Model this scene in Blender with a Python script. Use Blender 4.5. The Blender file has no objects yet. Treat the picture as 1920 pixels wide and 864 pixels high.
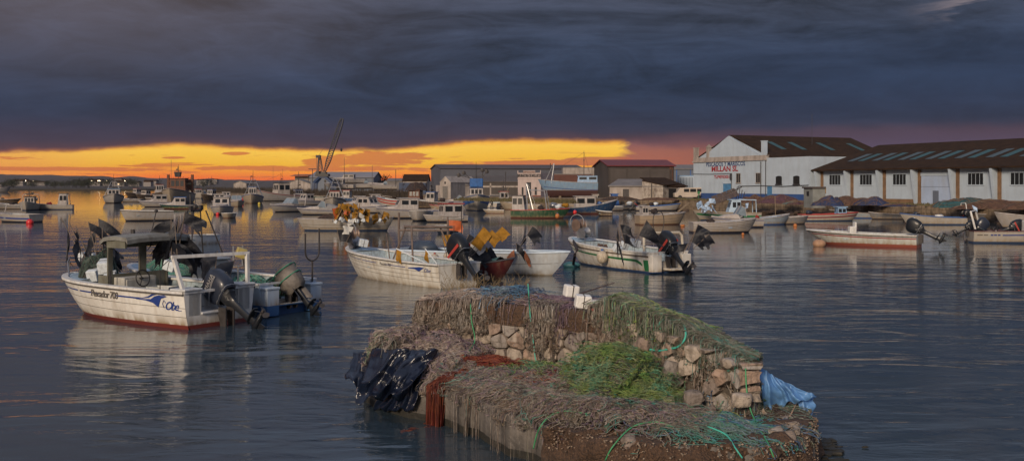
import bpy, math, random
import numpy as np
from mathutils import Vector, Matrix, noise as mnoise
random.seed(7); RNG = np.random.default_rng(7)
SC = bpy.context.scene
COL = SC.collection
PI = math.pi
R = math.radians
CAMH, FPX, HOR = 3.5, 1900.0, 347.0      # eye height in metres, focal length in photo pixels, horizon row

def W(px, py, d):                         # a point of the place seen at photo pixel (px,py), d metres ahead
    return Vector(((px-960)*d/FPX, d, CAMH-(py-HOR)*d/FPX))
def G(px, py, z=0.0):                     # the point at height z seen at that pixel
    d = (CAMH-z)*FPX/(py-HOR)
    return Vector(((px-960)*d/FPX, d, z))

# ---------------------------------------------------------------- materials
def srgb(r, g, b):
    f = lambda c: c/12.92/255 if c/255 <= .04045 else ((c/255+.055)/1.055)**2.4
    return (f(r), f(g), f(b))
MATS = {}
def nn(nt, t, **kw):
    n = nt.nodes.new(t)
    for k, v in kw.items(): setattr(n, k, v)
    return n
def mat(name, col, rough=.6, metal=0., var=.25, scale=3., bump=.0, bscale=None, col2=None, stain=None, stain_amt=.5,
        boot=None, boot_z=.05, emit=None, alpha=None, spec=.5, stretch=(1,1,1), island=None, trans=0., coat=0., imix=1.):
    """procedural surface: base colour broken up by noise, optional stains, an antifouling band below boot_z"""
    if name in MATS: return MATS[name]
    m = bpy.data.materials.new(name); m.use_nodes = True
    nt = m.node_tree; L = nt.links.new
    p = nt.nodes['Principled BSDF']
    p.inputs['Roughness'].default_value = rough
    p.inputs['Metallic'].default_value = metal
    p.inputs['Specular IOR Level'].default_value = spec
    if coat: p.inputs['Coat Weight'].default_value = coat
    if trans: p.inputs['Transmission Weight'].default_value = trans
    tc = nn(nt, 'ShaderNodeTexCoord'); mp = nn(nt, 'ShaderNodeMapping')
    mp.inputs['Scale'].default_value = stretch
    L(tc.outputs['Object'], mp.inputs['Vector'])
    nz = nn(nt, 'ShaderNodeTexNoise'); nz.inputs['Scale'].default_value = scale
    nz.inputs['Detail'].default_value = 6; nz.inputs['Roughness'].default_value = .65
    L(mp.outputs[0], nz.inputs['Vector'])
    c2 = col2 if col2 else tuple(c*(1-var) for c in col)
    c1 = col if col2 else tuple(min(1, c*(1+var*.4)) for c in col)
    rmp = nn(nt, 'ShaderNodeValToRGB')
    rmp.color_ramp.elements[0].position = .33; rmp.color_ramp.elements[1].position = .67
    rmp.color_ramp.elements[0].color = (*c2, 1); rmp.color_ramp.elements[1].color = (*c1, 1)
    L(nz.outputs['Fac'], rmp.inputs['Fac'])
    out = rmp.outputs['Color']
    if island:
        gi = nn(nt, 'ShaderNodeNewGeometry'); r2 = nn(nt, 'ShaderNodeValToRGB')
        els = r2.color_ramp.elements
        for i, c in enumerate(island):
            pos = i/max(1, len(island)-1)
            e = els[i] if i < 2 else els.new(pos)
            e.position = pos; e.color = (*c, 1)
        for i, e in enumerate(sorted(els, key=lambda e: e.position)): pass
        # (colours are handed out in order of position)
        for i, e in enumerate(els): e.position = i/max(1, len(island)-1); e.color = (*island[i], 1)
        nlow = nn(nt, 'ShaderNodeTexNoise'); nlow.inputs['Scale'].default_value = 2.6; nlow.inputs['Detail'].default_value = 3; L(tc.outputs['Object'], nlow.inputs['Vector'])
        mrl = nn(nt, 'ShaderNodeMapRange'); mrl.inputs['From Min'].default_value = .34; mrl.inputs['From Max'].default_value = .66; mrl.inputs['To Max'].default_value = 1-imix; L(nlow.outputs['Fac'], mrl.inputs['Value'])
        mad = nn(nt, 'ShaderNodeMath', operation='MULTIPLY_ADD'); L(gi.outputs['Random Per Island'], mad.inputs[0]); mad.inputs[1].default_value = imix; L(mrl.outputs[0], mad.inputs[2])
        L(mad.outputs[0], r2.inputs['Fac'])
        mx = nn(nt, 'ShaderNodeMix', data_type='RGBA', blend_type='MULTIPLY'); mx.inputs[0].default_value = .8
        L(r2.outputs['Color'], mx.inputs[6])
        r3 = nn(nt, 'ShaderNodeMapRange'); r3.inputs['To Min'].default_value = .45; r3.inputs['To Max'].default_value = 1.3
        L(nz.outputs['Fac'], r3.inputs['Value']); L(r3.outputs[0], mx.inputs[7]); out = mx.outputs[2]
    if stain:
        n2 = nn(nt, 'ShaderNodeTexNoise'); n2.inputs['Scale'].default_value = scale*1.7; n2.inputs['Detail'].default_value = 8
        m2 = nn(nt, 'ShaderNodeMapping'); m2.inputs['Scale'].default_value = (1.6, 1.6, .35)
        L(tc.outputs['Object'], m2.inputs['Vector']); L(m2.outputs[0], n2.inputs['Vector'])
        rr = nn(nt, 'ShaderNodeMapRange'); rr.inputs['From Min'].default_value = .45; rr.inputs['From Max'].default_value = .75
        rr.inputs['To Max'].default_value = stain_amt
        L(n2.outputs['Fac'], rr.inputs['Value'])
        fac = rr.outputs[0]
        if boot is not None:                    # grime collects in a line above the water
            sx = nn(nt, 'ShaderNodeSeparateXYZ'); L(tc.outputs['Object'], sx.inputs[0])
            r4 = nn(nt, 'ShaderNodeMapRange'); r4.inputs['From Min'].default_value = boot_z+.42; r4.inputs['From Max'].default_value = boot_z
            L(sx.outputs['Z'], r4.inputs['Value'])
            pw = nn(nt, 'ShaderNodeMath', operation='POWER'); pw.inputs[1].default_value = 2.2; L(r4.outputs[0], pw.inputs[0])
            ml = nn(nt, 'ShaderNodeMath', operation='MULTIPLY'); L(pw.outputs[0], ml.inputs[0])
            n5 = nn(nt, 'ShaderNodeMapRange'); n5.inputs['From Min'].default_value = .3; n5.inputs['From Max'].default_value = .6
            L(n2.outputs['Fac'], n5.inputs['Value']); L(n5.outputs[0], ml.inputs[1])
            mm = nn(nt, 'ShaderNodeMath', operation='MAXIMUM'); L(ml.outputs[0], mm.inputs[0]); L(fac, mm.inputs[1]); fac = mm.outputs[0]
        mx = nn(nt, 'ShaderNodeMix', data_type='RGBA'); L(fac, mx.inputs[0]); L(out, mx.inputs[6])
        mx.inputs[7].default_value = (*stain, 1); out = mx.outputs[2]
    if boot is not None:
        sx = nn(nt, 'ShaderNodeSeparateXYZ'); L(tc.outputs['Object'], sx.inputs[0])
        gt = nn(nt, 'ShaderNodeMath', operation='LESS_THAN'); gt.inputs[1].default_value = boot_z
        L(sx.outputs['Z'], gt.inputs[0])
        mx = nn(nt, 'ShaderNodeMix', data_type='RGBA'); L(gt.outputs[0], mx.inputs[0]); L(out, mx.inputs[6])
        mx.inputs[7].default_value = (*boot, 1); out = mx.outputs[2]
    L(out, p.inputs['Base Color'])
    if bump:
        b = nn(nt, 'ShaderNodeBump'); b.inputs['Strength'].default_value = min(1, bump); b.inputs['Distance'].default_value = .03 if bump <= 1 else .03*bump
        if bscale:
            n3 = nn(nt, 'ShaderNodeTexNoise'); n3.inputs['Scale'].default_value = bscale; n3.inputs['Detail'].default_value = 5
            L(mp.outputs[0], n3.inputs['Vector']); L(n3.outputs['Fac'], b.inputs['Height'])
        else: L(nz.outputs['Fac'], b.inputs['Height'])
        L(b.outputs[0], p.inputs['Normal'])
    if emit:
        p.inputs['Emission Color'].default_value = (*emit[0], 1); p.inputs['Emission Strength'].default_value = emit[1]
    if alpha is not None: p.inputs['Alpha'].default_value = alpha
    MATS[name] = m
    return m

# ---------------------------------------------------------------- mesh building
class MB:
    """collects shapes and links them as ONE mesh object"""
    def __init__(s): s.v = []; s.f = []; s.m = []; s.n = 0
    def add(s, vs, fs, mi=0, M=None):
        if M is not None: vs = [M @ Vector(v) for v in vs]
        s.v.extend([tuple(v) for v in vs]); s.f.extend([tuple(i+s.n for i in f) for f in fs]); s.m.extend([mi]*len(fs)); s.n += len(vs); return s
    def box(s, c, size, rot=None, mi=0, taper=(1, 1)):
        hx, hy, hz = size[0]/2, size[1]/2, size[2]/2
        vs = []
        for z, t in ((-hz, (1, 1)), (hz, taper)):
            for x, y in ((-hx, -hy), (hx, -hy), (hx, hy), (-hx, hy)): vs.append(Vector((x*t[0], y*t[1], z)))
        M = Matrix.Translation(Vector(c))
        if rot is not None: M = M @ (rot.to_4x4() if hasattr(rot, 'to_4x4') else Matrix.Rotation(rot, 4, 'Z'))
        return s.add(vs, [(0,3,2,1),(4,5,6,7),(0,1,5,4),(1,2,6,5),(2,3,7,6),(3,0,4,7)], mi, M)
    def b2(s, a, b, mi=0):                # box from corner to corner
        a = Vector(a); b = Vector(b)
        return s.box((a+b)/2, (abs(b.x-a.x), abs(b.y-a.y), abs(b.z-a.z)), mi=mi)
    def tube(s, pts, r, n=6, mi=0, closed=False, caps=True):
        pts = [Vector(p) for p in pts]; K = len(pts)
        rs = r if isinstance(r, (list, tuple)) else [r]*K
        vs = []; up = None
        for i, p in enumerate(pts):
            a = pts[(i-1) % K] if (closed or i) else p
            b = pts[(i+1) % K] if (closed or i < K-1) else p
            t = (b-a)
            if t.length < 1e-9: t = Vector((0, 0, 1))
            t.normalize()
            if up is None: up = Vector((0, 0, 1)) if abs(t.z) < .9 else Vector((1, 0, 0))
            sd = t.cross(up)
            if sd.length < 1e-6: sd = t.cross(Vector((1, .3, 0)))
            sd.normalize(); up = sd.cross(t).normalized()
            for k in range(n):
                an = 2*PI*k/n+PI/n
                vs.append(p+(sd*math.cos(an)+up*math.sin(an))*rs[i])
        fs = []
        for i in range(K if closed else K-1):
            j = (i+1) % K
            for k in range(n):
                l = (k+1) % n; fs.append((i*n+k, i*n+l, j*n+l, j*n+k))
        if caps and not closed:
            fs.append(tuple(range(n))[::-1]); fs.append(tuple((K-1)*n+k for k in range(n)))
        return s.add(vs, fs, mi)
    def grid(s, P, mi=0, flip=False, M=None):   # P[i][j] points
        n, m = len(P), len(P[0]); vs = [p for row in P for p in row]; fs = []
        for i in range(n-1):
            for j in range(m-1):
                q = (i*m+j, (i+1)*m+j, (i+1)*m+j+1, i*m+j+1); fs.append(q[::-1] if flip else q)
        return s.add(vs, fs, mi, M)
    def prism(s, poly, z0, z1, mi=0, M=None):
        n = len(poly); vs = [(x, y, z0) for x, y in poly]+[(x, y, z1) for x, y in poly]
        fs = [tuple(range(n))[::-1], tuple(range(n, 2*n))]+[(i, (i+1) % n, n+(i+1) % n, n+i) for i in range(n)]
        return s.add(vs, fs, mi, M)
    def extr(s, poly, axis, a, b, mi=0, M=None):  # polygon in the plane across axis ('x': (y,z), 'y': (x,z)) drawn out from a to b
        n = len(poly)
        f = (lambda p, t: (t, p[0], p[1])) if axis == 'x' else (lambda p, t: (p[0], t, p[1]))
        vs = [f(p, a) for p in poly]+[f(p, b) for p in poly]
        fs = [tuple(range(n)), tuple(range(n, 2*n))[::-1]]+[(i, n+i, n+(i+1) % n, (i+1) % n) for i in range(n)]
        return s.add(vs, fs, mi, M)
    def ball(s, c, r, n=10, m=7, mi=0, sc=(1, 1, 1), rough=0., seed=0, M=None):
        vs = []; fs = []
        for i in range(m+1):
            th = PI*i/m
            for k in range(n):
                ph = 2*PI*k/n; d = Vector((math.sin(th)*math.cos(ph), math.sin(th)*math.sin(ph), math.cos(th)))
                q = 1+rough*mnoise.noise(d*1.7+Vector((seed*3.1, seed*1.7, 0))) if rough else 1
                vs.append(Vector((d.x*sc[0], d.y*sc[1], d.z*sc[2]))*r*q+Vector(c))
        for i in range(m):
            for k in range(n):
                l = (k+1) % n; fs.append((i*n+k, (i+1)*n+k, (i+1)*n+l, i*n+l))
        return s.add(vs, fs, mi, M)
    def build(s, name, mats, parent=None, smooth=False, M=None, label=None, bevel=0.):
        me = bpy.data.meshes.new(name)
        vs = s.v if M is None else [tuple(M @ Vector(v)) for v in s.v]
        me.from_pydata(vs, [], s.f)
        if not isinstance(mats, (list, tuple)): mats = [mats]
        for m in mats: me.materials.append(m)
        if len(mats) > 1: me.polygons.foreach_set('material_index', s.m)
        if smooth: me.polygons.foreach_set('use_smooth', [True]*len(me.polygons))
        me.validate(); me.update()
        o = bpy.data.objects.new(name, me); COL.objects.link(o)
        if parent is not None: o.parent = parent
        if label: o['label'] = label
        if bevel:
            b = o.modifiers.new('bevel', 'BEVEL'); b.width = bevel; b.segments = 2; b.limit_method = 'ANGLE'; b.angle_limit = R(40)
        if smooth and smooth != 'all':
            try: me.set_sharp_from_angle(angle=R(38))
            except Exception: pass
        return o

def tag(o, label=None, cat=None, group=None, kind=None):
    if label: o['label'] = label
    if cat: o['category'] = cat
    if group: o['group'] = group
    if kind: o['kind'] = kind
    return o
def thing(name, label, cat, loc=(0, 0, 0), rz=0, group=None, kind=None):
    o = bpy.data.objects.new(name, None); COL.objects.link(o); o.empty_display_size = .2
    o.location = loc; o.rotation_euler = (0, 0, rz)
    return tag(o, label, cat, group, kind)
def copy_tree(o, parent=None):
    c = o.copy(); COL.objects.link(c)
    if parent is not None: c.parent = parent
    for ch in [x for x in o.children]: copy_tree(ch, c)
    return c
def text_mesh(body, size=1., shear=0., thick=.0, bold=.0, align='CENTER', spacing=1.):
    cu = bpy.data.curves.new('lettering', 'FONT'); cu.body = body; cu.size = size; cu.shear = shear
    cu.extrude = thick; cu.offset = bold; cu.align_x = align; cu.align_y = 'CENTER'; cu.resolution_u = 3; cu.space_character = spacing
    o = bpy.data.objects.new('lettering', cu); COL.objects.link(o)
    dg = bpy.context.evaluated_depsgraph_get(); dg.update()
    me = bpy.data.meshes.new_from_object(o.evaluated_get(dg))
    vs = [Vector(v.co) for v in me.vertices]; fs = [tuple(p.vertices) for p in me.polygons]
    bpy.data.objects.remove(o); bpy.data.curves.remove(cu); bpy.data.meshes.remove(me)
    return vs, fs

# vectorised value noise
_tab = RNG.random((256, 256))
def vnoise(x, y):
    xi = np.floor(x).astype(int); yi = np.floor(y).astype(int); fx = x-xi; fy = y-yi
    fx = fx*fx*(3-2*fx); fy = fy*fy*(3-2*fy)
    a = _tab[xi & 255, yi & 255]; b = _tab[(xi+1) & 255, yi & 255]; c = _tab[xi & 255, (yi+1) & 255]; d = _tab[(xi+1) & 255, (yi+1) & 255]
    return (a*(1-fx)+b*fx)*(1-fy)+(c*(1-fx)+d*fx)*fy
def fbm(x, y, o=4):
    s = 0; a = .5
    for i in range(o): s = s+a*(vnoise(x*2**i+i*17.3, y*2**i+i*9.1)-.5); a *= .5
    return s
def np_mesh(name, V, F, mats, parent=None, smooth=True, mi=None):
    """V (n,3), F (m,4) or (m,3) arrays -> mesh object"""
    me = bpy.data.meshes.new(name); V = np.ascontiguousarray(V, dtype=np.float32); F = np.ascontiguousarray(F, dtype=np.int32)
    k = F.shape[1]
    me.vertices.add(len(V)); me.vertices.foreach_set('co', V.ravel())
    me.loops.add(F.size); me.loops.foreach_set('vertex_index', F.ravel())
    me.polygons.add(len(F)); me.polygons.foreach_set('loop_start', np.arange(0, F.size, k, dtype=np.int32))
    me.polygons.foreach_set('use_smooth', np.full(len(F), bool(smooth)))
    if not isinstance(mats, (list, tuple)): mats = [mats]
    for m in mats: me.materials.append(m)
    if mi is not None: me.polygons.foreach_set('material_index', np.asarray(mi, dtype=np.int32))
    me.update(calc_edges=True); me.validate()
    o = bpy.data.objects.new(name, me); COL.objects.link(o)
    if parent is not None: o.parent = parent
    return o
def strands_arr(P, r):
    """P (N,K,3) polylines, r (N,) -> three-sided tubes"""
    N, K, _ = P.shape
    T = np.gradient(P, axis=1); T /= np.linalg.norm(T, axis=2, keepdims=True)+1e-9
    up = np.zeros_like(T); up[..., 2] = 1; up[..., 0] = .31; up[..., 1] = .17
    S = np.cross(T, up); S /= np.linalg.norm(S, axis=2, keepdims=True)+1e-9
    U = np.cross(S, T)
    V = np.empty((N, K, 3, 3), dtype=np.float32)
    for k in range(3):
        a = 2*PI*k/3; V[:, :, k, :] = P+(S*math.cos(a)+U*math.sin(a))*r[:, None, None]
    base = (np.arange(N)*K*3)[:, None, None]+(np.arange(K-1)*3)[None, :, None]
    k = np.arange(3)[None, None, :]; l = (k+1) % 3
    F = np.stack([base+k, base+l, base+3+l, base+3+k], axis=-1).reshape(-1, 4)
    return V.reshape(-1, 3), F
# ================================================================ camera
cd = bpy.data.cameras.new('camera'); cam = bpy.data.objects.new('camera', cd); COL.objects.link(cam)
cam.location = (0, 0, CAMH); cam.rotation_euler = (PI/2, 0, 0)
cd.sensor_width = 36; cd.lens = 36*FPX/1920; cd.shift_y = (HOR-432)/1920
cd.clip_start = .1; cd.clip_end = 60000
SC.camera = cam
SC.view_settings.view_transform = 'Standard'; SC.view_settings.look = 'None'
SC.view_settings.gamma = 1; SC.view_settings.exposure = 0
SC.cycles.use_denoising = True
SC.cycles.max_bounces = 6; SC.cycles.diffuse_bounces = 3; SC.cycles.glossy_bounces = 4; SC.cycles.transparent_max_bounces = 12
SC.cycles.sample_clamp_indirect = 4

# ================================================================ sky: a storm deck with a burning strip of sunset below it
wd = bpy.data.worlds.new('World'); SC.world = wd; wd.use_nodes = True
nt = wd.node_tree; nt.nodes.clear(); LK = nt.links.new
def MA(op, a, b=None, c=None, clamp=False):
    n = nn(nt, 'ShaderNodeMath', operation=op, use_clamp=clamp)
    for i, x in enumerate((a, b, c)):
        if x is None: continue
        if isinstance(x, (int, float)): n.inputs[i].default_value = x
        else: LK(x, n.inputs[i])
    return n.outputs[0]
def MR(x, a, b, c=0., d=1., smooth=True):
    n = nn(nt, 'ShaderNodeMapRange', interpolation_type='SMOOTHSTEP' if smooth else 'LINEAR')
    for i, q in enumerate((x, a, b, c, d)):
        if isinstance(q, (int, float)): n.inputs[i].default_value = q
        else: LK(q, n.inputs[i])
    return n.outputs[0]
def MIX(f, a, b, bt='MIX'):
    n = nn(nt, 'ShaderNodeMix', data_type='RGBA', blend_type=bt)
    for i, q in ((0, f), (6, a), (7, b)):
        if isinstance(q, (int, float)): n.inputs[i].default_value = q
        elif isinstance(q, tuple): n.inputs[i].default_value = (*q, 1)
        else: LK(q, n.inputs[i])
    return n.outputs[2]
def NOISE(vec, scale, detail=5, rough=.55, dist=0.):
    n = nn(nt, 'ShaderNodeTexNoise'); n.inputs['Scale'].default_value = scale; n.inputs['Detail'].default_value = detail
    n.inputs['Roughness'].default_value = rough; n.inputs['Distortion'].default_value = dist; LK(vec, n.inputs['Vector']); return n.outputs['Fac']
def COMB(x, y, z=0.):
    n = nn(nt, 'ShaderNodeCombineXYZ')
    for i, q in enumerate((x, y, z)):
        if isinstance(q, (int, float)): n.inputs[i].default_value = q
        else: LK(q, n.inputs[i])
    return n.outputs[0]
def RAMP(x, stops, interp='LINEAR'):
    n = nn(nt, 'ShaderNodeValToRGB'); cr = n.color_ramp; cr.interpolation = interp
    while len(cr.elements) < len(stops): cr.elements.new(.5)
    for i, (p, c) in enumerate(stops): cr.elements[i].position = p
    for i, (p, c) in enumerate(stops): cr.elements[i].color = (*c, 1)
    LK(x, n.inputs[0]); return n.outputs[0]
def AZ(px): return math.atan((px-960)/1900)
def TE(px, py): return (347-py)/1900*math.cos(AZ(px))
tc = nn(nt, 'ShaderNodeTexCoord'); sx = nn(nt, 'ShaderNodeSeparateXYZ'); LK(tc.outputs['Generated'], sx.inputs[0])
X, Y, Z = sx.outputs
hyp = MA('SQRT', MA('ADD', MA('MULTIPLY', X, X), MA('MULTIPLY', Y, Y)))
T = MA('DIVIDE', Z, MA('MAXIMUM', hyp, .001))       # tangent of the elevation
A = MA('ARCTAN2', X, Y)                              # azimuth, 0 ahead, positive right
A01 = MA('ADD', MA('MULTIPLY', A, 1.), .5, clamp=True)   # -0.5..0.5 rad -> 0..1
az_t = COMB(MA('MULTIPLY', A, 1.), MA('MULTIPLY', T, 1.))
# deck colour by elevation, top stops above the view brightened to light the scene
zs = MA('MAXIMUM', Z, .0)
plane = COMB(MA('DIVIDE', X, MA('ADD', zs, .09)), MA('DIVIDE', Y, MA('ADD', zs, .09)))
cl1 = NOISE(plane, .62, 8, .62, .9)
cl2 = NOISE(COMB(MA('MULTIPLY', A, 5.5), MA('MULTIPLY', T, 21.)), 1.9, 7, .66, 1.1)
deck = RAMP(MA('MULTIPLY', T, 2.), [
    (0.00, srgb(66, 60, 80)), (.085, srgb(58, 58, 77)), (.125, srgb(46, 56, 78)), (.20, srgb(42, 55, 79)),
    (.28, srgb(52, 62, 84)), (.37, srgb(64, 69, 86)), (.50, srgb(84, 90, 108)), (.78, (.17, .21, .30)), (1., (.34, .42, .60))])
# variation
vmul = MA('ADD', MA('MULTIPLY', MA('SUBTRACT', cl1, .5), MR(T, .05, .17, .6, 3.8)), MA('MULTIPLY', MA('SUBTRACT', cl2, .5), MR(T, .03, .12, .5, 1.5)))
vmul = MA('MAXIMUM', MA('ADD', vmul, 1.), .35)
deck = MIX(1., deck, COMB(vmul, vmul, vmul), 'MULTIPLY')
# warm grey lifting towards the upper left, blue towards the right
lf = MA('MULTIPLY', MR(A, .05, -.45), MR(T, .05, .17))
deck = MIX(MA('MULTIPLY', lf, .42), deck, srgb(116, 102, 104))
dk = MA('MULTIPLY', MR(A, .05, .30), MA('MULTIPLY', MR(T, .05, .08), MR(T, .155, .12)))
deck = MIX(MA('MULTIPLY', dk, .35), deck, srgb(40, 54, 82))
# thin lit rifts in the upper right
n3 = NOISE(COMB(MA('MULTIPLY', A, 9.), MA('MULTIPLY', T, 42.)), 1.1, 4, .6, .5)
sp = MA('MULTIPLY', MR(n3, .50, .66), MA('MULTIPLY', MR(A, .36, .44), MR(T, .125, .16)))
deck = MIX(MA('MULTIPLY', sp, .7), deck, srgb(150, 136, 140))
# strip of clear sky
fc = nn(nt, 'ShaderNodeFloatCurve'); cu = fc.mapping.curves[0]
edge_px = [(0, 282), (130, 280), (240, 275), (310, 270), (450, 275), (600, 280), (730, 279), (850, 268), (960, 262), (1160, 264), (1300, 262), (1600, 250), (1910, 246)]
pts = [(AZ(x)+.5, TE(x, y)*10) for x, y in edge_px]
cu.points[0].location = (0, pts[0][1]); cu.points[1].location = (1, pts[-1][1])
for p in pts: cu.points.new(*p)
fc.mapping.update(); LK(A01, fc.inputs['Value'])
edge = MA('MULTIPLY', fc.outputs[0], .1)
en = NOISE(COMB(MA('MULTIPLY', A, 14.), MA('MULTIPLY', T, 30.)), 2., 4, .6)
edge = MA('ADD', edge, MA('MULTIPLY', MA('SUBTRACT', en, .5), .0075))
soft = MA('ADD', .0030, MR(A, .09, .2, 0, .012))
below = MR(T, MA('ADD', edge, soft), MA('SUBTRACT', edge, soft))
rel = MA('DIVIDE', T, MA('MAXIMUM', edge, .01))
fire = RAMP(rel, [(0, srgb(204, 84, 50)), (.20, srgb(226, 112, 50)), (.36, srgb(228, 142, 50)), (.56, srgb(226, 172, 56)), (.88, srgb(232, 186, 76)), (1., srgb(224, 150, 60))])
left = RAMP(rel, [(0, srgb(206, 100, 56)), (.25, srgb(220, 136, 64)), (.9, srgb(220, 162, 78)), (1., srgb(170, 100, 70))])
fire = MIX(MR(A, -.34, -.48), fire, left)
salm = RAMP(rel, [(0, srgb(120, 78, 82)), (.3, srgb(160, 96, 76)), (.75, srgb(150, 94, 82)), (1., srgb(112, 80, 88))])
n4 = NOISE(COMB(MA('MULTIPLY', A, 30.), MA('MULTIPLY', T, 90.)), 1., 4, .6, .4)
sfac = MR(MA('ADD', A, MA('MULTIPLY', MA('SUBTRACT', n4, .5), .06)), AZ(1150), AZ(1190))
fire = MIX(sfac, fire, salm)
far = MIX(.0, srgb(86, 74, 94), srgb(86, 74, 94))
fire = MIX(MR(A, AZ(1290), AZ(1480)), fire, far)
# streak clouds in the strip
n5 = NOISE(COMB(MA('MULTIPLY', A, 11.), MA('MULTIPLY', T, 150.)), 1.2, 4, .6, .3)
st = MA('MULTIPLY', MR(n5, .555, .63), MR(T, .036, .024))
def blob(px, py, wx, wy, ns):
    dx = MA('DIVIDE', MA('SUBTRACT', A, AZ(px)), wx/1900); dy = MA('DIVIDE', MA('SUBTRACT', T, TE(px, py)), wy/1900)
    q = MA('ADD', MA('MULTIPLY', dx, dx), MA('MULTIPLY', dy, dy))
    q = MA('ADD', q, MA('MULTIPLY', MA('SUBTRACT', ns, .5), 3.0))
    return MR(q, 1.15, .65)
n6 = NOISE(COMB(MA('MULTIPLY', A, 40.), MA('MULTIPLY', T, 260.)), 1., 3, .6, .3)
for b in ((700, 297, 105, 12), (620, 304, 60, 9), (760, 292, 40, 8), (570, 316, 220, 5), (120, 317, 180, 4), (440, 288, 28, 3), (320, 296, 22, 2.5),
          (1030, 306, 160, 6), (1120, 300, 70, 7)):
    st = MA('MAXIMUM', st, blob(*b, n6))
fire = MIX(MA('MULTIPLY', st, .82), fire, MIX(MR(A, -.2, .1), srgb(190, 104, 62), srgb(168, 92, 74)))
fire = MIX(MR(A, .12, .20, 1., 0.), fire, MIX(1., fire, (1.16, 1.14, 1.1), 'MULTIPLY'))
band = MA('MULTIPLY', below, 1.)
sky = MIX(band, deck, fire)
# dim reddish hem of the deck just above the strip
hem = MA('MULTIPLY', MR(T, MA('ADD', edge, .010), edge), MA('SUBTRACT', 1., band))
sky = MIX(MA('MULTIPLY', hem, MR(A, .3, .0, .25, .35)), sky, srgb(118, 72, 62))
hem2 = MA('MULTIPLY', MR(T, MA('ADD', edge, .045), MA('ADD', edge, .0)), MA('SUBTRACT', 1., band))
sky = MIX(MA('MULTIPLY', hem2, MR(A, .2, -.1, .05, .28)), sky, srgb(90, 70, 78))
# unseen sky behind the viewer, lightened to add fill light on the boats
back = MA('MULTIPLY', MR(Y, .35, -.6), MR(T, .02, .3))
sky = MIX(back, sky, (.29, .31, .40))
nish = nn(nt, 'ShaderNodeTexSky', sky_type='NISHITA'); nish.sun_disc = False; nish.sun_elevation = R(4); nish.sun_rotation = R(-158); nish.dust_density = 3
b1 = nn(nt, 'ShaderNodeBackground'); LK(sky, b1.inputs[0]); b1.inputs[1].default_value = 1.
b2 = nn(nt, 'ShaderNodeBackground'); LK(nish.outputs[0], b2.inputs[0]); b2.inputs[1].default_value = .004
ad = nn(nt, 'ShaderNodeAddShader'); LK(b1.outputs[0], ad.inputs[0]); LK(b2.outputs[0], ad.inputs[1])
wd.cycles.sampling_method = 'MANUAL'; wd.cycles.sample_map_resolution = 512
wo = nn(nt, 'ShaderNodeOutputWorld'); LK(ad.outputs[0], wo.inputs['Surface'])
# soft light from the left, low and warm
ld = bpy.data.lights.new('sun', 'SUN'); ld.energy = 3.3; ld.angle = R(14); ld.color = (1., .80, .60)
lo = bpy.data.objects.new('sun', ld); COL.objects.link(lo)
sd = Vector((-.38, -.92, .36)).normalized()      # towards the sun
lo.rotation_euler = sd.to_track_quat('Z', 'Y').to_euler()

# ================================================================ water
def water_material():
    m = bpy.data.materials.new('harbour_water'); m.use_nodes = True; nt = m.node_tree; L = nt.links.new
    p = nt.nodes['Principled BSDF']
    p.inputs['Base Color'].default_value = (.030, .048, .064, 1); p.inputs['Roughness'].default_value = .055; p.inputs['IOR'].default_value = 1.38
    p.inputs['Specular IOR Level'].default_value = .75
    tc = nn(nt, 'ShaderNodeTexCoord')
    def nz(sc, stretch, det, dist=0., rot=0.):
        mp = nn(nt, 'ShaderNodeMapping'); mp.inputs['Scale'].default_value = stretch; mp.inputs['Rotation'].default_value = (0, 0, rot)
        L(tc.outputs['Object'], mp.inputs['Vector'])
        n = nn(nt, 'ShaderNodeTexNoise'); n.inputs['Scale'].default_value = sc; n.inputs['Detail'].default_value = det; n.inputs['Distortion'].default_value = dist
        n.inputs['Roughness'].default_value = .52
        L(mp.outputs[0], n.inputs['Vector']); return n.outputs['Fac']
    def ma(op, a, b):
        n = nn(nt, 'ShaderNodeMath', operation=op)
        for i, q in enumerate((a, b)):
            if isinstance(q, (int, float)): n.inputs[i].default_value = q
            else: L(q, n.inputs[i])
        return n.outputs[0]
    swell = nz(.42, (.55, 1., 1), 3, .8, .15)       # slow swirls
    rip = nz(2.3, (.42, 1., 1), 5, .9, -.12)        # ripples
    fine = nz(9., (.5, 1., 1), 3, .4, .2)
    patch = nz(.045, (.35, 1., 1), 3, .5)           # calmer and rougher patches
    pm = nn(nt, 'ShaderNodeMapRange'); pm.inputs[1].default_value = .38; pm.inputs[2].default_value = .62; pm.inputs[3].default_value = .15; pm.inputs[4].default_value = 1.35
    L(patch, pm.inputs[0])
    h = ma('ADD', ma('MULTIPLY', swell, .30), ma('MULTIPLY', ma('ADD', ma('MULTIPLY', rip, .065), ma('MULTIPLY', fine, .007)), pm.outputs[0]))
    # the water lies down with distance (the far basin is sheltered and seen at a graze)
    b = nn(nt, 'ShaderNodeBump'); b.inputs['Strength'].default_value = 1.; b.inputs['Distance'].default_value = WAVE; L(h, b.inputs['Height'])
    sx = nn(nt, 'ShaderNodeSeparateXYZ'); L(tc.outputs['Object'], sx.inputs[0])
    dm = nn(nt, 'ShaderNodeMapRange'); dm.inputs[1].default_value = 20; dm.inputs[2].default_value = 58; dm.inputs[3].default_value = 1.; dm.inputs[4].default_value = .30
    L(sx.outputs['Y'], dm.inputs[0])
    d2 = nn(nt, 'ShaderNodeMapRange'); d2.inputs[1].default_value = 58; d2.inputs[2].default_value = 100; d2.inputs[3].default_value = 1.; d2.inputs[4].default_value = .35
    L(sx.outputs['Y'], d2.inputs[0]); L(ma('MULTIPLY', dm.outputs[0], d2.outputs[0]), b.inputs['Strength'])
    L(b.outputs[0], p.inputs['Normal'])
    return m
WAVE = .34
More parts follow.
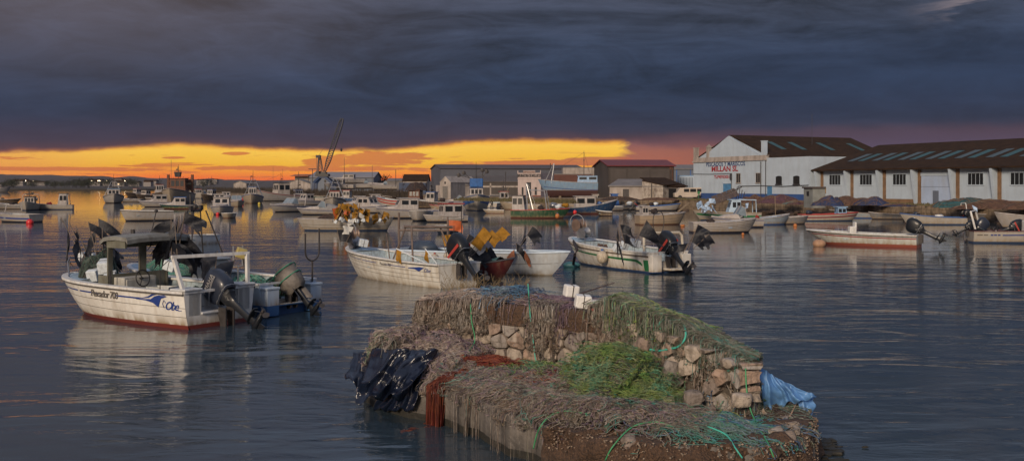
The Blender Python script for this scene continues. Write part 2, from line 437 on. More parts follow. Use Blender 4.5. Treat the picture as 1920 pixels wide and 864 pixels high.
mb = MB(); mb.add([(-9000, -200, 0), (9000, -200, 0), (9000, 16000, 0), (-9000, 16000, 0)], [(0, 1, 2, 3)])
water = mb.build('water', water_material()); tag(water, kind='structure')
# bed under the water
mb = MB(); mb.add([(-9000, -200, -4), (9000, -200, -4), (9000, 16000, -4), (-9000, 16000, -4)], [(0, 1, 2, 3)])
# ================================================================ palette
WHITE = mat('white_gelcoat', (.62, .61, .57), .38, var=.14, scale=2.2, stain=(.30, .22, .13), stain_amt=.55, boot=(.16, .045, .035), boot_z=.05)
def hullmat(name, col, boot, boot_z=.06, amt=.5, stain=(.27, .20, .12)):
    return mat(name, col, .42, var=.16, scale=2.0, stain=stain, stain_amt=amt, boot=boot, boot_z=boot_z)
PAINTW = mat('white_paint', (.60, .60, .58), .5, var=.18, scale=4, stain=(.28, .22, .16), stain_amt=.45)
CREAM = mat('cream_paint', (.50, .46, .38), .55, var=.2, scale=4, stain=(.25, .18, .12), stain_amt=.5)
INSIDE = mat('inner_gelcoat', (.34, .42, .46), .55, var=.3, scale=5, stain=(.12, .10, .08), stain_amt=.7)
DECKB = mat('blue_grey_deck', (.30, .42, .52), .6, var=.3, scale=5, stain=(.14, .12, .10), stain_amt=.5)
BLACK = mat('black_rubber', (.018, .018, .02), .5, var=.3)
BLKPL = mat('black_plastic_flag', (.009, .011, .018), .55, var=.4, scale=9, bump=.6, bscale=14, spec=.35)
ENGN = mat('engine_navy', (.018, .024, .040), .38, var=.15, coat=.15, spec=.4)
ENGB = mat('engine_black', (.008, .010, .014), .42, var=.2, coat=.1, spec=.35)
GREYM = mat('grey_metal', (.28, .29, .31), .38, metal=.7, var=.3, scale=8)
STEEL = mat('dull_steel', (.42, .42, .42), .42, metal=.6, var=.25, scale=8)
DARKM = mat('dark_iron', (.05, .045, .045), .6, metal=.3, var=.4, scale=6)
RUST = mat('rust', (.16, .06, .03), .8, var=.5, scale=5, col2=(.06, .03, .02), bump=.4)
REDP = mat('red_paint', (.34, .04, .03), .5, var=.25)
BLUEP = mat('blue_paint', (.03, .10, .30), .45, var=.25)
BLUEL = mat('light_blue_paint', (.20, .33, .50), .5, var=.25, stain=(.2, .14, .1), stain_amt=.3)
NAVY = mat('navy_stripe', (.02, .045, .20), .4, var=.1)
GREENP = mat('green_paint', (.02, .14, .05), .45, var=.25)
YELF = mat('yellow_flag', (.30, .15, .018), .7, var=.45, scale=5, spec=.2)
ORGF = mat('orange_flag', (.42, .09, .02), .6, var=.3, scale=6)
WHTF = mat('white_flag', (.5, .5, .48), .6, var=.3, scale=6)
BLUF = mat('pale_blue_flag', (.35, .48, .66), .6, var=.2, scale=6)
FARW = mat('backlit_white_paint', (.36, .335, .32), .6, var=.25, scale=2, stain=(.16, .11, .08), stain_amt=.6)  # white paint darkened and warmed, backlit tone painted in for far boats
FOAM = mat('foam_float', (.58, .64, .68), .7, var=.2, scale=12, bump=.4, bscale=40, stain=(.25, .2, .15), stain_amt=.4)
WOOD = mat('weathered_wood', (.20, .15, .10), .8, var=.5, scale=6, stretch=(1, 1, 6))
POLE = mat('pole_wood', (.13, .10, .08), .7, var=.4, scale=8)
GLASS = mat('dark_glass', (.012, .015, .018), .35, var=.2, spec=.3)
GLASSL = mat('pale_glass', (.16, .20, .23), .1, var=.2, spec=.8)
TARPG = mat('grey_tarpaulin', (.13, .115, .10), .6, var=.4, scale=5, bump=.8, bscale=7)
CANOPY = mat('olive_canopy', (.13, .13, .10), .6, var=.35, scale=3, stain=(.07, .05, .03), stain_amt=.5)
ROPE = mat('dark_rope', (.06, .05, .04), .9, var=.4)
ROPET = mat('teal_rope', (.05, .34, .27), .7, var=.3)
BUOYR = mat('red_buoy', (.50, .02, .02), .4, var=.15)
BUOYO = mat('orange_buoy', (.38, .13, .03), .5, var=.15)
BUOYC = mat('chalky_fender', (.48, .42, .33), .6, var=.35, scale=6, stain=(.2, .15, .1), stain_amt=.6)
NETG = mat('net_green', (.02, .10, .07), .8, var=.6, scale=18, bump=1, bscale=40)
NETD = mat('net_dark', (.035, .025, .025), .9, var=.6, scale=18, bump=1, bscale=40)
LINE = mat('lap_line', (.10, .09, .08), .6)

# ================================================================ the parametric hull
class Hull:
    def __init__(s, L, B, fs=.8, fb=1.0, draft=.25, rake=.9, sr=.86, p0=.13, p1=.55, full=1.7, umax=.42, wall=.05):
        s.L, s.B, s.fs, s.fb, s.draft, s.rake, s.sr, s.p0, s.p1, s.full, s.umax, s.wall = L, B, fs, fb, draft, rake, sr, p0, p1, full, umax, wall
    def half(s, u):
        if u < s.umax: return s.B/2*(s.sr+(1-s.sr)*math.sin(PI/2*u/s.umax))
        w = (u-s.umax)/(1-s.umax)
        return s.B/2*max(0, math.cos(PI/2*min(1, w)**s.full))**.72
    def sheer(s, u): return s.fs+(s.fb-s.fs)*u**2.2
    def pt(s, u, v, side=1, off=0.):
        zk = -s.draft; zt = s.sheer(u); p = s.p0+(s.p1-s.p0)*u**2.2
        y = s.half(u)*max(v, 1e-4)**p + off
        x = u*s.L - s.rake*(1-v)**1.2*u**3
        if u > .97: y = max(0, y-off)+off*(1-u)/.03 if off > 0 else max(0, y)
        return Vector((x, side*max(y, 0), zk+(zt-zk)*v))
    def v_of(s, u, z): return (z+s.draft)/(s.sheer(u)+s.draft)
    def at(s, x, z, side=1, off=.004):      # point on the outer skin at local x and height z
        u = x/s.L
        for _ in range(4):
            v = min(1, max(0.01, s.v_of(u, z))); u = (x+s.rake*(1-v)**1.2*u**3)/s.L
        return s.pt(min(u, .999), v, side, off)
US = [0, .06, .14, .24, .34, .44, .54, .63, .71, .78, .84, .89, .93, .96, .985, 1.]
VS = [0, .03, .08, .15, .24, .36, .5, .65, .82, 1.]
def hull_part(h, m, parent, notch=0., notch_d=.3, us=US):
    b = MB()
    for sd in (1, -1): b.grid([[h.pt(u, v, sd) for v in VS] for u in us], flip=(sd == 1))
    # transom, left with a well for the engine when asked
    bt = h.half(0)
    ys = sorted(set([-bt, -bt*.97, -bt*.9, -bt*.7, bt*.7, bt*.9, bt*.97, bt]+([-notch, -notch+.001, notch-.001, notch] if notch else [0.])))
    def low(y):
        f = min(1, abs(y)/bt); v = f**(1/h.p0) if f < 1 else 1.
        return -h.draft+(h.fs+h.draft)*min(1, v)
    def top(y): return h.fs-notch_d if notch and abs(y) < notch else h.fs
    cols = [[(0, y, min(low(y), top(y))), (0, y, top(y))] for y in ys]
    b.grid(cols, flip=False)
    cols = [[(h.wall+.03, y, max(0.02, min(low(y), top(y)))), (h.wall+.03, y, top(y))] for y in ys if abs(y) < bt*.96]
    b.grid(cols, flip=True)
    if notch: b.b2((0, -notch, h.fs-notch_d-.03), (h.wall+.03, notch, h.fs-notch_d))
    return b.build('hull', m, parent, smooth=True)
def inner_part(h, m, parent, ud, floor=.1, u0=.012):
    b = MB(); us = [u0]+[u for u in US if u0 < u < ud]+[ud]
    def ip(u, t, sd):
        zt = h.sheer(u)-.01; z = floor+(zt-floor)*t
        q = h.pt(u, h.v_of(u, z), sd); y = max(0.01, abs(q.y)-h.wall-.01); return Vector((q.x, sd*y, z))
    for sd in (1, -1): b.grid([[ip(u, t, sd) for t in (0, .3, .65, 1)] for u in us], flip=(sd == -1))
    b.grid([[ip(u, 0, 1), ip(u, 0, -1)] for u in us], flip=False)
    b.grid([[ip(ud, t, 1), ip(ud, t, -1)] for t in (0, .3, .65, 1)], flip=True)
    return b.build('cockpit_liner', m, parent)
def band(h, b, v0, v1, u0=0.0, u1=1.0, off=.006, sides=(1, -1), n=26, taper=False, zmode=False, mi=0):
    for sd in sides:
        P = []
        for i in range(n+1):
            u = u0+(u1-u0)*i/n; a, c = v0, v1
            if zmode: a, c = h.v_of(u, v0+h.sheer(u)-h.fs), h.v_of(u, v1+h.sheer(u)-h.fs)
            if taper: m_ = (a+c)/2; k = 1-.6*i/n; a, c = m_+(a-m_)*k, m_+(c-m_)*k
            P.append([h.pt(u, a, sd, off), h.pt(u, (a+c)/2, sd, off+.001), h.pt(u, c, sd, off)])
        b.grid(P, flip=(sd == 1), mi=mi)
    return b
def rail_part(h, m, parent, name='gunwale', w=.07, t=.045, out=.025, us=None, u0=0., u1=1.):
    b = MB(); us = [u for u in US if u0 <= u <= u1]
    for sd in (1, -1):
        P = []
        for u in us:
            q = h.pt(u, 1, sd); yo = abs(q.y)+out*(1 if u < .97 else .4); yi = max(0, abs(q.y)-w); z = q.z
            P.append([(q.x+(.02 if u > .97 else 0), sd*yo, z-t*.5), (q.x+(.02 if u > .97 else 0), sd*yo, z+t*.5), (q.x-(.05 if u > .97 else 0), sd*yi, z+t*.5), (q.x-(.05 if u > .97 else 0), sd*yi, z-t*.5), (q.x+(.02 if u > .97 else 0), sd*yo, z-t*.5)])
        b.grid(P, flip=(sd == -1))
    bt = h.half(0); b.b2((-.02, -bt, h.fs-t*.48), (.07, bt, h.fs+t*.48)) if name == 'gunwale' and u0 == 0 else None
    return b.build(name, m, parent)
def rub_part(h, m, parent, dz=.10, t=.03, out=.022, name='rubbing_strip'):
    b = MB()
    for sd in (1, -1):
        P = []
        for u in US[:-1]+[.998]:
            v0 = h.v_of(u, h.sheer(u)-dz-t); v1 = h.v_of(u, h.sheer(u)-dz)
            a = h.pt(u, v0, sd, .0); c = h.pt(u, v1, sd, 0.); o = Vector((0.01*(u > .95), sd*out, 0))
            P.append([a, a+o, c+o, c])
        b.grid(P, flip=(sd == 1))
    return b.build(name, m, parent)
def deck_part(h, m, parent, ud, camber=.04, dz=.0, name='foredeck', u1=.997, z0=None):
    b = MB(); us = [ud]+[u for u in US if ud < u < u1]+[u1]; P = []
    for u in us:
        q = h.pt(u, 1, 1); row = []
        for t in (-1, -.5, 0, .5, 1): row.append((q.x, t*max(0, q.y-.03), (q.z if z0 is None else z0)-.015+camber*(1-t*t)+dz))
        P.append(row)
    b.grid(P, flip=True)
    return b.build(name, m, parent)
def side_text(h, body, x, z, size, side, m, parent, shear=.0, bold=.0, name='lettering', spacing=1.):
    vs, fs = text_mesh(body, size, shear, 0, bold, spacing=spacing)
    b = MB(); out = []
    for v in vs:
        xx = x + (v.x if side == -1 else -v.x)
        out.append(h.at(xx, z+v.y+(h.sheer(xx/h.L)-h.fs), side, .012))
    b.add(out, [f for f in fs]); return b.build(name, m, parent)

# ================================================================ outboard engine: clamp point at the origin, aft is -x
def outboard(parent, loc, s=1., tilt=50, cowl=ENGB, brand=None, steer=0., leg=ENGB, wrapped=None, stripe=None, label=None):
    Rt = Matrix.Translation(Vector(loc)) @ Matrix.Rotation(R(steer), 4, 'Z') @ Matrix.Rotation(R(tilt), 4, 'Y')
    Sx = Matrix.Scale(s, 4); M = Rt @ Sx
    b = MB()          # leg and lower unit hang along -z below the clamp, aft offset
    def sect(z, x0, x1, w): return [(x0, -w*.55, z), (x0+(x1-x0)*.3, -w, z), (x0+(x1-x0)*.75, -w*.9, z), (x1, 0, z), (x0+(x1-x0)*.75, w*.9, z), (x0+(x1-x0)*.3, w, z), (x0, w*.55, z)]
    secs = [sect(.22, -.52, -.08, .17), sect(.08, -.52, -.10, .16), sect(.0, -.42, -.16, .10), sect(-.15, -.38, -.18, .075), sect(-.5, -.37, -.20, .062), sect(-.72, -.38, -.20, .055), sect(-.74, -.62, -.16, .11), sect(-.76, -.62, -.16, .11), sect(-.78, -.40, -.22, .05), sect(-.95, -.40, -.20, .045)]
    b.grid([r+[r[0]] for r in secs]); b.add(secs[-1], [tuple(range(7))])
    b.tube([(-.10, 0, -.98), (-.2, 0, -.97), (-.35, 0, -.97), (-.55, 0, -.97), (-.62, 0, -.97)], [.02, .07, .08, .065, .04], 10)
    b.extr([(-.2, -1.0), (-.42, -1.0), (-.44, -1.22), (-.36, -1.2)], 'y', -.012, .012)
    o = b.build('outboard_motor', leg, parent, smooth=True, M=M)
    if label: o['label'] = label
    b = MB()
    for y in (-.12, .12): b.extr([(-.14, .08), (.10, .10), (.12, -.05), (.02, -.4), (-.14, -.35)], 'y', y-.02, y+.02)
    b.tube([(0, -.15, .0), (0, .15, 0)], .03); b.build('clamp_bracket', DARKM, o, M=Matrix.Translation(Vector(loc)) @ Matrix.Rotation(R(steer), 4, 'Z') @ Sx)
    b = MB(); b.tube([(-.6, 0, -.97), (-.74, 0, -.97)], [.045, .03], 8)
    for k in range(3):
        a = 2*PI*k/3+.4; P = []
        for i in range(4):
            r = .04+.15*i/3; w = (.03, .075, .08, .03)[i]
            dy, dz = math.cos(a)*r, math.sin(a)*r; ty, tz = -math.sin(a), math.cos(a)
            P.append([(-.67-w*.5, dy-ty*w, -.97+dz-tz*w), (-.67+w*.5, dy+ty*w, -.97+dz+tz*w)])
        b.grid(P)
    b.build('propeller', DARKM if leg is ENGB else STEEL, o, M=M)
    if wrapped: return o, M
    b = MB(); P = []; n = 14
    prof = [(.16, -.56, -.06, .17), (.20, -.62, -.02, .20), (.34, -.68, .05, .225), (.55, -.70, .09, .23), (.72, -.66, .08, .215), (.82, -.58, .03, .18), (.87, -.48, -.05, .12), (.885, -.35, -.2, .03)]
    for z, x0, x1, w in prof:
        cx, rx = (x0+x1)/2, (x1-x0)/2; row = []
        for k in range(n):
            a = 2*PI*k/n; c, sn = math.cos(a), math.sin(a)
            e = lambda t: math.copysign(abs(t)**.62, t)
            row.append((cx+rx*e(c), w*e(sn), z+.05*(1-abs(c))*(0 if z < .5 else .3)-(.06*c if z > .6 else 0)))
        P.append(row+[row[0]])
    b.grid(P, flip=True); b.add([p for p in P[-1][:-1]], [tuple(range(n))])
    b.build('cowling', cowl, o, smooth='all', M=M)
    b = MB(); b.grid([[(-.29+(x+.29)*1.03, y*1.05, z) for x, y, z in [(( -.31)+.30*math.copysign(abs(math.cos(a))**.62, math.cos(a)), .19*math.copysign(abs(math.sin(a))**.62, math.sin(a)), zz0) for a in [2*PI*q/16 for q in range(17)]]] for zz0 in (.185, .215)]); b.build('cowling_seam', GREYM, o, M=M)
    if brand:
        vs, fs = text_mesh(brand, .15, 0, .002, .0, spacing=1.05)
        for sd in (1, -1):
            b = MB(); out = []
            for v in vs: out.append((-.30+(-v.x if sd == 1 else v.x)*1.0, sd*(.236), .62+v.y))
            b.add(out, fs); 
            b.build('lettering', PAINTW, o, M=M)
        b = MB()
        for sd in (1, -1):
            P = []
            for i in range(9):
                t = i/8; x = .07-.70*t; z = .30+.22*math.sin(t*PI*.6)
                P.append([(x, sd*.237, z), (x, sd*.237, z+.018)])
            b.grid(P)
            P = [[(x, y, z+.03) for x, y, z in r] for r in P]; b.grid(P)
        b.build('trim_line', STEEL, o, M=M)
    elif stripe:
        b = MB()
        for sd in (1, -1): b.extr([(-.60, .30), (.06, .38), (.06, .46), (-.60, .40)], 'y', sd*.228, sd*.236)
        b.build('trim_line', stripe, o, M=M)
    return o, M

# ================================================================ flags, floats, small gear (each a thing of its own)
FLAGN = [0]
def cloth(b, p0, dx, dz, w, hgt, seed, droop=.3, n=8, tri=False, mi=0, fold=1.):
    """a flag from corner p0: dx along its length, dz along the pole"""
    rg = random.Random(seed); ph = rg.uniform(0, 6); nrm = dx.cross(dz).normalized(); P = []; hgt *= .8 if fold > .5 else .95; rip_ = rg.uniform(.1, .3)
    for i in range(n+1):
        s0_ = i/n; row = []
        for j in range(n+1):
            t = j/n; s = s0_*(1-fold*rip_*abs(mnoise.noise(Vector((t*3.3, seed, .5)))*2)); hh = hgt*(1-(s*.8 if tri else 0))
            p = p0+dx*(w*s*(1-.12*droop*s))-dz*(hh*t+(hgt-hh)*.5)
            p = p+nrm*fold*(.20*w*math.sin(ph+s*5.2+t*2.2)*s+.08*w*math.sin(ph*2+s*10+t*6)*s)+dx*(.10*w*fold*math.sin(ph+t*4)*s)
            p = p+Vector((0, 0, -1))*(droop*w*s*s*(.75+.6*t))
            row.append(p)
        P.append(row)
    b.grid(P, mi=mi); return b
def marker(base, tip, label, fm=BLKPL, group=None, size=.38, nfl=1, floatc=FOAM, fl_at=.25, seed=None, droop=.5, pole=POLE, pr=.011, fdir=None, tri=False, name='marker_flag', flt=True, fold=1., asp=1.):
    FLAGN[0] += 1; seed = seed if seed is not None else FLAGN[0]*7+1; rg = random.Random(seed)
    base = Vector(base); tip = Vector(tip); ax = (tip-base).normalized()
    t = thing(name, label, 'marker flag', base, 0, group)
    inv = Matrix.Translation(-base)
    b = MB(); b.tube([base, tip], pr, 6); b.build('pole', pole, t, M=inv)
    for k in range(nfl):
        d = Vector(fdir) if fdir is not None else Vector((rg.uniform(-1, 1), rg.uniform(-.6, .6), rg.uniform(-.3, .2)))
        if k: d = Vector((rg.uniform(-1, 1), rg.uniform(-.6, .6), rg.uniform(-.5, .1)))
        d = (d-ax*d.dot(ax)*.7).normalized()
        b = MB(); cloth(b, tip-ax*(.02+k*size*.8), d, ax, size*rg.uniform(.9, 1.2), size*asp*rg.uniform(.85, 1.05), seed+k, droop, tri=tri, fold=fold)
        b.build('flag', fm, t, smooth='all', M=inv)
    if flt:
        L = (tip-base).length; c = base+ax*L*fl_at; q = ax.to_track_quat('Z', 'Y')
        b = MB(); s_ = .15; b.box(c, (s_*1.3, s_*1.3, s_*1.7), rot=q.to_matrix()); o = b.build('float_block', floatc, t, M=inv, bevel=.02)
    return t
def fender(loc, r, m, label, cat='fender', name='fender', cap=BLUEP, sc=(1, 1, 1.15), group=None, tilt=None):
    t = thing(name, label, cat, loc, 0, group)
    b = MB(); b.ball((0, 0, 0), r, 14, 10, sc=sc); b.build('float_body', m, t, smooth='all')
    b = MB(); b.tube([(0, 0, r*sc[2]*.92), (0, 0, r*sc[2]*1.22)], [r*.3, r*.22], 8); b.build('cap', cap, t)
    return t
# ================================================================ the boats near the viewer
def place2(stern, bow, overhang=0.):
    """heading and length from the waterline midpoints of stern and bow seen in the photo"""
    s = G(*stern); q = G(*bow); d = q-s; L = d.length; return s, math.atan2(d.y, d.x), L
class Boat:
    def __init__(s, name, label, cat, loc, rz, hull, group=None):
        s.h = hull; s.t = thing(name, label, cat, (loc[0], loc[1], 0), rz, group)
        s.M = Matrix.Translation(Vector((loc[0], loc[1], 0))) @ Matrix.Rotation(rz, 4, 'Z')
    def w(s, x, y, z): return s.M @ Vector((x, y, z))

# ---- A: the white fishing boat with the blue wave, nearest
sA, hdA, LA = place2((412, 608), (178, 584))
sA = Vector((-7.30, 25.35, 0)); hdA = R(147.5); LAf = 6.1
hA = Hull(LAf, 2.42, .90, 1.02, .28, .95, .93, .10, .5, 1.9, .40, .06)
HM_A = hullmat('hull_white_a', (.66, .645, .60), (.15, .03, .022), .10, .42)
A_ = Boat('fishing_boat', 'white fishing boat with blue wave stripe, wheel and rigid canopy, nearest on the left', 'boat', sA, hdA, hA)
tA = A_.t
hull_part(hA, HM_A, tA, notch=.60, notch_d=.52)
inner_part(hA, INSIDE, tA, .74, .12, .02)
rail_part(hA, PAINTW, tA, w=.15, t=.06, out=.04)
rub_part(hA, LINE, tA, dz=.035, t=.035, out=.045)
deck_part(hA, DECKB, tA, .74)
b = MB()
for z in (.52, .30): band(hA, b, z-.006, z+.006, .0, .985, .005, zmode=True)
b.build('lap_line', LINE, tA)
b = MB()
band(hA, b, .665, .705, .26, .42, .007, zmode=True, sides=(1,)); band(hA, b, .665, .705, .53, .68, .007, zmode=True, sides=(1,)); band(hA, b, .665, .705, .70, .96, .007, zmode=True, sides=(1,), taper=True)
band(hA, b, .665, .705, .1, .96, .007, zmode=True, sides=(-1,), taper=True)
# the breaking-wave mark
def on_side(x, z): return hA.at(x, z+(hA.sheer(x/hA.L)-hA.fs), 1, .010)
def ribbon(pts_a, pts_b): b.grid([[on_side(*p) for p in pts_a], [on_side(*p) for p in pts_b]])
wx = lambda t: 1.72-t
ribbon([(wx(0), .705), (wx(.25), .71), (wx(.45), .75), (wx(.62), .83), (wx(.80), .86), (wx(.98), .84), (wx(1.12), .79)],
       [(wx(0), .69), (wx(.25), .69), (wx(.48), .72), (wx(.66), .79), (wx(.80), .82), (wx(.94), .81), (wx(1.12), .785)])
ribbon([(wx(0), .685), (wx(.3), .68), (wx(.55), .69), (wx(.70), .77), (wx(.86), .805), (wx(1.0), .795), (wx(1.12), .78)],
       [(wx(0), .655), (wx(.35), .645), (wx(.62), .60), (wx(.80), .50), (wx(.84), .58), (wx(.92), .72), (wx(1.12), .775)])
b.build('wave_stripe', NAVY, tA)
side_text(hA, 'Pescador 700', 3.02, .675, .25, 1, LINE, tA, shear=.35, spacing=.84, bold=.006)
side_text(hA, 'Obe', .47, .55, .30, 1, NAVY, tA, shear=.5, bold=.004, spacing=.8)
b = MB(); b.tube([on_side(.30, .47), on_side(.22, .455), on_side(.12, .46)], .008, 4); b.tube([on_side(.72, .50), on_side(.76, .60), on_side(.70, .69), on_side(.64, .62)], .008, 4); b.build('lettering', NAVY, tA)
# stern quarters and swim shelf
b = MB()
for s in (1, -1):
    b.b2((.0, s*.60, .30), (.45, s*.99, .93)); b.b2((-.05, s*.58, .93), (.5, s*1.14, .985))
b.b2((-.05, -.60, .33), (.45, .60, .39)); b.b2((.42, -.62, .3), (.47, .62, .80))
b.build('stern_platform', mat('stern_grey_white', (.52, .54, .55), .45, var=.15, stain=(.26, .2, .12), stain_amt=.35, boot=(.15, .03, .022), boot_z=.10), tA, bevel=.02)
# goal-post arch
b = MB(); w_ = .05
b.tube([(.16, 1.0, .90), (.55, .98, 1.72)], .06, 4); b.tube([(.10, -1.0, .90), (.12, -1.0, 1.72)], .06, 4)
b.tube([(.55, 1.04, 1.74), (.12, -1.06, 1.74)], .055, 4)
b.build('stern_arch', PAINTW, tA)
# wheelhouse: frame with openings, roof
b = MB(); x0 = 3.2; zf, zt = .62, 2.13; yb = .92
def panel(y0, y1, z0, z1, x=x0, t=.05): b.b2((x-t/2, y0, z0), (x+t/2, y1, z1))
panel(-yb, yb, .3, 1.18); panel(-yb, yb, 1.86, zt)
for y0, y1 in ((-yb, -.80), (-.26, -.04), (.78, yb)): panel(y0, y1, 1.18, 1.86)
for s in (1, -1):
    b.b2((x0-.05, s*yb-.03, .6), (x0+.35, s*yb+.03, 1.15)); b.b2((x0-.75, s*yb-.03, 1.88), (x0+.0, s*yb+.03, zt))
b.build('wheelhouse', CANOPY, tA)
b = MB(); P = []
for x, z in ((x0+.22, 2.10), (x0+.05, 2.20), (x0-.4, 2.24), (x0-.85, 2.21), (x0-.9, 2.14)):
    P.append([(x, y, z-.07*(abs(y)/1.1)**3) for y in (-1.0, -.7, -.35, 0, .35, .7, 1.0)])
b.grid(P, flip=False); b.grid([[(p[0], p[1], p[2]-.05) for p in r] for r in P], flip=True)
for r in (P[0], P[-1]): b.grid([r, [(p[0], p[1], p[2]-.10) for p in r]])
for k in (0, -1): b.grid([[r[k] for r in P], [(r[k][0], r[k][1], r[k][2]-.10) for r in P]])
b.build('roof', mat('roof_grey', (.20, .20, .18), .6, var=.3, stain=(.08, .06, .04), stain_amt=.5), tA)
b = MB(); b.b2((x0-.45, -.25, .15), (x0-.02, .75, 1.10)); b.box((x0-.46, .25, .80), (.04, .9, .5)); o = b.build('console', mat('console_cream', (.42, .41, .37), .5, var=.2, stain=(.1, .1, .1), stain_amt=.4), tA, bevel=.03)
b = MB(); C0 = Vector((x0-.58, .28, 1.07)); ring = [C0+Vector((.10*math.cos(a)*.4, .21*math.sin(a), .21*math.cos(a))) for a in [2*PI*k/20 for k in range(20)]]
b.tube(ring, .017, 6, closed=True)
for k in range(3):
    a = 2*PI*k/3+.5; b.tube([C0+Vector((.03, 0, 0)), C0+Vector((.04*math.cos(a), .2*math.sin(a), .2*math.cos(a)))], .012, 5)
b.tube([C0, C0+Vector((.15, 0, -.02))], .03, 6); b.build('steering_wheel', BLACK, tA)
b = MB(); b.tube([(x0, .15, 2.1), (x0, .15, 2.32)], .055, 8); b.build('lamp_post', DARKM, tA)
b = MB(); b.tube([(x0-.2, -.25, 2.1), (x0-.12, -.5, 2.78)], .015, 5); b.ball((x0-.12, -.5, 2.80), .05, 8, 5); b.build('aerial', DARKM, tA)
# bow rail, side bench, mooring posts, hauler
b = MB(); b.tube([(5.4, .55, 1.0), (5.75, .35, 1.38), (6.05, .1, 1.45), (6.05, -.1, 1.45), (5.75, -.35, 1.38), (5.4, -.55, 1.0)], .018, 6); b.tube([(5.9, .2, 1.0), (5.9, .2, 1.42)], .015, 5); b.build('bow_rail', GREYM, tA)
b = MB(); b.b2((1.2, -.95, .12), (3.3, -.62, .52)); b.b2((1.2, .70, .12), (3.2, .95, .48)); b.build('side_bench', INSIDE, tA)
outboard(tA, (-.16, -.05, .36), 1.08, 58, ENGN, 'YAMAHA', leg=ENGB)
b = MB(); b.tube([(3.0, .98, .92), (3.0, .98, 1.3)], .02, 5); b.tube([(1.0, 1.02, .9), (1.0, 1.02, 1.45), (.6, 1.0, 1.72)], .012, 5); b.build('stay', DARKM, tA)

# crates, net and foam floats inside A
def crate(Mx, c, size, label, m, rz=.0, group=None, slats=True):
    p = Mx @ Vector(c); t = thing('fish_crate', label, 'crate', p, rz, group)
    b = MB(); sx_, sy_, sz = size
    b.b2((-sx_/2, -sy_/2, 0), (sx_/2, sy_/2, .02))
    for s in (1, -1):
        b.b2((-sx_/2, s*sy_/2-.012, 0), (sx_/2, s*sy_/2+.012, sz)); b.b2((s*sx_/2-.012, -sy_/2, 0), (s*sx_/2+.012, sy_/2, sz))
    b.build('crate_body', m, t)
    b = MB()
    for s in (1, -1):
        for k in range(6): x = -sx_/2+sx_*(k+.5)/6; b.b2((x-.012, s*(sy_/2+.012)-.008, .03), (x+.012, s*(sy_/2+.012)+.008, sz-.02))
    b.b2((-sx_/2-.02, -sy_/2-.02, sz-.03), (sx_/2+.02, -sy_/2, sz)); b.b2((-sx_/2-.02, sy_/2, sz-.03), (sx_/2+.02, sy_/2+.02, sz))
    b.build('rib', m, t); return t
CRW = mat('crate_white', (.50, .52, .50), .5, var=.2, stain=(.2, .16, .1), stain_amt=.5)
crate(A_.M, (1.62, .45, .50), (.62, .42, .42), 'white slatted crate on the side bench behind the wheel of the nearest boat', CRW, hdA+.3)
def foamblock(p, s, q, label, group=None, m=FOAM):
    t = thing('foam_float', label, 'float', p, 0, group)
    b = MB(); b.box((0, 0, 0), (s*1.15, s*.9, s*.95), rot=q); b.build('block', m, t, bevel=.02)
    b = MB(); q3 = q
    pts = [q3 @ Vector(v) for v in ((0, -s*.47, -s*.5), (0, s*.47, -s*.5), (0, s*.47, s*.5), (0, -s*.47, s*.5))]; b.tube(pts, .008, 4, closed=True)
    b.build('lashing', ROPE, t); return t
def rot3(a, b_, c): return (Matrix.Rotation(c, 3, 'Z') @ Matrix.Rotation(b_, 3, 'Y') @ Matrix.Rotation(a, 3, 'X'))
for (px, py, d, s, lab) in ((197, 499, 27.0, .34, "pale blue foam float strapped upright, highest of three by the nearest boat's bow"),
                            (177, 514, 27.5, .32, 'grey-white foam float strapped with cord behind the bow rail of the nearest boat'),
                            (207, 521, 26.9, .32, 'pale foam float leaning over the port gunwale near the bow of the nearest boat'),
                            (320, 498, 26.4, .27, 'brownish foam float on a pole above the net heap in the nearest boat')):
    foamblock(W(px, py, d), s, rot3(.2*s, .3, hdA+.3+px*.01), lab)
def heap(name, label, cat, c, rx, ry, hz, m, seed=1, strands=140, sc=None, rz=0, r=.008, M=None, kind=None, group=None):
    """a mound of netting: lumpy body under loose strands"""
    t = thing(name, label, cat, c, rz, group, kind); b = MB(); n, k = 20, 8; P = []
    def f(a, q):
        x, y = math.cos(a)*q*rx, math.sin(a)*q*ry
        h = hz*max(0, 1-q**2.4)**.8*(1+.55*mnoise.noise(Vector((x*2.2/max(.3, rx), y*2.2/max(.3, ry), seed*1.3))))+.04*hz*mnoise.noise(Vector((x*9, y*9, seed)))
        return Vector((x*(1+.16*math.sin(3*a+seed)), y*(1+.16*math.sin(2*a+seed*2)), max(-.02, h)))
    for j in range(k+1): P.append([f(2*PI*i/n, j/k) for i in range(n+1)])
    b.grid(P, flip=True); b.build('net_body', m, t, smooth='all')
    if strands:
        rg = np.random.default_rng(seed); A = rg.random(strands)*2*PI; Q = rg.random(strands)**.6; arr = np.zeros((strands, 9, 3))
        D = rg.random(strands)*2*PI
        for i in range(strands):
            x, y = math.cos(A[i])*Q[i]*rx, math.sin(A[i])*Q[i]*ry; dd = D[i]
            for q in range(9):
                qq = min(1, math.hypot(x/rx, y/ry)); p = f(math.atan2(y/ry, x/rx) % (2*PI), qq)
                arr[i, q] = (p.x, p.y, p.z+r*1.2+.01*rg.random()); dd += rg.normal()*.45; x += math.cos(dd)*rx*.12; y += math.sin(dd)*ry*.12
        V, F = strands_arr(arr, np.full(strands, r)*(.6+.8*rg.random(strands)))
        np_mesh('loose_strands', V, F, sc or m, t)
    return t
NETBR = mat('net_strand_brown', (.16, .10, .07), .9, island=[(.10, .06, .04), (.22, .15, .10), (.06, .05, .05), (.28, .12, .07)], var=.3, scale=10)
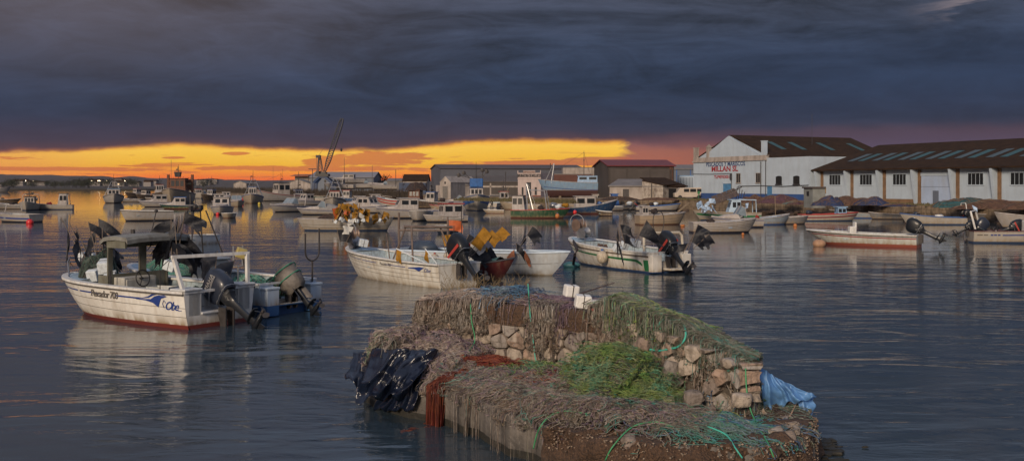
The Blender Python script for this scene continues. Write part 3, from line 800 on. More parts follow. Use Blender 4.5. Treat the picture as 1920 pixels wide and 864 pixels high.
NETDK = mat('net_strand_dark', (.05, .08, .06), .9, island=[(.02, .03, .03), (.06, .10, .08), (.03, .07, .05), (.14, .14, .12)], var=.3, scale=10)
NETGN = mat('net_strand_green', (.05, .2, .15), .9, island=[(.03, .22, .15), (.08, .30, .22), (.25, .30, .25), (.02, .10, .08)], var=.3, scale=10)
heap('fishing_net', 'brown and black net heaped inside the nearest boat behind the crate', 'fishing net', A_.w(1.5, -.15, .15), .85, .55, .62, NETD, 3, 220, NETBR, hdA)
heap('fishing_net', 'dark green net bundled on the foredeck under the black flags of the nearest boat', 'fishing net', A_.w(4.85, .0, 1.0), .5, .55, .62, NETD, 5, 240, NETDK, hdA)
gA = 'black marker flags standing on the bow of the nearest boat'
for i, (bp, tp, dr, fd, lab) in enumerate((
    ((165, 500), (114, 408), .6, (.4, 0, -.8), 'black flag drooping farthest left on the bow of the nearest boat'),
    ((175, 505), (142, 424), .7, (.2, .1, -1), 'long hanging black flag, second from the left on the bow of the nearest boat'),
    ((180, 500), (166, 416), .5, (.5, .1, -.6), 'narrow furled black flag between the bow flags of the nearest boat'),
    ((188, 495), (185, 409), .35, (.8, 0, -.9), 'triangular black flag with a straight upper edge, tallest on the bow of the nearest boat'),
    ((185, 500), (178, 432), .8, (-.3, 0, -1), 'short black flag hanging over the green net on the bow of the nearest boat'),
    ((195, 500), (199, 434), .8, (-.1, 0, -1), 'black flag hanging beside the wheelhouse on the bow of the nearest boat'))):
    d = 28.9+.15*i
    marker(W(*bp, d), W(*tp, d+.2), lab, size=.64, asp=.55, droop=dr+.1, fdir=fd, seed=20+i, fl_at=.2, flt=(i % 2 == 0), nfl=2 if i in (1, 5) else 1, pr=.015)
for i, (bp, tp, dr, fd, lab) in enumerate((
    ((322, 500), (321, 412), .5, (-1, 0, -.2), 'black flag drooping leftwards from the leftmost pole amidships on the nearest boat'),
    ((330, 495), (347, 397), .25, (.9, 0, -.35), 'square dark red-black flag, topmost of the cluster amidships on the nearest boat'),
    ((326, 500), (336, 405), .3, (-.2, 0, -1), 'small black flag behind the square one amidships on the nearest boat'),
    ((332, 498), (330, 440), .6, (-.9, 0, -.6), 'black flag hanging below the canopy roof edge of the nearest boat'),
    ((334, 500), (340, 435), .7, (.8, 0, -.7), 'lowest black flag, drooping to a point amidships on the nearest boat'),
    ((328, 500), (318, 432), .9, (-.6, 0, -.9), 'black flag folded against its pole beside the canopy of the nearest boat'))):
    d = 27.0+.1*i
    marker(W(*bp, d), W(*tp, d), lab, size=.66, asp=.6, droop=dr+.1, fdir=fd, seed=50+i, flt=False, nfl=2 if i in (0, 4) else 1, pr=.016)
for i, (bp, tp, dr, fd, lab) in enumerate((
    ((170, 505), (130, 418), .8, (.5, 0, -1), 'ragged black flag behind the drooping one on the bow of the nearest boat'),
    ((186, 500), (172, 440), .9, (-.2, 0, -1), 'crumpled black flag low over the foam floats of the nearest boat'),
    ((192, 500), (192, 428), .9, (.3, 0, -1), 'limp black flag between the two peaked ones on the nearest boat'),
    ((334, 500), (328, 420), .9, (-.3, 0, -1), 'limp black flag against the canopy corner of the nearest boat'))):
    marker(W(*bp, 28.5 if i < 3 else 26.8), W(*tp, 28.6 if i < 3 else 26.9), lab, size=.6, asp=.6, droop=dr, fdir=fd, seed=170+i, flt=False, nfl=2, pr=.014)
heap('fishing_net', 'dark rope and black cloth heaped by the engine of the nearest boat', 'fishing net', A_.w(.75, -.1, .45), .38, .75, .42, NETD, 77, 140, NETDK, hdA)
# rolled cloths beside A's arch
marker(W(402, 520, 25.6), W(408, 470, 26.), 'black flag hung over the stern arch of the nearest boat', size=.55, droop=.6, fdir=(-.7, 0, -.3), seed=71, flt=False)
marker(W(432, 515, 26.5), W(440, 487, 26.8), 'crumpled black flag lying behind the stern arch of the nearest boat', size=.6, droop=.3, fdir=(-.9, .2, -.1), seed=72, flt=False)

# ---- B: blue and white boat lying behind A, its engine wrapped in sacking
sB = G(560, 590); sB = Vector((sB.x-.35, sB.y+.35, 0)); hdB = R(146)
hB = Hull(6.9, 2.3, .86, 1.05, .25, .9, .92, .10, .5, 1.9, .4, .06)
B_ = Boat('fishing_boat', 'blue and white fishing boat behind the nearest one, its engine wrapped in sacking', 'boat', sB, hdB, hB); tB = B_.t
HM_B = hullmat('hull_pale_blue', (.42, .50, .58), (.03, .09, .22), .30, .3)
hull_part(hB, HM_B, tB, notch=.55, notch_d=.45); inner_part(hB, INSIDE, tB, .72, .12, .02); rail_part(hB, PAINTW, tB, w=.13, t=.05, out=.03); deck_part(hB, DECKB, tB, .72)
b = MB()
for s in (1, -1): b.b2((-.26, s*.58, .02), (.02, s*1.0, .72)); b.b2((-.28, s*.56, .72), (.0, s*1.03, .78))
b.b2((-.25, -.6, .26), (0, .6, .32)); b.build('stern_platform', HM_B, tB, bevel=.015)
b = MB(); a0 = Vector((-.05, -.85, .8)); top = a0+Vector((0, 0, .55))
U = [top+Vector((0, -.0, 0))+Vector((.0, .27*math.cos(t), -.27*math.sin(t)+.30)) for t in [PI*k/10 for k in range(11)]]
U = [U[0]+Vector((0, 0, .5))]+U+[U[-1]+Vector((0, 0, .62))]
b.tube([a0, a0+Vector((0, 0, .58))], .025, 6); b.tube(U, .024, 6); b.build('pole_crutch', DARKM, tB)
b = MB(); a0 = Vector((1.0, .9, .8))
b.tube([a0, a0+Vector((0, 0, .5))], .022, 6); b.tube([a0+Vector((.0, .16, 1.05)), a0+Vector((0, .16, .5)), a0+Vector((0, -.16, .5)), a0+Vector((0, -.16, 1.05))], .022, 6); b.build('pole_crutch', STEEL, tB)
b = MB(); b.b2((2.9, -.4, .15), (3.5, .45, 1.32)); b.box((3.2, 0, 1.36), (.7, .95, .06)); b.build('console', mat('console_grey', (.36, .37, .36), .5, var=.2), tB, bevel=.03)
o, Mo = outboard(tB, (-.10, 0, .50), .92, 48, ENGB, leg=ENGB, wrapped=True)
b = MB(); P = []; n = 18
for j, (z, r, dx) in enumerate(((-.12, .20, -.28), (-.02, .30, -.30), (.18, .36, -.30), (.42, .37, -.30), (.62, .34, -.30), (.78, .24, -.31), (.84, .10, -.31), (.85, .02, -.31))):
    row = []
    for k in range(n):
        a = 2*PI*k/n; q = r*(1+.10*math.sin(a*7+j)*(.9-z)+.07*mnoise.noise(Vector((math.cos(a)*2, math.sin(a)*2, j*.6))))
        row.append((dx+q*1.15*math.cos(a), q*.9*math.sin(a), z))
    P.append(row+[row[0]])
b.grid(P, flip=True); b.build('sack_cover', TARPG, o, smooth='all', M=Mo)
b = MB()
for j, z in enumerate((.30, .62)): b.tube([(-.3+.44*math.cos(a), .35*math.sin(a), z+.04*math.sin(a*2)) for a in [2*PI*k/16 for k in range(16)]], .018, 5, closed=True)
b.build('cord', mat('green_cord', (.03, .20, .12), .8), o, M=Mo)
b = MB(); P = []
for i in range(9): P.append([Mo @ Vector((-.35-.10*math.sin(i), -.32+i*.08, -.1-.1*j-.05*math.sin(i*2.1+j))) for j in range(5)])
b.grid(P); b.build('sack_skirt', TARPG, o, smooth='all')
heap('fishing_net', 'teal and white net spread along the foredeck of the boat with the sack-covered engine', 'fishing net', B_.w(4.7, 0, .9), 1.5, .75, .40, mat('net_teal', (.10, .26, .27), .8, var=.6, scale=16, bump=1, bscale=40), 8, 420, NETGN, hdB)
heap('fishing_net', 'dark net mixed with green rope amidships in the boat with the sack-covered engine', 'fishing net', B_.w(1.7, 0, .3), 1.0, .7, .62, NETD, 9, 300, NETGN, hdB)
# the work lamp and a tripod mast
heap('fishing_net', 'dark net and rope heaped by the sack-covered engine', 'fishing net', B_.w(.55, 0, .45), .35, .7, .42, NETD, 78, 140, NETGN, hdB)
b = MB(); ap = Vector((3.9, -.05, 2.75))
for q in ((3.2, .75, 1.0), (4.6, .65, 1.0), (3.3, -.75, 1.0), (4.5, -.8, 1.0)): b.tube([q, ap+Vector(((q[0]-3.9)*.22, q[1]*.3, 0))], .022, 5)
b.tube([(3.7, .35, 2.75), (4.05, -.35, 2.75)], .03, 6); b.box((3.72, .3, 2.83), (.1, .1, .14)); b.box((4.05, -.33, 2.83), (.1, .1, .14)); b.ball((3.9, 0, 2.86), .08, 8, 6); b.tube([(3.9, 0, 2.9), (3.9, 0, 3.12)], .012, 5)
b.build('tripod_mast', DARKM, tB)
t = thing('work_lamp', 'boxy work lamp with a yellow back above the stern arch of the nearest boat', 'lamp', W(452, 474, 26.6)); b = MB()
b.box((0, 0, 0), (.26, .16, .26), rot=rot3(.2, .3, .5)); b.build('lamp_housing', mat('yellowed_plastic', (.42, .34, .12), .5, var=.4), t, bevel=.02)
b = MB(); b.tube([(.05, 0, -.1), (.16, .05, -.75)], .03, 6); b.build('bracket', DARKM, t)

# ---- C: second white boat (rusty), drum hauler on the bow
sC = Vector((-2.05, 34.9, 0)); 
pS = G(850, 534); pN = G(838, 540)
pB = G(650, 517)
sC = Vector(((G(838, 541).x+.40), G(838, 541).y+.55, 0)); hdC = math.atan2(pB.y+.9-sC.y, pB.x-sC.x)
hC = Hull(7.0, 2.05, .80, 1.08, .25, .85, .90, .10, .5, 1.9, .42, .05)
C_ = Boat('fishing_boat', 'grubby white open fishing boat with thin blue stripe and a hauler drum on its bow', 'boat', sC, hdC, hC); tC = C_.t
HM_C = hullmat('hull_white_c', (.60, .58, .52), (.03, .08, .10), -.02, .7)
hull_part(hC, HM_C, tC); inner_part(hC, INSIDE, tC, .80, .12); rail_part(hC, PAINTW, tC, w=.14, t=.05, out=.03); rub_part(hC, LINE, tC, dz=.03, t=.03, out=.035); deck_part(hC, DECKB, tC, .80)
b = MB()
for z in (.52, .37, .22): band(hC, b, z-.006, z+.006, 0, .985, .005, zmode=True)
b.build('lap_line', LINE, tC)
b = MB(); band(hC, b, .60, .625, .26, .44, .007, zmode=True, sides=(1,)); band(hC, b, .60, .625, .52, .66, .007, zmode=True, sides=(1,)); band(hC, b, .60, .625, .68, .93, .007, zmode=True, sides=(1,), taper=True)
P1 = [(1.65, .625), (1.3, .65), (1.0, .68), (.75, .66)]; P2 = [(1.65, .595), (1.3, .59), (1.05, .52), (.85, .62)]
b.grid([[hC.at(x, z, 1, .01) for x, z in P1], [hC.at(x, z, 1, .01) for x, z in P2]]); b.build('wave_stripe', NAVY, tC)
side_text(hC, 'Pescador 700', 3.05, .61, .15, 1, LINE, tC, shear=.35, spacing=.86); side_text(hC, 'Obe', .62, .57, .2, 1, NAVY, tC, shear=.5)
side_text(hC, 'MURSAGO', 5.75, .66, .16, 1, LINE, tC)
b = MB()
for u in (.22, .42, .60): q = hC.pt(u, 1, 1); b.b2((q.x-.12, -q.y+.1, .46), (q.x+.12, q.y-.1, .51))
b.build('thwart', INSIDE, tC)
# goal posts of pipe
b = MB()
for x, lean in ((1.55, .35), ):
    b.tube([(x, .85, .82), (x+.4, .62, 2.0)], .035, 6); b.tube([(x-.1, -.85, .82), (x+.35, -.6, 2.0)], .035, 6)
b.tube([(2.3, .7, 2.02), (1.6, -.95, 1.98)], .05, 6); b.tube([(2.75, .85, .85), (2.3, .62, 2.0)], .03, 6); b.tube([(2.9, .9, .85), (3.1, .9, 1.75)], .022, 6)
b.build('pipe_gantry', mat('pipe_brown', (.16, .12, .10), .6, metal=.2, var=.4), tC)
def hauler(parent, x, y, z, s=1., yaw=0.):
    Mx = Matrix.Translation((x, y, z)) @ Matrix.Rotation(yaw, 4, 'Z') @ Matrix.Scale(s, 4)
    b = MB()
    def bell(c, r, L, ax):
        c = Vector(c); ax = Vector(ax).normalized()
        b.tube([c, c+ax*L*.15, c+ax*L*.5, c+ax*L*.85, c+ax*L], [r, r*.8, r*.55, r*.8, r], 16)
        b.tube([c+ax*L, c+ax*(L*1.02)], [r, r*.82], 16)
    bell((.2, .25, .30), .24, .34, (-.3, -1, 0)); b.build('hauler_drum', mat('drum_worn', (.20, .14, .11), .5, metal=.4, var=.4), parent, smooth=True, M=Mx)
    b = MB(); bell((-.15, .45, .0), .21, .3, (-.3, -1, .1)); b.tube([(0, 0, -.2), (0, 0, .3)], .06, 8); b.box((0, .1, -.1), (.3, .3, .2)); b.build('hauler_base', GREYM, parent, smooth=True, M=Mx)
    b = MB(); b.tube([(.2+.3*math.cos(a), .15, .42+.3*math.sin(a)) for a in [PI*(-.1+1.2*k/10) for k in range(11)]], .014, 5); b.build('hoop_guard', STEEL, parent, M=Mx)
hauler(tC, 6.45, 0, 1.25, 1.1, .2)
outboard(tC, (-.06, 0, .72), 1.12, 46, ENGB, None, stripe=REDP)
b = MB(); a0 = Vector((.35, -.2, .5)); b.tube([a0, a0+Vector((0, 0, 1.0))], .02, 6)
b.tube([a0+Vector((0, .17*math.cos(t), 1.22-.17*math.sin(t))) for t in [PI*k/8 for k in range(9)]], .016, 5)
b.tube([a0+Vector((0, .17, 1.2)), a0+Vector((0, .17, 1.6))], .016, 5); b.tube([a0+Vector((0, -.17, 1.2)), a0+Vector((0, -.17, 2.3))], .016, 5); b.build('pole_crutch', DARKM, tC)
foamblock(C_.w(5.7, .2, 1.28), .30, rot3(.1, .2, .4), 'grey foam float roped to the bow of the grubby white boat')
marker(W(640, 464, 38.4), W(632, 430, 38.4), 'black flag hanging over the bow hauler of the grubby white boat', size=.60, droop=.4, fdir=(.9, 0, -.1), seed=81, flt=False)
marker(W(645, 462, 38.3), W(664, 425, 38.3), 'white lettered flag on the bow of the grubby white boat', WHTF, size=.42, droop=.15, fdir=(-1, 0, -.2), seed=82, flt=False)
for (px, py, d, lab, m, cat, s) in ((720, 478, 35.5, 'orange and dark dip net bundle amidships in the grubby white boat', NETD, 'fishing net', .35),
                             (700, 486, 36, 'dark net lying on the floor of the grubby white boat', NETD, 'fishing net', .4)):
    heap('fishing_net', lab, cat, C_.w(2.2 if px == 720 else 3.8, 0, .15), .9, .5, s, m, int(px), 90, NETBR, hdC)
for i, (bp, tp, lab) in enumerate((((822, 498), (797, 466), 'yellow pole flag leaning left by the stern of the grubby white boat'), ((812, 500), (743, 466), 'yellow-tipped oar lying along the gunwale of the grubby white boat'))):
    marker(W(*bp, 35.2), W(*tp, 35.6), lab, YELF, size=.28, droop=.9, fdir=(.3, 0, -1), seed=90+i, flt=False, pole=FOAM, pr=.02)
# yellow flags fan over its stern
gY = 'yellow marker flags fanned over the middle boats'
for i, (bp, tp, fm, fd, dr, n, lab) in enumerate((
    ((864, 480), (907, 424), YELF, (.5, 0, -.6), .25, 2, 'pair of yellow flags, leftmost of the fan leaning over the middle boats'),
    ((868, 484), (923, 430), YELF, (.7, 0, -.5), .25, 1, 'yellow flag, second from the left in the fan over the middle boats'),
    ((880, 484), (942, 424), YELF, (.9, 0, -.5), .1, 2, 'pair of stiff yellow flags, rightmost of the fan over the middle boats'),
    ((858, 478), (893, 444), WHTF, (1, 0, -.4), .3, 1, 'white striped flag low in the fan over the middle boats'),
    ((872, 484), (884, 460), BLKPL, (1, 0, -.3), .5, 1, 'black flag, upper of two below the yellow fan'),
    ((885, 486), (908, 466), BLKPL, (.6, 0, -.6), .4, 1, 'black flag, lower of two below the yellow fan'),
    ((838, 482), (828, 440), YELF, (.9, 0, -.1), .3, 1, 'dull yellow flag on the crutch pole of the grubby white boat'),
    ((836, 482), (842, 444), BLKPL, (.9, 0, -.8), .5, 1, 'black flag drooping from the crutch pole of the grubby white boat'),
    ((878, 486), (900, 452), YELF, (.8, 0, -.6), .3, 1, 'dull yellow flag tucked under the rightmost pair in the fan'),
    ((860, 480), (880, 438), BLKPL, (.8, 0, -.6), .5, 1, 'ragged black flag between the yellow flags of the fan'),
    ((890, 488), (921, 462), BLKPL, (.5, 0, -.8), .5, 1, 'black flag farthest to the bow side below the yellow fan'),
    ((862, 478), (866, 448), YELF, (.3, 0, -1), .8, 1, 'small yellow flag tied on a thin post behind the big black engine'))):
    d = 36.+.12*i
    marker(W(*bp, d), W(*tp, d+.3), lab, fm, size=.44, droop=dr*.5, fdir=fd, seed=100+i, nfl=n, flt=False, pr=.013, fold=.3)

# ---- D: long pale boat behind C, bow to the right
pS = G(752, 486); pB = G(1040, 516)
hD = Hull(8.2, 1.9, .80, .95, .2, 1.0, .95, .10, .45, 2.2, .35, .05)
bD = Vector((2.05, 39.0, 0)); stD = Vector((-4.75, 43.2, 0)); hdD = math.atan2((bD-stD).y, (bD-stD).x)
D_ = Boat('fishing_boat', 'long pale blue-white open boat with a pointed bow behind the grubby one', 'boat', stD, hdD, hD); tD = D_.t
hull_part(hD, hullmat('hull_white_d', (.50, .54, .57), (.20, .16, .10), .02, .35), tD); inner_part(hD, INSIDE, tD, .84, .12); rail_part(hD, mat('rail_blue_white', (.50, .60, .70), .5, var=.15), tD, w=.14, t=.06, out=.04); deck_part(hD, DECKB, tD, .84)
b = MB(); band(hD, b, .34, .355, 0, .985, .005, zmode=True); b.build('lap_line', LINE, tD)
b = MB()
for u in (.2, .45, .65): q = hD.pt(u, 1, 1); b.b2((q.x-.15, -q.y+.1, .5), (q.x+.15, q.y-.1, .56))
b.build('thwart', INSIDE, tD)
b = MB()
b.tube([(.5, -.75, .8), (.5, -.75, 2.35)], .05, 6); b.tube([(.5, -.75, 1.62), (2.6, -.2, 1.64)], .045, 6); b.tube([(2.6, -.2, .8), (2.6, -.2, 2.2)], .04, 6); b.build('pipe_gantry', MATS['pipe_brown'], tD)
t = thing('tarpaulin_bundle', 'dark blue tarpaulin hump on the stern of the long pale boat', 'tarpaulin', D_.w(1.1, .2, .82), hdD); b = MB(); b.ball((0, 0, 0), .6, 14, 8, sc=(1.1, .7, .55), rough=.3, seed=2); b.build('tarpaulin', mat('tarp_navy', (.035, .05, .075), .45, var=.3, bump=.5, bscale=5), t, smooth='all')
for i, (px, py, d, m, lab) in enumerate(((840, 480, 38., BUOYC, 'pale round float on the gunwale near the crutch pole'), (815, 484, 38., BUOYC, 'rusty white jug float resting in the stern of the middle boats'))):
    fender(W(px, py, d), .17, m, lab, 'float', 'net_float', REDP, sc=(1, 1, 1))
marker(W(975, 462, 40), W(999, 423, 40), 'black flag on a slanting pole above the bow of the long pale boat', size=.55, droop=.45, fdir=(.8, 0, -.7), seed=121, nfl=2, flt=False)
marker(W(970, 482, 39), W(968, 455, 39), 'small black flag peak over two orange flags by the pale bow', size=.40, droop=.6, fdir=(.5, 0, -.9), seed=122, flt=False)
OR2 = mat('dull_orange_flag', (.34, .12, .05), .6, var=.3)
marker(W(966, 484, 39), W(964, 467, 39), 'dull orange flag, left of the two beside the pale bow', OR2, size=.38, droop=.3, fdir=(-.4, 0, -1), seed=123, flt=False)
marker(W(982, 484, 39), W(983, 468, 39), 'dull orange flag, right of the two beside the pale bow', OR2, size=.38, droop=.3, fdir=(.2, 0, -1), seed=124, flt=False)
marker(W(843, 455, 52), W(841, 412, 52), 'bright orange flag flying above the water behind the middle boats', ORGF, size=.62, droop=.15, fdir=(1, 0, -.05), seed=125, flt=False, fold=.5)

# ---- small dark red boat between C and D
hR = Hull(3.0, 1.35, .55, .85, .2, .7, .9, .12, .5, 1.8, .4, .04)
bR = G(942, 525); stR = G(880, 540)
stR = Vector((-2.7, 38.1, 0)); R_ = Boat('rowing_boat', 'small dark red boat with a green tarp wedged between the middle boats', 'boat', stR, R(-21), hR); tR = R_.t
hull_part(hR, hullmat('hull_maroon', (.10, .02, .02), (.02, .02, .03), .0, .3), tR); inner_part(hR, NETD, tR, .8, .1); rail_part(hR, mat('rail_dark', (.06, .06, .07), .6), tR, w=.07, t=.05, out=.03)
b = MB(); P = []
for i in range(8):
    u = .25+.08*i; q = hR.pt(u, 1, 1); P.append([(q.x, t_*q.y*.9, q.z+.03+.09*(1-t_*t_)+.02*math.sin(i*2+t_*4)) for t_ in (-1, -.5, 0, .5, 1)])
b.grid(P, flip=True); b.build('cover', mat('tarp_green', (.05, .13, .10), .6, var=.4, bump=.5), tR, smooth='all')

# ---- E: white boat with green stripe
pE1, pE2 = G(1242, 514), G(1110, 497)
stE = Vector(((pE1.x+.35), pE1.y+.75, 0)); hdE = math.atan2(pE2.y+1.1-stE.y, pE2.x-.1-stE.x)
hE = Hull(6.9, 2.25, .82, 1.12, .25, .85, .90, .10, .5, 1.9, .42, .06)
E_ = Boat('fishing_boat', 'white fishing boat with a curved green stripe and chalky round fender on its side', 'boat', stE, hdE, hE); tE = E_.t
HM_E = hullmat('hull_white_e', (.60, .58, .53), (.025, .05, .12), .07, .6)
hull_part(hE, HM_E, tE, notch=.5, notch_d=.35); inner_part(hE, INSIDE, tE, .78, .12); rail_part(hE, PAINTW, tE, w=.14, t=.05, out=.03); rub_part(hE, mat('rub_brown', (.10, .07, .05), .7), tE, dz=.13, t=.045, out=.035); deck_part(hE, DECKB, tE, .78)
b = MB(); band(hE, b, .42, .52, .13, .97, .007, zmode=True, sides=(1,), taper=True)
P1 = [(.95, .52), (.7, .50), (.5, .42), (.42, .33)]; P2 = [(.95, .43), (.75, .40), (.6, .34), (.43, .26)]
b.grid([[hE.at(x, z, 1, .008) for x, z in P1], [hE.at(x, z, 1, .008) for x, z in P2]], flip=True)
b.grid([[hE.at(.34, z, 1, .008) for z in (.08, .3, .52)], [hE.at(.05, z, 1, .008) for z in (.08, .3, .52)]]); b.build('green_stripe', GREENP, tE)
b = MB()
for s in (1, -1): b.b2((-.24, s*.52, .02), (.02, s*.98, .74))
b.b2((-.5, .3, .12), (-.02, -.9, .2)); b.build('stern_platform', HM_E, tE, bevel=.015)
b = MB(); b.tube([(.35, .95, .86), (.38, .93, 1.45), (.36, .8, 1.58), (.30, -.8, 1.58), (.28, -.93, 1.45), (.25, -.95, .86)], .055, 8); b.build('stern_arch', CREAM, tE, smooth=True)
b = MB()
for s in (1, -1):
    pts_ = [hE.pt(u, 1, s)+Vector((0, -s*.06, .26)) for u in (.03, .15, .3, .45, .58, .66)]; b.tube(pts_, .014, 5)
    for u in (.03, .13, .23, .33, .43, .53, .63): q = hE.pt(u, 1, s)+Vector((0, -s*.06, 0)); b.tube([q, q+Vector((0, 0, .26))], .012, 5)
b.build('side_rail', GREYM, tE)
b = MB()
for u in (.25, .5): q = hE.pt(u, 1, 1); b.b2((q.x-.15, -q.y+.1, .45), (q.x+.15, q.y-.1, .5))
b.build('thwart', INSIDE, tE)
hauler(tE, 6.0, 0, 1.35, 1.15, .5)
b = MB(); c0 = Vector((.75, -.1, 1.1)); b.tube([c0+Vector((0, .28*math.sin(a)*(1-.15*math.cos(a)), .85+.5*-math.cos(a))) for a in [2*PI*k/20 for k in range(20)]], .018, 5, closed=True); b.tube([c0+Vector((0, 0, -.5)), c0+Vector((0, 0, .36))], .02, 5); b.build('hoop', DARKM, tE)
outboard(tE, (-.12, .0, .56), 1.12, 50, ENGB, None, stripe=REDP)
fender(hE.at(2.75, .55, 1, .20) and E_.M @ hE.at(2.75, .50, 1, .22), .24, BUOYC, 'chalky round fender with a blue cap hanging on the green-striped boat', sc=(1, 1, 1.15))
fender(G(1072, 497, .08), .2, mat('teal_float', (.04, .14, .16), .5), 'teal mooring float on a chain under the bow of the green-striped boat', 'buoy', 'mooring_buoy', ROPE, sc=(1.9, 1, .8))
t = tag(MB().tube([G(1075, 495, .15), W(1078, 478, 39.3), W(1082, 468, 39.6), E_.w(6.7, .1, 1.0)], .06, 6).build('mooring_chain', NETD), 'weed-hung mooring chain under the bow of the green-striped boat', 'chain')
for i, (px, py, d, s, lab) in enumerate(((1191, 456, 39, .30, 'white foam float at the foot of the tallest flag on the green-striped boat'), (1171, 460, 39.4, .26, 'foam float, middle of three in the green-striped boat'), (1158, 466, 38.8, .26, 'foam float, lowest of three in the green-striped boat'))):
    foamblock(W(px, py, d), s, rot3(.3*i, .3, .4), lab)
for i, (bp, tp, fd, dr, n, lab) in enumerate((
    ((1165, 462), (1158, 426), (.1, 0, -1), .5, 1, 'narrow black flag, leftmost of the group amidships on the green-striped boat'),
    ((1172, 460), (1162, 420), (1, 0, -.5), .4, 2, 'black flag with a ragged edge amidships on the green-striped boat'),
    ((1163, 463), (1154, 443), (.4, 0, -.9), .8, 1, 'short black flag low among the gear of the green-striped boat'),
    ((1190, 455), (1213, 412), (.9, 0, -1), .15, 1, 'large triangular black flag, tallest on the green-striped boat'),
    ((1290, 470), (1309, 420), (1, 0, -.5), .2, 1, 'black flag, topmost of the group over the engine of the green-striped boat'),
    ((1285, 470), (1303, 434), (1, 0, -.3), .2, 1, 'black flag, second from the top over the engine of the green-striped boat'),
    ((1300, 466), (1330, 438), (.4, 0, -.9), .05, 1, 'square black flag with a white streak over the engine of the green-striped boat'),
    ((1280, 476), (1290, 456), (-.9, 0, -.5), .3, 1, 'black flag hanging against the arch of the green-striped boat'))):
    marker(W(*bp, 38.), W(*tp, 38.), lab, size=.48 if i != 3 else .8, droop=dr, fdir=fd, seed=140+i, nfl=n, flt=False, tri=(i == 3), pr=.014)
heap('fishing_net', 'dark rope and net coiled in the waist of the green-striped boat', 'fishing net', E_.w(4.6, 0, .3), .5, .5, .55, NETD, 33, 90, NETBR, hdE)

# ---- skiffs beyond A: F and G
def skiff(label, stern, bow, B, fs, fb, hm, rail=PAINTW, inside=INSIDE, sr=.9, stripe=None, group=None, name='open_boat', ud=.85, motor=None, lines=0, rake=.6, L=None, rub=None, cat='boat', thw=(.25, .5, .7), full=1.9, loc=None, rz=None, mtilt=50, mcol=ENGB, ms=.8, p0=.12):
    if loc is None:
        a, c = G(*stern), G(*bow); d = c-a; rz = math.atan2(d.y, d.x); L = d.length+rake*.8 if L is None else L; loc = a
    h = Hull(L, B, fs, fb, .2, rake, sr, p0, .5, full, .42, .04); bo = Boat(name, label, cat, loc, rz, h, group); t = bo.t
    hull_part(h, hm, t); inner_part(h, inside, t, ud, .1); rail_part(h, rail, t, w=.09, t=.045, out=.025)
    if ud < .99: deck_part(h, rail, t, ud)
    if rub: rub_part(h, rub, t, dz=.06, t=.05)
    if stripe:
        b = MB()
        for (z0, z1, u0, u1) in stripe[1]: band(h, b, z0, z1, u0, u1, .006, zmode=True)
        b.build('stripe', stripe[0], t)
    if lines:
        b = MB()
        for k in range(lines): z = fs*(.2+.6*k/max(1, lines)); band(h, b, z-.008, z+.008, 0, .985, .005, zmode=True)
        b.build('lap_line', LINE, t)
    if thw:
        b = MB()
        for u in thw: q = h.pt(u, 1, 1); b.b2((q.x-.13, -q.y+.07, fs*.55), (q.x+.13, q.y-.07, fs*.55+.05))
        b.build('thwart', inside, t)
    if motor: outboard(t, (-.05, 0, fs-.05), ms, mtilt, mcol, None, leg=ENGB, stripe=motor if motor is not True else None)
    return bo
skiff('small white rowing boat floating behind the flags of the nearest boat', (400, 455), (356, 458), 1.3, .50, .62, hullmat('hull_pale', (.50, .54, .58), (.10, .10, .10), .0, .2), L=3.0, rz=None)
skiff('little white pram with a dark bottom beyond the long pale boat', (846, 436), (800, 443), 1.35, .55, .62, hullmat('hull_pram', (.42, .41, .38), (.02, .03, .05), .18, .3), L=2.7)
# ================================================================ land, quay and buildings
ZQ = 1.4
QO = Vector((26.5, 148, 0)); QA = Vector((.41, -.912, 0)); QB = Vector((.912, .41, 0))
def Q(u, v, z=0.): return QO+QA*u+QB*v+Vector((0, 0, z))
QM = Matrix(((QA.x, QB.x, 0, QO.x), (QA.y, QB.y, 0, QO.y), (0, 0, 1, 0), (0, 0, 0, 1)))
DIRT = mat('quay_dirt', (.16, .125, .09), .95, var=.5, scale=.35, bump=1, bscale=3)
QST = mat('quay_stone', (.24, .18, .12), .9, col2=(.09, .065, .045), scale=1.3, bump=2, bscale=3.5, stain=(.03, .025, .02), stain_amt=.8)
edge_l = [Q(95, -5.5), Q(60, -5.5), Q(30, -5.3), Q(3, -5.5), G(1180, 392.5), G(1080, 388), G(960, 384), G(850, 380), G(700, 374.5), G(560, 370), G(450, 366.5), G(375, 363.5)]
poly = [(p.x, p.y) for p in edge_l]+[(-150, 700), (-150, 1500), (900, 1500), (900, 60)]
b = MB(); b.prism(poly, -1.5, ZQ); tag(b.build('harbour_ground', DIRT), kind='structure')
# the quay wall in courses of rough blocks
b = MB(); rq = random.Random(8)
def wall_blocks(b, a, c, z0, z1, n, ch=.45, wid=1.2, out=.12, jit=.06):
    L = (c-a).length; d = (c-a).normalized(); nr = Vector((-d.y, d.x, 0))
    if nr.y > 0: nr = -nr
    z = z0
    while z < z1-.05:
        h = min(ch*rq.uniform(.8, 1.2), z1-z); s = 0
        while s < L:
            w = wid*rq.uniform(.6, 1.4); o = out+rq.uniform(-jit, jit); m = a+d*(s+w/2)+nr*(o/2)
            b.box((m.x, m.y, z+h/2), (w*.97, o+.3, h*.94), rot=math.atan2(d.y, d.x)); s += w
        z += h
for i in range(8): wall_blocks(b, edge_l[i], edge_l[i+1], -.3, ZQ+(.06 if i < 3 else 0), 0, wid=1.3 if i < 4 else 3, ch=.42)
tag(b.build('quay_wall', QST, bevel=0), 'rough brown stone quay wall running along the harbour basin', 'quay wall')
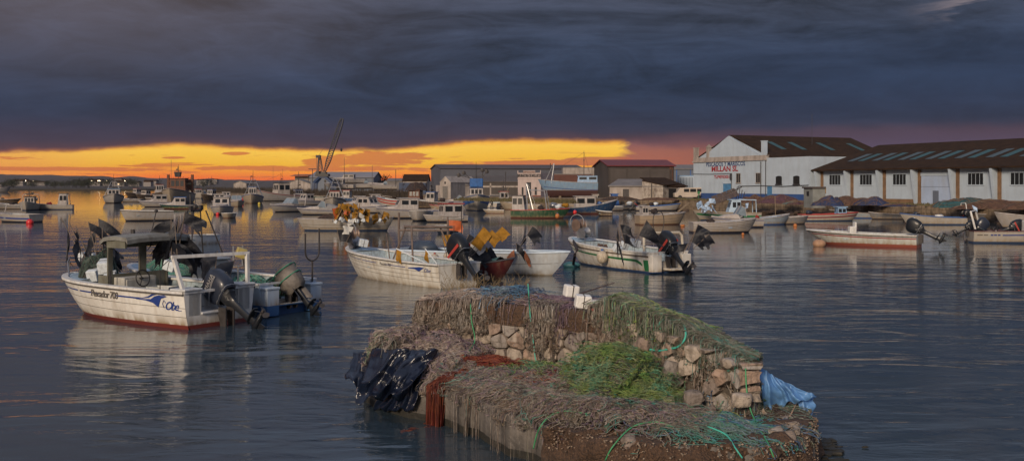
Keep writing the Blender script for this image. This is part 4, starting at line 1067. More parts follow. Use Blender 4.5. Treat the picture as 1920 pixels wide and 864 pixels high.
# far shore: marsh flat, town slope and hills
MARSH = mat('marsh', (.035, .03, .022), .95, var=.4, scale=.02)
b = MB(); b.prism([(-1500, 668), (-420, 662), (-240, 655), (-190, 690), (-150, 900), (-150, 1500), (-1500, 1500)], -1, .9); tag(b.build('far_marsh_ground', MARSH), kind='structure')
prof = [(-700, 329), (-300, 325), (0, 326.5), (50, 328), (105, 328), (150, 330.5), (190, 330), (215, 332), (250, 331), (290, 334), (340, 335.5), (375, 336.5), (400, 334.5), (430, 337), (500, 338.5), (600, 337), (700, 338), (800, 340), (950, 342), (1200, 343), (1700, 343), (2300, 342)]
b = MB(); rows = []; HD = 3000
for k, (f, dd) in enumerate(((0, 1150), (.12, 1500), (.3, 2000), (.65, 2600), (1., 3000), (.6, 3700))):
    row = []
    for i in range(len(prof)-1):
        for q in range(8):
            px = prof[i][0]+(prof[i+1][0]-prof[i][0])*q/8; py = prof[i][1]+(prof[i+1][1]-prof[i][1])*q/8
            hz = 3.5+(HOR-py)*HD/FPX; hz = 1+(hz-1)*f+(2.2*mnoise.noise(Vector((px*.03, dd*.01, 0)))+1.2*mnoise.noise(Vector((px*.11, dd*.02, 3))))*f
            row.append(((px-960)*HD/FPX*(dd/HD)**.85, dd, hz))
    rows.append(row)
b.grid(rows, flip=True); tag(b.build('hills', mat('hill_scrub', (.055, .05, .045), .95, var=.4, scale=.01), smooth='all'), kind='structure')

# ---------------- generic building blocks
WALLW = mat('whitewash', (.36, .43, .50), .85, var=.10, scale=.6, stain=(.24, .25, .27), stain_amt=.3, bump=.3)
WALLO = mat('old_whitewash', (.34, .30, .27), .85, var=.3, scale=.5, stain=(.16, .13, .11), stain_amt=.9)
TILE = mat('brown_roof_tile', (.045, .026, .015), .95, col2=(.022, .014, .010), scale=1.2, bump=1, bscale=5, spec=.1)
TILEG = mat('grey_roof_sheet', (.16, .145, .135), .7, var=.3, scale=.7)
BRICK = mat('brown_brick', (.17, .10, .055), .9, var=.35, scale=1.5, bump=.6, bscale=8)
SHED = mat('shed_cladding', (.050, .041, .036), .7, var=.35, scale=.5, stretch=(1, 1, .2))
SHEDG = mat('blue_grey_cladding', (.10, .12, .155), .6, var=.2, scale=.4, stretch=(1, 1, .2))
REDR = mat('red_roof_sheet', (.13, .018, .015), .6, var=.25, scale=.8)
TEALG = mat('teal_rooflight', (.018, .075, .075), .5, var=.35, scale=1.5, spec=.3)
DOORB = mat('blue_door', (.06, .18, .34), .6, var=.3, scale=2)
BASEB = mat('blue_base_band', (.025, .07, .22), .7, var=.3, scale=.6)
METD = mat('roller_door', (.32, .40, .54), .55, var=.12, scale=.6, stain=(.25, .24, .22), stain_amt=.3)
CABLE = mat('cable', (.04, .04, .045), .7)
# white fish warehouse (local frame of the quay)
t = thing('fish_warehouse', 'tall whitewashed warehouse with a gable, two pillars and red and blue painted lettering', 'warehouse', (0, 0, 0)); t.matrix_world = QM
b = MB(); z0, zc, zp, za = ZQ, 6.75, 7.35, 10.3
b.b2((0, 0, z0), (16.5, 22, zc)); b.b2((16.5, .02, z0), (25.0, 20, 7.05))
b.extr([(0, zc), (16.5, zc), (16.3, 7.3), (8.25, za-.1), (.2, 7.3)], 'y', .5, 21.9)
b.extr([(2.2, zc), (15.2, zc), (15.2, 7.35), (8.25, za), (2.2, 7.5)], 'y', .12, .5)
b.build('wall', WALLW, t)
b = MB(); b.b2((-.12, -.16, zc), (16.8, .5, zc+.2)); b.b2((0, -.05, zc+.2), (16.6, .5, zp)); b.b2((-.05, .0, zp), (16.7, .5, zp+.08)); b.build('cornice', WALLO, t)
b = MB()
b.add([(8.25, .45, za), (17.0, .45, 7.15), (17.0, 22, 7.15), (8.25, 22, za), (8.25, .45, za+.15), (17.0, .45, 7.3), (17.0, 22, 7.3), (8.25, 22, za+.15)], [(4, 5, 6, 7), (0, 1, 5, 4), (1, 2, 6, 5), (2, 3, 7, 6)])
b.add([(8.25, .45, za), (-.3, .45, 7.15), (-.3, 22, 7.15), (8.25, 22, za), (8.25, .45, za+.15), (-.3, .45, 7.3), (-.3, 22, 7.3), (8.25, 22, za+.15)], [(7, 6, 5, 4), (4, 5, 1, 0), (5, 6, 2, 1)])
b.build('roof', TILE, t)
for k, v in enumerate((4.5, 8., 13., 18.5)):
    b = MB(); f = lambda u: za+.15-(u-8.25)*(za-7.15)/8.75+.03
    b.add([(11., v, f(11)), (14.2, v, f(14.2)), (14.2, v+.9, f(14.2)), (11, v+.9, f(11))], [(0, 1, 2, 3)]); b.build('rooflight', TEALG, t)
for u in (.3, 3.5, 15.9):
    b = MB(); b.b2((u-.3, .0, zp+.08), (u+.3, .55, zp+(1.9 if u > 10 else 1.5))); b.b2((u-.36, -.05, zp+(1.9 if u > 10 else 1.5)), (u+.36, .6, zp+(2.0 if u > 10 else 1.6)))
    if u == 3.5: b.add([(u-.3, 0, zp+1.6), (u+.3, 0, zp+1.6), (u+.3, .5, zp+1.6), (u-.3, .5, zp+1.6), (u, .25, zp+2.)], [(0, 1, 4), (1, 2, 4), (2, 3, 4), (3, 0, 4)])
    b.build('pillar', WALLO if u < 10 else WALLW, t)
b = MB(); b.b2((-.03, -.04, z0), (7.1, .02, z0+.95)); b.b2((9.0, -.04, z0), (25.04, .02, z0+.95)); b.build('base_band', BASEB, t)
b = MB(); b.b2((7.3, -.05, z0), (9.0, .03, z0+2.3)); o = b.build('door', DOORB, t)
b = MB(); b.b2((7.1, -.09, z0), (7.3, .04, z0+2.4)); b.b2((7.1, -.09, z0+2.3), (9.1, .04, z0+2.42)); b.build('door_frame', WALLW, o)
b = MB(); b.b2((16.9, -.05, z0+.1), (17.8, .03, z0+2.0)); b.build('door', DOORB, t)
for u in (10.75, 15.0):
    b = MB(); b.b2((u-.42, -.05, 3.85), (u+.42, .02, 5.05)); o = b.build('window', GLASS, t)
    b = MB(); [b.b2((u+x-.025, -.08, 3.8), (u+x+.025, -.05, 5.1)) for x in (-.44, 0, .44)]; b.b2((u-.52, -.14, 3.72), (u+.52, .0, 3.82)); b.b2((u-.47, -.08, 5.05), (u+.47, -.05, 5.12)); b.build('window_frame', WALLO, o)
for u in (19.2, 22.6):
    b = MB(); n = 8; P = [(u-.55, 3.65), (u+.55, 3.65), (u+.55, 4.5)]+[(u+.55*math.cos(a), 4.5+.18*math.sin(a)) for a in [PI*k/n for k in range(1, n)]]+[(u-.55, 4.5)]
    b.extr([(x, z) for x, z in P], 'y', -.04, .03); o = b.build('window', GLASS, t)
    b = MB(); [b.tube([(u-.5+.2*k, -.09, 3.6), (u-.5+.2*k, -.09, 4.6)], .02, 4) for k in range(6)]; b.b2((u-.65, -.12, 3.5), (u+.65, .0, 3.62)); b.build('grille', DARKM, o)
def wall_text(body, u, z, size, m, sx_=1.0, name='lettering', bold=.02, sp=1.0, v=-.03, par=None):
    vs, fs = text_mesh(body, size, 0, 0, bold, spacing=sp); sx_ = sx_/(max(q.x for q in vs)-min(q.x for q in vs)); b = MB(); b.add([(u+q.x*sx_, v, z+q.y) for q in vs], fs); return b.build(name, m, par or t)
LBL = mat('sign_blue', (.03, .06, .16), .8, var=.3, scale=2); LRD = mat('sign_red', (.30, .02, .03), .8, var=.3, scale=2)
wall_text('PESCADOS Y MARISCOS', 7.7, 6.40, .86, LBL, 9.0)
wall_text('MILLAN SL', 7.55, 5.72, 1.02, LRD, 6.1, bold=.03)
wall_text('TLF959330018', 7.15, 4.62, .60, LRD, 4.0)
b = MB(); b.tube([(-.05, -.08, 5.12), (4, -.08, 5.05), (9.1, -.1, 5.1)], .04, 4); b.b2((9.0, -.2, 4.2), (9.3, -.02, 5.12)); b.tube([(9.2, -.08, 4.2), (9.2, -.08, 2.9), (10.8, -.08, 2.95), (10.8, -.08, 3.35), (16, -.08, 3.42), (20, -.08, 3.34), (24.9, -.08, 3.5)], .05, 4)
b.tube([(15.6, -.08, 1.5), (15.6, -.08, 6.6)], .06, 5); b.tube([(16.6, -.08, 1.5), (16.6, -.08, 6.9)], .05, 5); b.build('cable_run', CABLE, t)
tag(MB().tube([Q(15, 9, 9), Q(15, 9, 13.2)], .03, 4).build('roof_aerial', CABLE), 'thin upright aerial on the roof of the lettered warehouse', 'aerial')
# long low warehouse with fins
t = thing('long_warehouse', 'long white warehouse with slanting fins, brown roof and teal rooflights', 'warehouse', (0, 0, 0)); t.matrix_world = QM
U0, U1, V0 = 25.6, 96., 1.2
b = MB(); b.b2((U0, V0, ZQ), (U1, V0+20, 5.25)); b.build('wall', WALLW, t)
b = MB(); ov = -1.0
for s, (va, vb) in enumerate(((V0+ov, V0+10), (V0+10, V0+21))):
    za_, zb_ = (5.2, 8.45) if s == 0 else (8.45, 5.2)
    b.add([(U0-.6, va, za_), (U1, va, za_), (U1, vb, zb_), (U0-.6, vb, zb_), (U0-.6, va, za_+.16), (U1, va, za_+.16), (U1, vb, zb_+.16), (U0-.6, vb, zb_+.16)], [(0, 1, 2, 3), (7, 6, 5, 4), (4, 5, 1, 0), (5, 6, 2, 1), (6, 7, 3, 2), (7, 4, 0, 3)])
b.build('roof', TILE, t)
u = U0+2.; k = 0
while u < U1:
    f = lambda v: 5.2+.16+(v-V0-ov)*3.25/11+.03; b = MB(); v0, v1 = V0+2.4, V0+5.6
    b.add([(u, v0, f(v0)), (u+1.0, v0, f(v0)), (u+1.0, v1, f(v1)), (u, v1, f(v1))], [(0, 1, 2, 3)]); b.build('rooflight', TEALG if k % 2 else mat('pale_rooflight', (.05, .075, .075), .5, var=.3, spec=.3), t); u += 2.3 if k % 2 else 1.75; k += 1
bays = [U0+5.15*i for i in range(14)]
for i, u in enumerate(bays):
    b = MB(); b.extr([(V0-.95, 5.18), (V0, 5.18), (V0, ZQ), (V0-.38, ZQ)], 'x', u-.14, u+.14); b.build('fin', WALLW, t)
    b = MB(); b.b2((u-.45, V0-.10, ZQ), (u-.14, V0+.01, 5.15)); b.b2((u+.14, V0-.10, ZQ), (u+.55, V0+.01, 5.15)); b.build('pilaster', BRICK, t)
    if i == 3:
        b = MB(); b.b2((u+.6, V0-.06, ZQ), (u+4.6, V0+.01, 4.5)); o = b.build('roller_door', METD, t)
        b = MB(); b.b2((u+.55, V0-.12, 4.5), (u+4.65, V0+.0, 4.85)); b.build('lintel', WALLW, o); b = MB(); b.b2((u+2.2, V0-.075, ZQ+.1), (u+3.0, V0-.062, 2.9)); b.b2((u+.65, V0-.075, 3.3), (u+4.55, V0-.062, 3.33)); b.build('wicket_door', SHEDG, o)
    else:
        c = u+2.6; b = MB(); b.b2((c-.95, V0-.03, 3.55), (c+.95, V0+.01, 4.7)); o = b.build('window', GLASS, t)
        b = MB(); b.b2((c-1.05, V0-.08, 3.45), (c+1.05, V0+.0, 3.55)); b.b2((c-1.05, V0-.08, 4.7), (c+1.05, V0+.0, 4.8)); b.b2((c-1.05, V0-.08, 3.55), (c-.95, V0, 4.7)); b.b2((c+.95, V0-.08, 3.55), (c+1.05, V0, 4.7)); [b.b2((c+x-.02, V0-.05, 3.55), (c+x+.02, V0-.031, 4.7)) for x in (-.5, 0, .5)]; b.build('window_frame', WALLW, o)
        b = MB(); b.b2((u+.55, V0-.06, ZQ), (u+5.15-.45, V0+.01, ZQ+.55)); b.build('plinth', BRICK, t)

def nest(parent, child):
    """make a block a part of the building it belongs to"""
    child.matrix_parent_inverse = parent.matrix_basis.inverted(); child.parent = parent
def house(name, label, cat, px0, px1, d0, d1, depth, zt, roof, wallm, roofm, ridge=0., over=.25, parts=(), zb=ZQ, roofside=None, group=None):
    """a building whose front runs from pixel column px0 at distance d0 to px1 at d1; roof: gable across ('g'), along ('r'), flat ('f'), lean ('l')"""
    a = Vector(((px0-960)*d0/FPX, d0, 0)); c = Vector(((px1-960)*d1/FPX, d1, 0)); L = (c-a).length; rz = math.atan2((c-a).y, (c-a).x)
    t = thing(name, label, cat, a, rz, group); b = MB(); b.b2((0, 0, zb-.3), (L, depth, zt))
    if roof == 'g': b.extr([(0, zt), (L, zt), (L/2, zt+ridge)], 'y', .01, depth-.01)
    if roof == 'r': b.extr([(0, zt), (depth, zt), (depth/2, zt+ridge)], 'x', .01, L-.01)
    if roof == 'l': b.extr([(0, zt), (depth, zt), (depth, zt+ridge)], 'x', .01, L-.01)
    b.build('wall', wallm, t); b = MB(); o = over; th = .14
    if roof == 'g':
        for s in (0, 1):
            xa, xb = (-o, L/2) if s == 0 else (L+o, L/2); k = ridge/(L/2); b.add([(xa, -o, zt-o*k), (xb, -o, zt+ridge), (xb, depth+o, zt+ridge), (xa, depth+o, zt-o*k)]+[(xa, -o, zt-o*k+th), (xb, -o, zt+ridge+th), (xb, depth+o, zt+ridge+th), (xa, depth+o, zt-o*k+th)], [(0, 1, 2, 3), (7, 6, 5, 4), (4, 5, 1, 0), (5, 6, 2, 1), (6, 7, 3, 2), (7, 4, 0, 3)])
    elif roof in 'rl':
        k = ridge/(depth/2 if roof == 'r' else depth)
        for s in ((0, 1) if roof == 'r' else (0,)):
            ya, yb = (-o, depth/2 if roof == 'r' else depth+o) if s == 0 else (depth+o, depth/2); zb_ = zt+ridge
            b.add([(-o, ya, zt-o*k), (L+o, ya, zt-o*k), (L+o, yb, zb_), (-o, yb, zb_)]+[(-o, ya, zt-o*k+th), (L+o, ya, zt-o*k+th), (L+o, yb, zb_+th), (-o, yb, zb_+th)], [(0, 1, 2, 3), (7, 6, 5, 4), (4, 5, 1, 0), (5, 6, 2, 1), (6, 7, 3, 2), (7, 4, 0, 3)])
    else: b.b2((-o*.5, -o*.5, zt), (L+o*.5, depth, zt+.18))
    b.build('roof', roofm, t)
    for kind, x0, x1, z0_, z1_, m in parts:
        b = MB(); b.b2((x0*L, -.04, z0_), (x1*L, .02, z1_)); b.build(kind, m, t)
    return t, L
house('shed', 'dark weathered shed with a dark red roof left of the lettered warehouse', 'shed', 1141, 1264, 164, 166, 9, 6.6, 'r', SHED, REDR, 1.0, .3,
      parts=(('panel', .03, .27, 1.5, 6.1, mat('cladding_panel', (.07, .058, .052), .7, var=.3, scale=.4)), ('panel', .29, .62, 1.5, 6.1, MATS['cladding_panel']), ('panel', .64, .97, 1.5, 6.1, MATS['cladding_panel']), ('post', .93, .95, 1.4, 6.5, RUST), ('post', .96, .98, 1.4, 6.5, RUST)))
shed_m = [o for o in COL.objects if o.name == 'shed'][0]
nest(shed_m, house('gable_end', None, None, 1112, 1141, 169, 164.2, 9, 6.55, 'g', mat('shed_end', (.065, .058, .05), .7, var=.3, scale=.4), REDR, .75, .1, parts=(('window', .50, .64, 5.1, 5.9, WALLW),))[0])
house('store', 'low white store with a grey sheet roof in front of the dark shed', 'store', 1143, 1206, 152, 150, 5, 3.3, 'l', WALLO, TILEG, 1.0, .2, parts=(('door', .40, .58, 1.4, 2.9, DARKM),))
t, L = house('store', 'peeling white store with a sloping gable beside the low one', 'store', 1204, 1243, 149, 147, 5, 3.2, 'f', mat('peeling_wall', (.42, .38, .33), .9, col2=(.14, .11, .09), scale=1.6), TILEG, 0, .0, parts=(('door', .40, .58, 1.4, 2.9, mat('door_beige', (.24, .2, .16), .7)),))
b = MB(); b.extr([(0, 3.38), (L, 3.38), (L, 3.4), (.1*L, 4.05), (0, 4.05)], 'y', .0, .3); b.build('gable', MATS['peeling_wall'], t)
b = MB(); b.add([(0, -.1, 4.1), (L+.3, -.1, 3.4), (L+.3, 5, 3.6), (0, 5, 4.5), (0, -.1, 4.22), (L+.3, -.1, 3.52), (L+.3, 5, 3.72), (0, 5, 4.62)], [(4, 5, 6, 7), (0, 1, 5, 4), (1, 2, 6, 5)]); b.build('sloping_roof', TILE, t)
house('lean_to', 'dark lean-to with a brown roof beside the peeling store', 'shed', 1243, 1285, 148, 150, 5, 3.3, 'l', WALLO, TILE, 1.2, .3, parts=(('door', .22, .58, 1.4, 3.0, BLACK),))
house('shed', 'blue-grey shed with blue posts behind the gap by the lettered warehouse', 'shed', 1262, 1320, 200, 200, 12, 6.6, 'r', SHEDG, TILEG, .9, .2, parts=(('post', .1, .13, 1.4, 6.5, BLUEP), ('post', .55, .58, 1.4, 6.5, BLUEP)))
house('container', 'white ribbed container behind the van', 'container', 1274, 1302, 175, 175, 3, 5.0, 'f', WALLW, BLUEL, 0, 0, parts=tuple(('rib', .05+.1*i, .09+.1*i, 1.6, 4.8, SHEDG) for i in range(9)))
# small white depuradora building with a stepped parapet
t, L = house('shellfish_station', 'small white building with a stepped parapet, black lettering and brick base', 'building', 971, 1014, 186, 184, 6, 5.55, 'f', mat('wall_pinkish', (.40, .33, .31), .85, var=.15, scale=.8, stain=(.25, .2, .18), stain_amt=.4), MATS['wall_pinkish'], 0, 0,
      parts=(('door', .38, .58, 1.5, 4.0, BLACK), ('window', .17, .25, 1.7, 3.1, BLACK), ('window', .74, .83, 1.7, 3.1, BLACK), ('brick_base', -.01, .36, 1.2, 1.62, mat('red_brick', (.18, .06, .04), .85, var=.3)), ('brick_base', .60, 1.01, 1.2, 1.62, MATS['red_brick'])))
b = MB(); b.b2((-.05, -.06, 5.55), (.12, .1, 6.15)); b.b2((L-.12, -.06, 5.55), (L+.05, .1, 6.15)); b.b2((L*.24, -.06, 5.55), (L*.76, .1, 6.15)); b.b2((-.05, -.08, 4.62), (L+.05, .0, 4.72)); b.build('parapet', MATS['wall_pinkish'], t)
vs, fs = text_mesh('DEPURADORA DE MOLUSCOS', .72, bold=.03); b = MB(); b.add([(L/2+q.x*.50, -.09, 5.2+q.y) for q in vs], fs); b.build('lettering', BLACK, t)
vs, fs = text_mesh('DEPURADORA', .42, bold=.012); b = MB(); b.add([(L/2+q.x*.85, -.09, 5.85+q.y*1.1) for q in vs], fs); b.build('lettering', RUST, t)
# long hangar and its open canopy
house('hangar', 'very long pale grey hangar behind the boatyard', 'hangar', 826, 1095, 232, 240, 14, 7.3, 'r', mat('hangar_grey', (.085, .09, .11), .6, var=.15, scale=.2), mat('hangar_roof', (.07, .055, .05), .7, var=.3, scale=.3), .95, .3)
t, L = house('end_bay', None, None, 801, 827, 228, 230, 14, 7.3, 'f', mat('panel_cream', (.22, .20, .18), .6, var=.15, scale=.4), TILEG, 0, 0, parts=(('panel', .2, .9, 1.8, 7.0, mat('panel_pale', (.30, .28, .26), .6, var=.1, scale=.4)), ('post', .02, .06, 1.4, 7.2, DARKM), ('post', .93, .97, 1.4, 7.2, DARKM)))
b = MB(); a = -3.0; b.add([(a, -.3, 7.55), (0, -.3, 8.2), (L+.2, -.3, 7.9), (L+.2, 14, 7.9), (0, 14, 8.2), (a, 14, 7.55), (a, -.3, 7.35), (0, -.3, 8.0), (L+.2, -.3, 7.7)], [(0, 1, 4, 5), (1, 2, 3, 4), (0, 6, 7, 1), (1, 7, 8, 2)]); b.tube([(a+.1, -.2, 1.4), (a+.1, -.2, 7.4)], .12, 4); b.build('canopy', mat('canopy_brown', (.06, .045, .04), .7), t); nest([o for o in COL.objects if o.name == 'hangar'][0], t)
house('boatyard_shed', 'low brown-roofed boatyard shed running in front of the long hangar', 'shed', 846, 1020, 215, 212, 8, 4.1, 'l', SHED, mat('low_roof', (.085, .07, .06), .8, var=.3, scale=.3), 1.3, .2, parts=(('white_band', .3, .80, 3.0, 3.35, WALLO), ('post', .42, .435, 1.4, 3.9, WALLO)))
house('brick_wall', 'dark reddish wall behind the blue ship on the hard', 'wall', 1015, 1112, 205, 205, .5, 5.6, 'f', mat('red_dark_wall', (.10, .04, .03), .8, var=.3, scale=.4), TILEG, 0, 0)
house('block', 'pale flat-topped block above the reddish wall', 'building', 1056, 1114, 215, 215, 6, 7.1, 'f', WALLO, TILEG, 0, 0)
house('gabled_house', 'small white gabled shed with a tall grey door on the quay', 'shed', 825, 845, 176, 175, 9, 3.9, 'g', WALLO, WALLO, 1.0, .05, parts=(('door', .25, .72, 1.2, 3.3, mat('door_grey', (.13, .12, .11), .7)), ('window', .42, .55, 3.7, 4.1, BLACK)))
t, L = house('sloping_shed', 'white wall with a top edge sloping down to the right beside the gabled shed', 'shed', 845, 883, 178, 180, 6, 3.3, 'f', WALLO, WALLO, 0, 0, parts=(('window', .10, .18, 2.2, 2.8, BLACK), ('window', .55, .6, 3.0, 3.2, BLACK)))
b = MB(); b.extr([(0, 3.3), (L, 3.3), (L, 3.35), (0, 4.6)], 'y', .0, .4); b.build('gable', WALLO, t)
house('shed', 'blue-grey shed with a pale hipped roof behind the blue crane', 'shed', 582, 700, 330, 330, 20, 6.0, 'r', SHEDG, mat('pale_roof', (.20, .19, .20), .6, var=.15, scale=.2), 1.8, .4, parts=tuple(('door', .22+.2*i, .25+.2*i, 1.4, 5.2, DARKM) for i in range(4)))
house('shed', 'low brown-roofed white shed left of the canopy post', 'shed', 756, 800, 262, 262, 9, 4.6, 'r', WALLO, TILE, 1.6, .3)
house('shed', 'grey flat shed beyond the stacked yachts', 'shed', 726, 762, 285, 285, 9, 4.6, 'r', TILEG, TILEG, .7, .2)
house('container', 'dark blue container on the quay below the canopy', 'container', 748, 798, 240, 240, 3, 3.9, 'f', mat('container_navy', (.02, .04, .09), .6, var=.2), mat('container_navy2', (.03, .05, .10), .6), 0, 0)
house('shed', 'cream low-gabled shed left of the crane', 'shed', 534, 582, 330, 330, 9, 3.9, 'g', WALLO, TILEG, 1.4, .2)
house('shed', 'small pale shed among the boats at the far slip', 'shed', 438, 462, 380, 380, 8, 4.0, 'g', WALLO, TILEG, 1., .2)
house('hut', 'grey concrete hut with a flat overhanging roof on the quay', 'hut', 1507, 1524, 108.6, 106.4, 1.4, 3.15, 'f', mat('hut_grey', (.19, .20, .19), .85, var=.3, scale=1), mat('hut_roof', (.07, .055, .05), .8), 0, .3, parts=(('opening', .35, .6, 2.35, 2.85, BLACK),))
nest([o for o in COL.objects if o.name == 'hut'][0], house('hut_annex', None, None, 1524, 1543, 106.4, 107.6, 1.3, 3.15, 'f', mat('hut_dark', (.12, .13, .14), .85, var=.3, scale=1), MATS['hut_roof'], 0, .3, parts=(('window', .50, .60, 2.35, 2.8, WALLW),))[0])

# ---------------- the harbour crane
CRB = mat('crane_blue', (.008, .028, .085), .5, var=.3, scale=.5); CRG = mat('crane_grey', (.055, .05, .045), .6, var=.3, scale=.5)
cl = Vector(((606-960)*255/FPX, 255, 0)); t = thing('harbour_crane', 'blue harbour crane with a long lattice jib raised into the storm cloud', 'crane', cl)
k = 255/FPX; zz = lambda py: CAMH-(py-HOR)*k; xx = lambda px: (px-606)*k
b = MB()
for px, px2 in ((589, 600), (627, 612)):
    for y in (-2, 2): b.tube([(xx(px), y, ZQ), (xx(px+(2 if px < 606 else -2)), y, zz(343)), (xx(px2), y*.6, zz(333))], [.45, .42, .4], 4)
b.b2((xx(598), -1.5, zz(334)), (xx(614), 1.5, zz(330))); b.build('portal_leg', CRB, t)
b = MB(); b.b2((xx(593), -1.6, zz(331)), (xx(617), 1.6, zz(326))); b.b2((xx(594), -1.4, zz(326)), (xx(600), 1.4, zz(321))); b.b2((xx(603), -1.2, zz(326)), (xx(612), 1.2, zz(322.5))); b.build('machine_house', CRG, t)
b = MB()
for y in (-.9, .9):
    b.tube([(xx(596), y, zz(322)), (xx(598), y*.5, zz(292))], .14, 4); b.tube([(xx(605), y, zz(322)), (xx(600), y*.5, zz(292))], .12, 4)
for py in (316, 310, 304, 298): b.tube([(xx(596.5), .8, zz(py)), (xx(603-(316-py)*.12), .8, zz(py))], .07, 4); b.tube([(xx(596.5), .8, zz(py)), (xx(602), .8, zz(py+6))], .06, 4)
b.b2((xx(593), -.7, zz(296)), (xx(601), .7, zz(291))); b.build('gantry', DARKM, t)
b = MB(); A0 = Vector((xx(609), 0, zz(322))); A1 = Vector((xx(642), 0, zz(222))); ax = (A1-A0).normalized(); pr = ax.cross(Vector((0, 1, 0)))
n = 22; ch = []
for sx_, sy_ in ((1, 1), (1, -1), (-1, 1), (-1, -1)):
    pts_ = []
    for i in range(n+1):
        f = i/n; w = .18+.34*min(1, f*5, (1-f)*6+.3); pts_.append(A0.lerp(A1, f)+pr*sx_*w+Vector((0, sy_*w, 0)))
    b.tube(pts_, .09, 4); ch.append(pts_)
for i in range(n):
    for p, q in ((0, 2), (1, 3), (0, 1), (2, 3)): b.tube([ch[p][i], ch[q][i+1]], .055, 3); b.tube([ch[q][i], ch[p][i]], .035, 3)
b.build('jib', mat('jib_blue', (.004, .009, .022), .5), t)
b = MB(); b.tube([(xx(598), 0, zz(291)), (xx(608), 0, zz(277)), A1], .035, 3); b.tube([A1, (xx(640), 0, zz(279))], .03, 3); b.tube([(xx(593.5), 0, zz(294)), (xx(593.5), 0, zz(325))], .04, 3); b.build('cable', CABLE, t)
b = MB(); b.ball((xx(640), 0, zz(281)), .28, 8, 6, sc=(1, 1, 1.6)); b.build('hook_block', BLACK, t)

# ---------------- gear on the quay
def pile(label, px, py, d, rx, ry, h, m, seed, sc=NETBR, cat='net pile', name='net_pile'):
    p = W(px, py, d); heap(name, label, cat, (p.x, p.y, ZQ-.02), rx*1.15, ry*.8, h*.62, m, seed, 80, sc, 0, r=.014)
PUR = mat('net_purple', (.075, .035, .05), .9, var=.5, scale=3, bump=1, bscale=12); BRN = mat('net_brown', (.085, .045, .03), .9, var=.5, scale=3, bump=1, bscale=12)
NAVN = mat('net_navy', (.015, .03, .09), .8, var=.4, scale=3, bump=1, bscale=12); TEAN = mat('net_teal_dark', (.02, .075, .085), .85, var=.5, scale=3, bump=1, bscale=12)
pile('dark brown net pile left of the purple one by the blue base band', 1415, 380, 121, 1.7, 1.4, 1.25, BRN, 41)
pile('wide purple net pile by the blue base band', 1462, 380, 117, 2.2, 1.5, 1.35, PUR, 42)
pile('navy net pile right of the concrete hut', 1556, 386, 103.5, 1.5, 1.2, 1.35, NAVN, 43)
pile('low brown net pile behind the navy one', 1600, 380, 108, 2.2, 1.5, 1.3, BRN, 44)
pile('dark bluish net pile between the first fins', 1634, 384, 106, 1.8, 1.2, 1.1, NAVN, 45)
pile('flat navy tarpaulin pile before the third bay', 1680, 388, 101, 1.6, .9, .35, NAVN, 46)
pile('long teal net pile right of the grey roller door', 1806, 386, 95, 2.6, 1.5, 1.35, TEAN, 47)
pile('huge brown net pile at the right end of the quay', 1872, 390, 90, 3.4, 1.8, 1.2, BRN, 48)
pile('brown net pile at the very right edge of the quay', 1925, 392, 88, 1.6, 1.5, 1.0, BRN, 49)
pile('small dark net pile in front of the roller door fin', 1500, 384, 110, 1.2, .8, .5, PUR, 50)
pile('teal and white net pile spilling over the quay edge', 1495, 388, 113, 1.6, .9, .6, mat('net_pale_teal', (.08, .16, .17), .85, var=.6, scale=3), 51)
pile('reddish brown pile of gear left of the lettered warehouse', 1232, 373, 141, 2.4, 1.2, .6, BRN, 52)
pile('dark pile of nets on the quay near the low white store', 1160, 377, 141, 2.4, 1., .8, NETD, 53)
# scrub and reeds along the quay edge
def scrub(label, pts_, m, h, n, seed, name='scrub'):
    r2 = random.Random(seed); b = MB()
    for i in range(n):
        a, c = pts_; p = Vector(a).lerp(Vector(c), r2.random())+Vector((r2.uniform(-.5, .5), r2.uniform(-.5, .5), 0)); hh = h*r2.uniform(.4, 1.1)
        for k in range(3):
            q = p+Vector((r2.uniform(-.3, .3), r2.uniform(-.3, .3), 0)); w = r2.uniform(.04, .12); tp = q+Vector((r2.uniform(-.2, .2), r2.uniform(-.1, .1), hh)); b.add([q-Vector((w, 0, 0)), q+Vector((w, 0, 0)), tp], [(0, 1, 2)])
    tag(b.build(name, m), label, 'scrub', kind='stuff')
GRS = mat('dry_grass', (.10, .085, .04), .9, var=.5, scale=2); GRG = mat('dull_green_scrub', (.05, .07, .035), .9, var=.5, scale=2)
scrub('dry grass along the quay edge below the white warehouse', (Q(3, -5.1, ZQ), Q(60, -5.1, ZQ)), GRS, .35, 900, 1)
scrub('green scrub tufts on the quay below the third fin', (Q(33, -4.6, ZQ), Q(37, -4.6, ZQ)), GRG, .6, 120, 2)
scrub('dry grass along the boatyard shore', (G(850, 379, ZQ)+Vector((0, 12, 0)), G(1080, 383, ZQ)+Vector((0, 6, 0))), GRS, .5, 900, 3)
scrub('dark brush along the shore below the crane', (G(500, 366, 1)+Vector((0, 5, .2)), G(780, 373, 1)+Vector((0, 3, .2))), mat('dark_brush', (.04, .03, .022), .9, var=.5), 1.6, 1200, 4)
scrub('dark brush along the far left slip', (G(380, 362, 1)+Vector((0, 5, .2)), G(560, 367, 1)+Vector((0, 3, .2))), MATS['dark_brush'], 1.8, 900, 5)
# boulders at the foot of the quay
b = MB(); 
for i in range(170):
    f = rq.random(); a = Q(3, -6.1).lerp(G(1110, 391), f) if i < 90 else Q(3+60*f, -5.9); r_ = rq.uniform(.2, .55); b.ball((a.x+rq.uniform(-.6, .6), a.y+rq.uniform(-.8, .3), rq.uniform(-.1, .3)), r_, 7, 5, sc=(1.3, 1, .7), rough=.6, seed=i)
tag(b.build('quay_boulders', mat('wet_boulder', (.07, .045, .03), .8, var=.5, scale=1.5, bump=1, bscale=5)), 'weed-dark boulders heaped along the foot of the quay', 'boulders', kind='stuff')
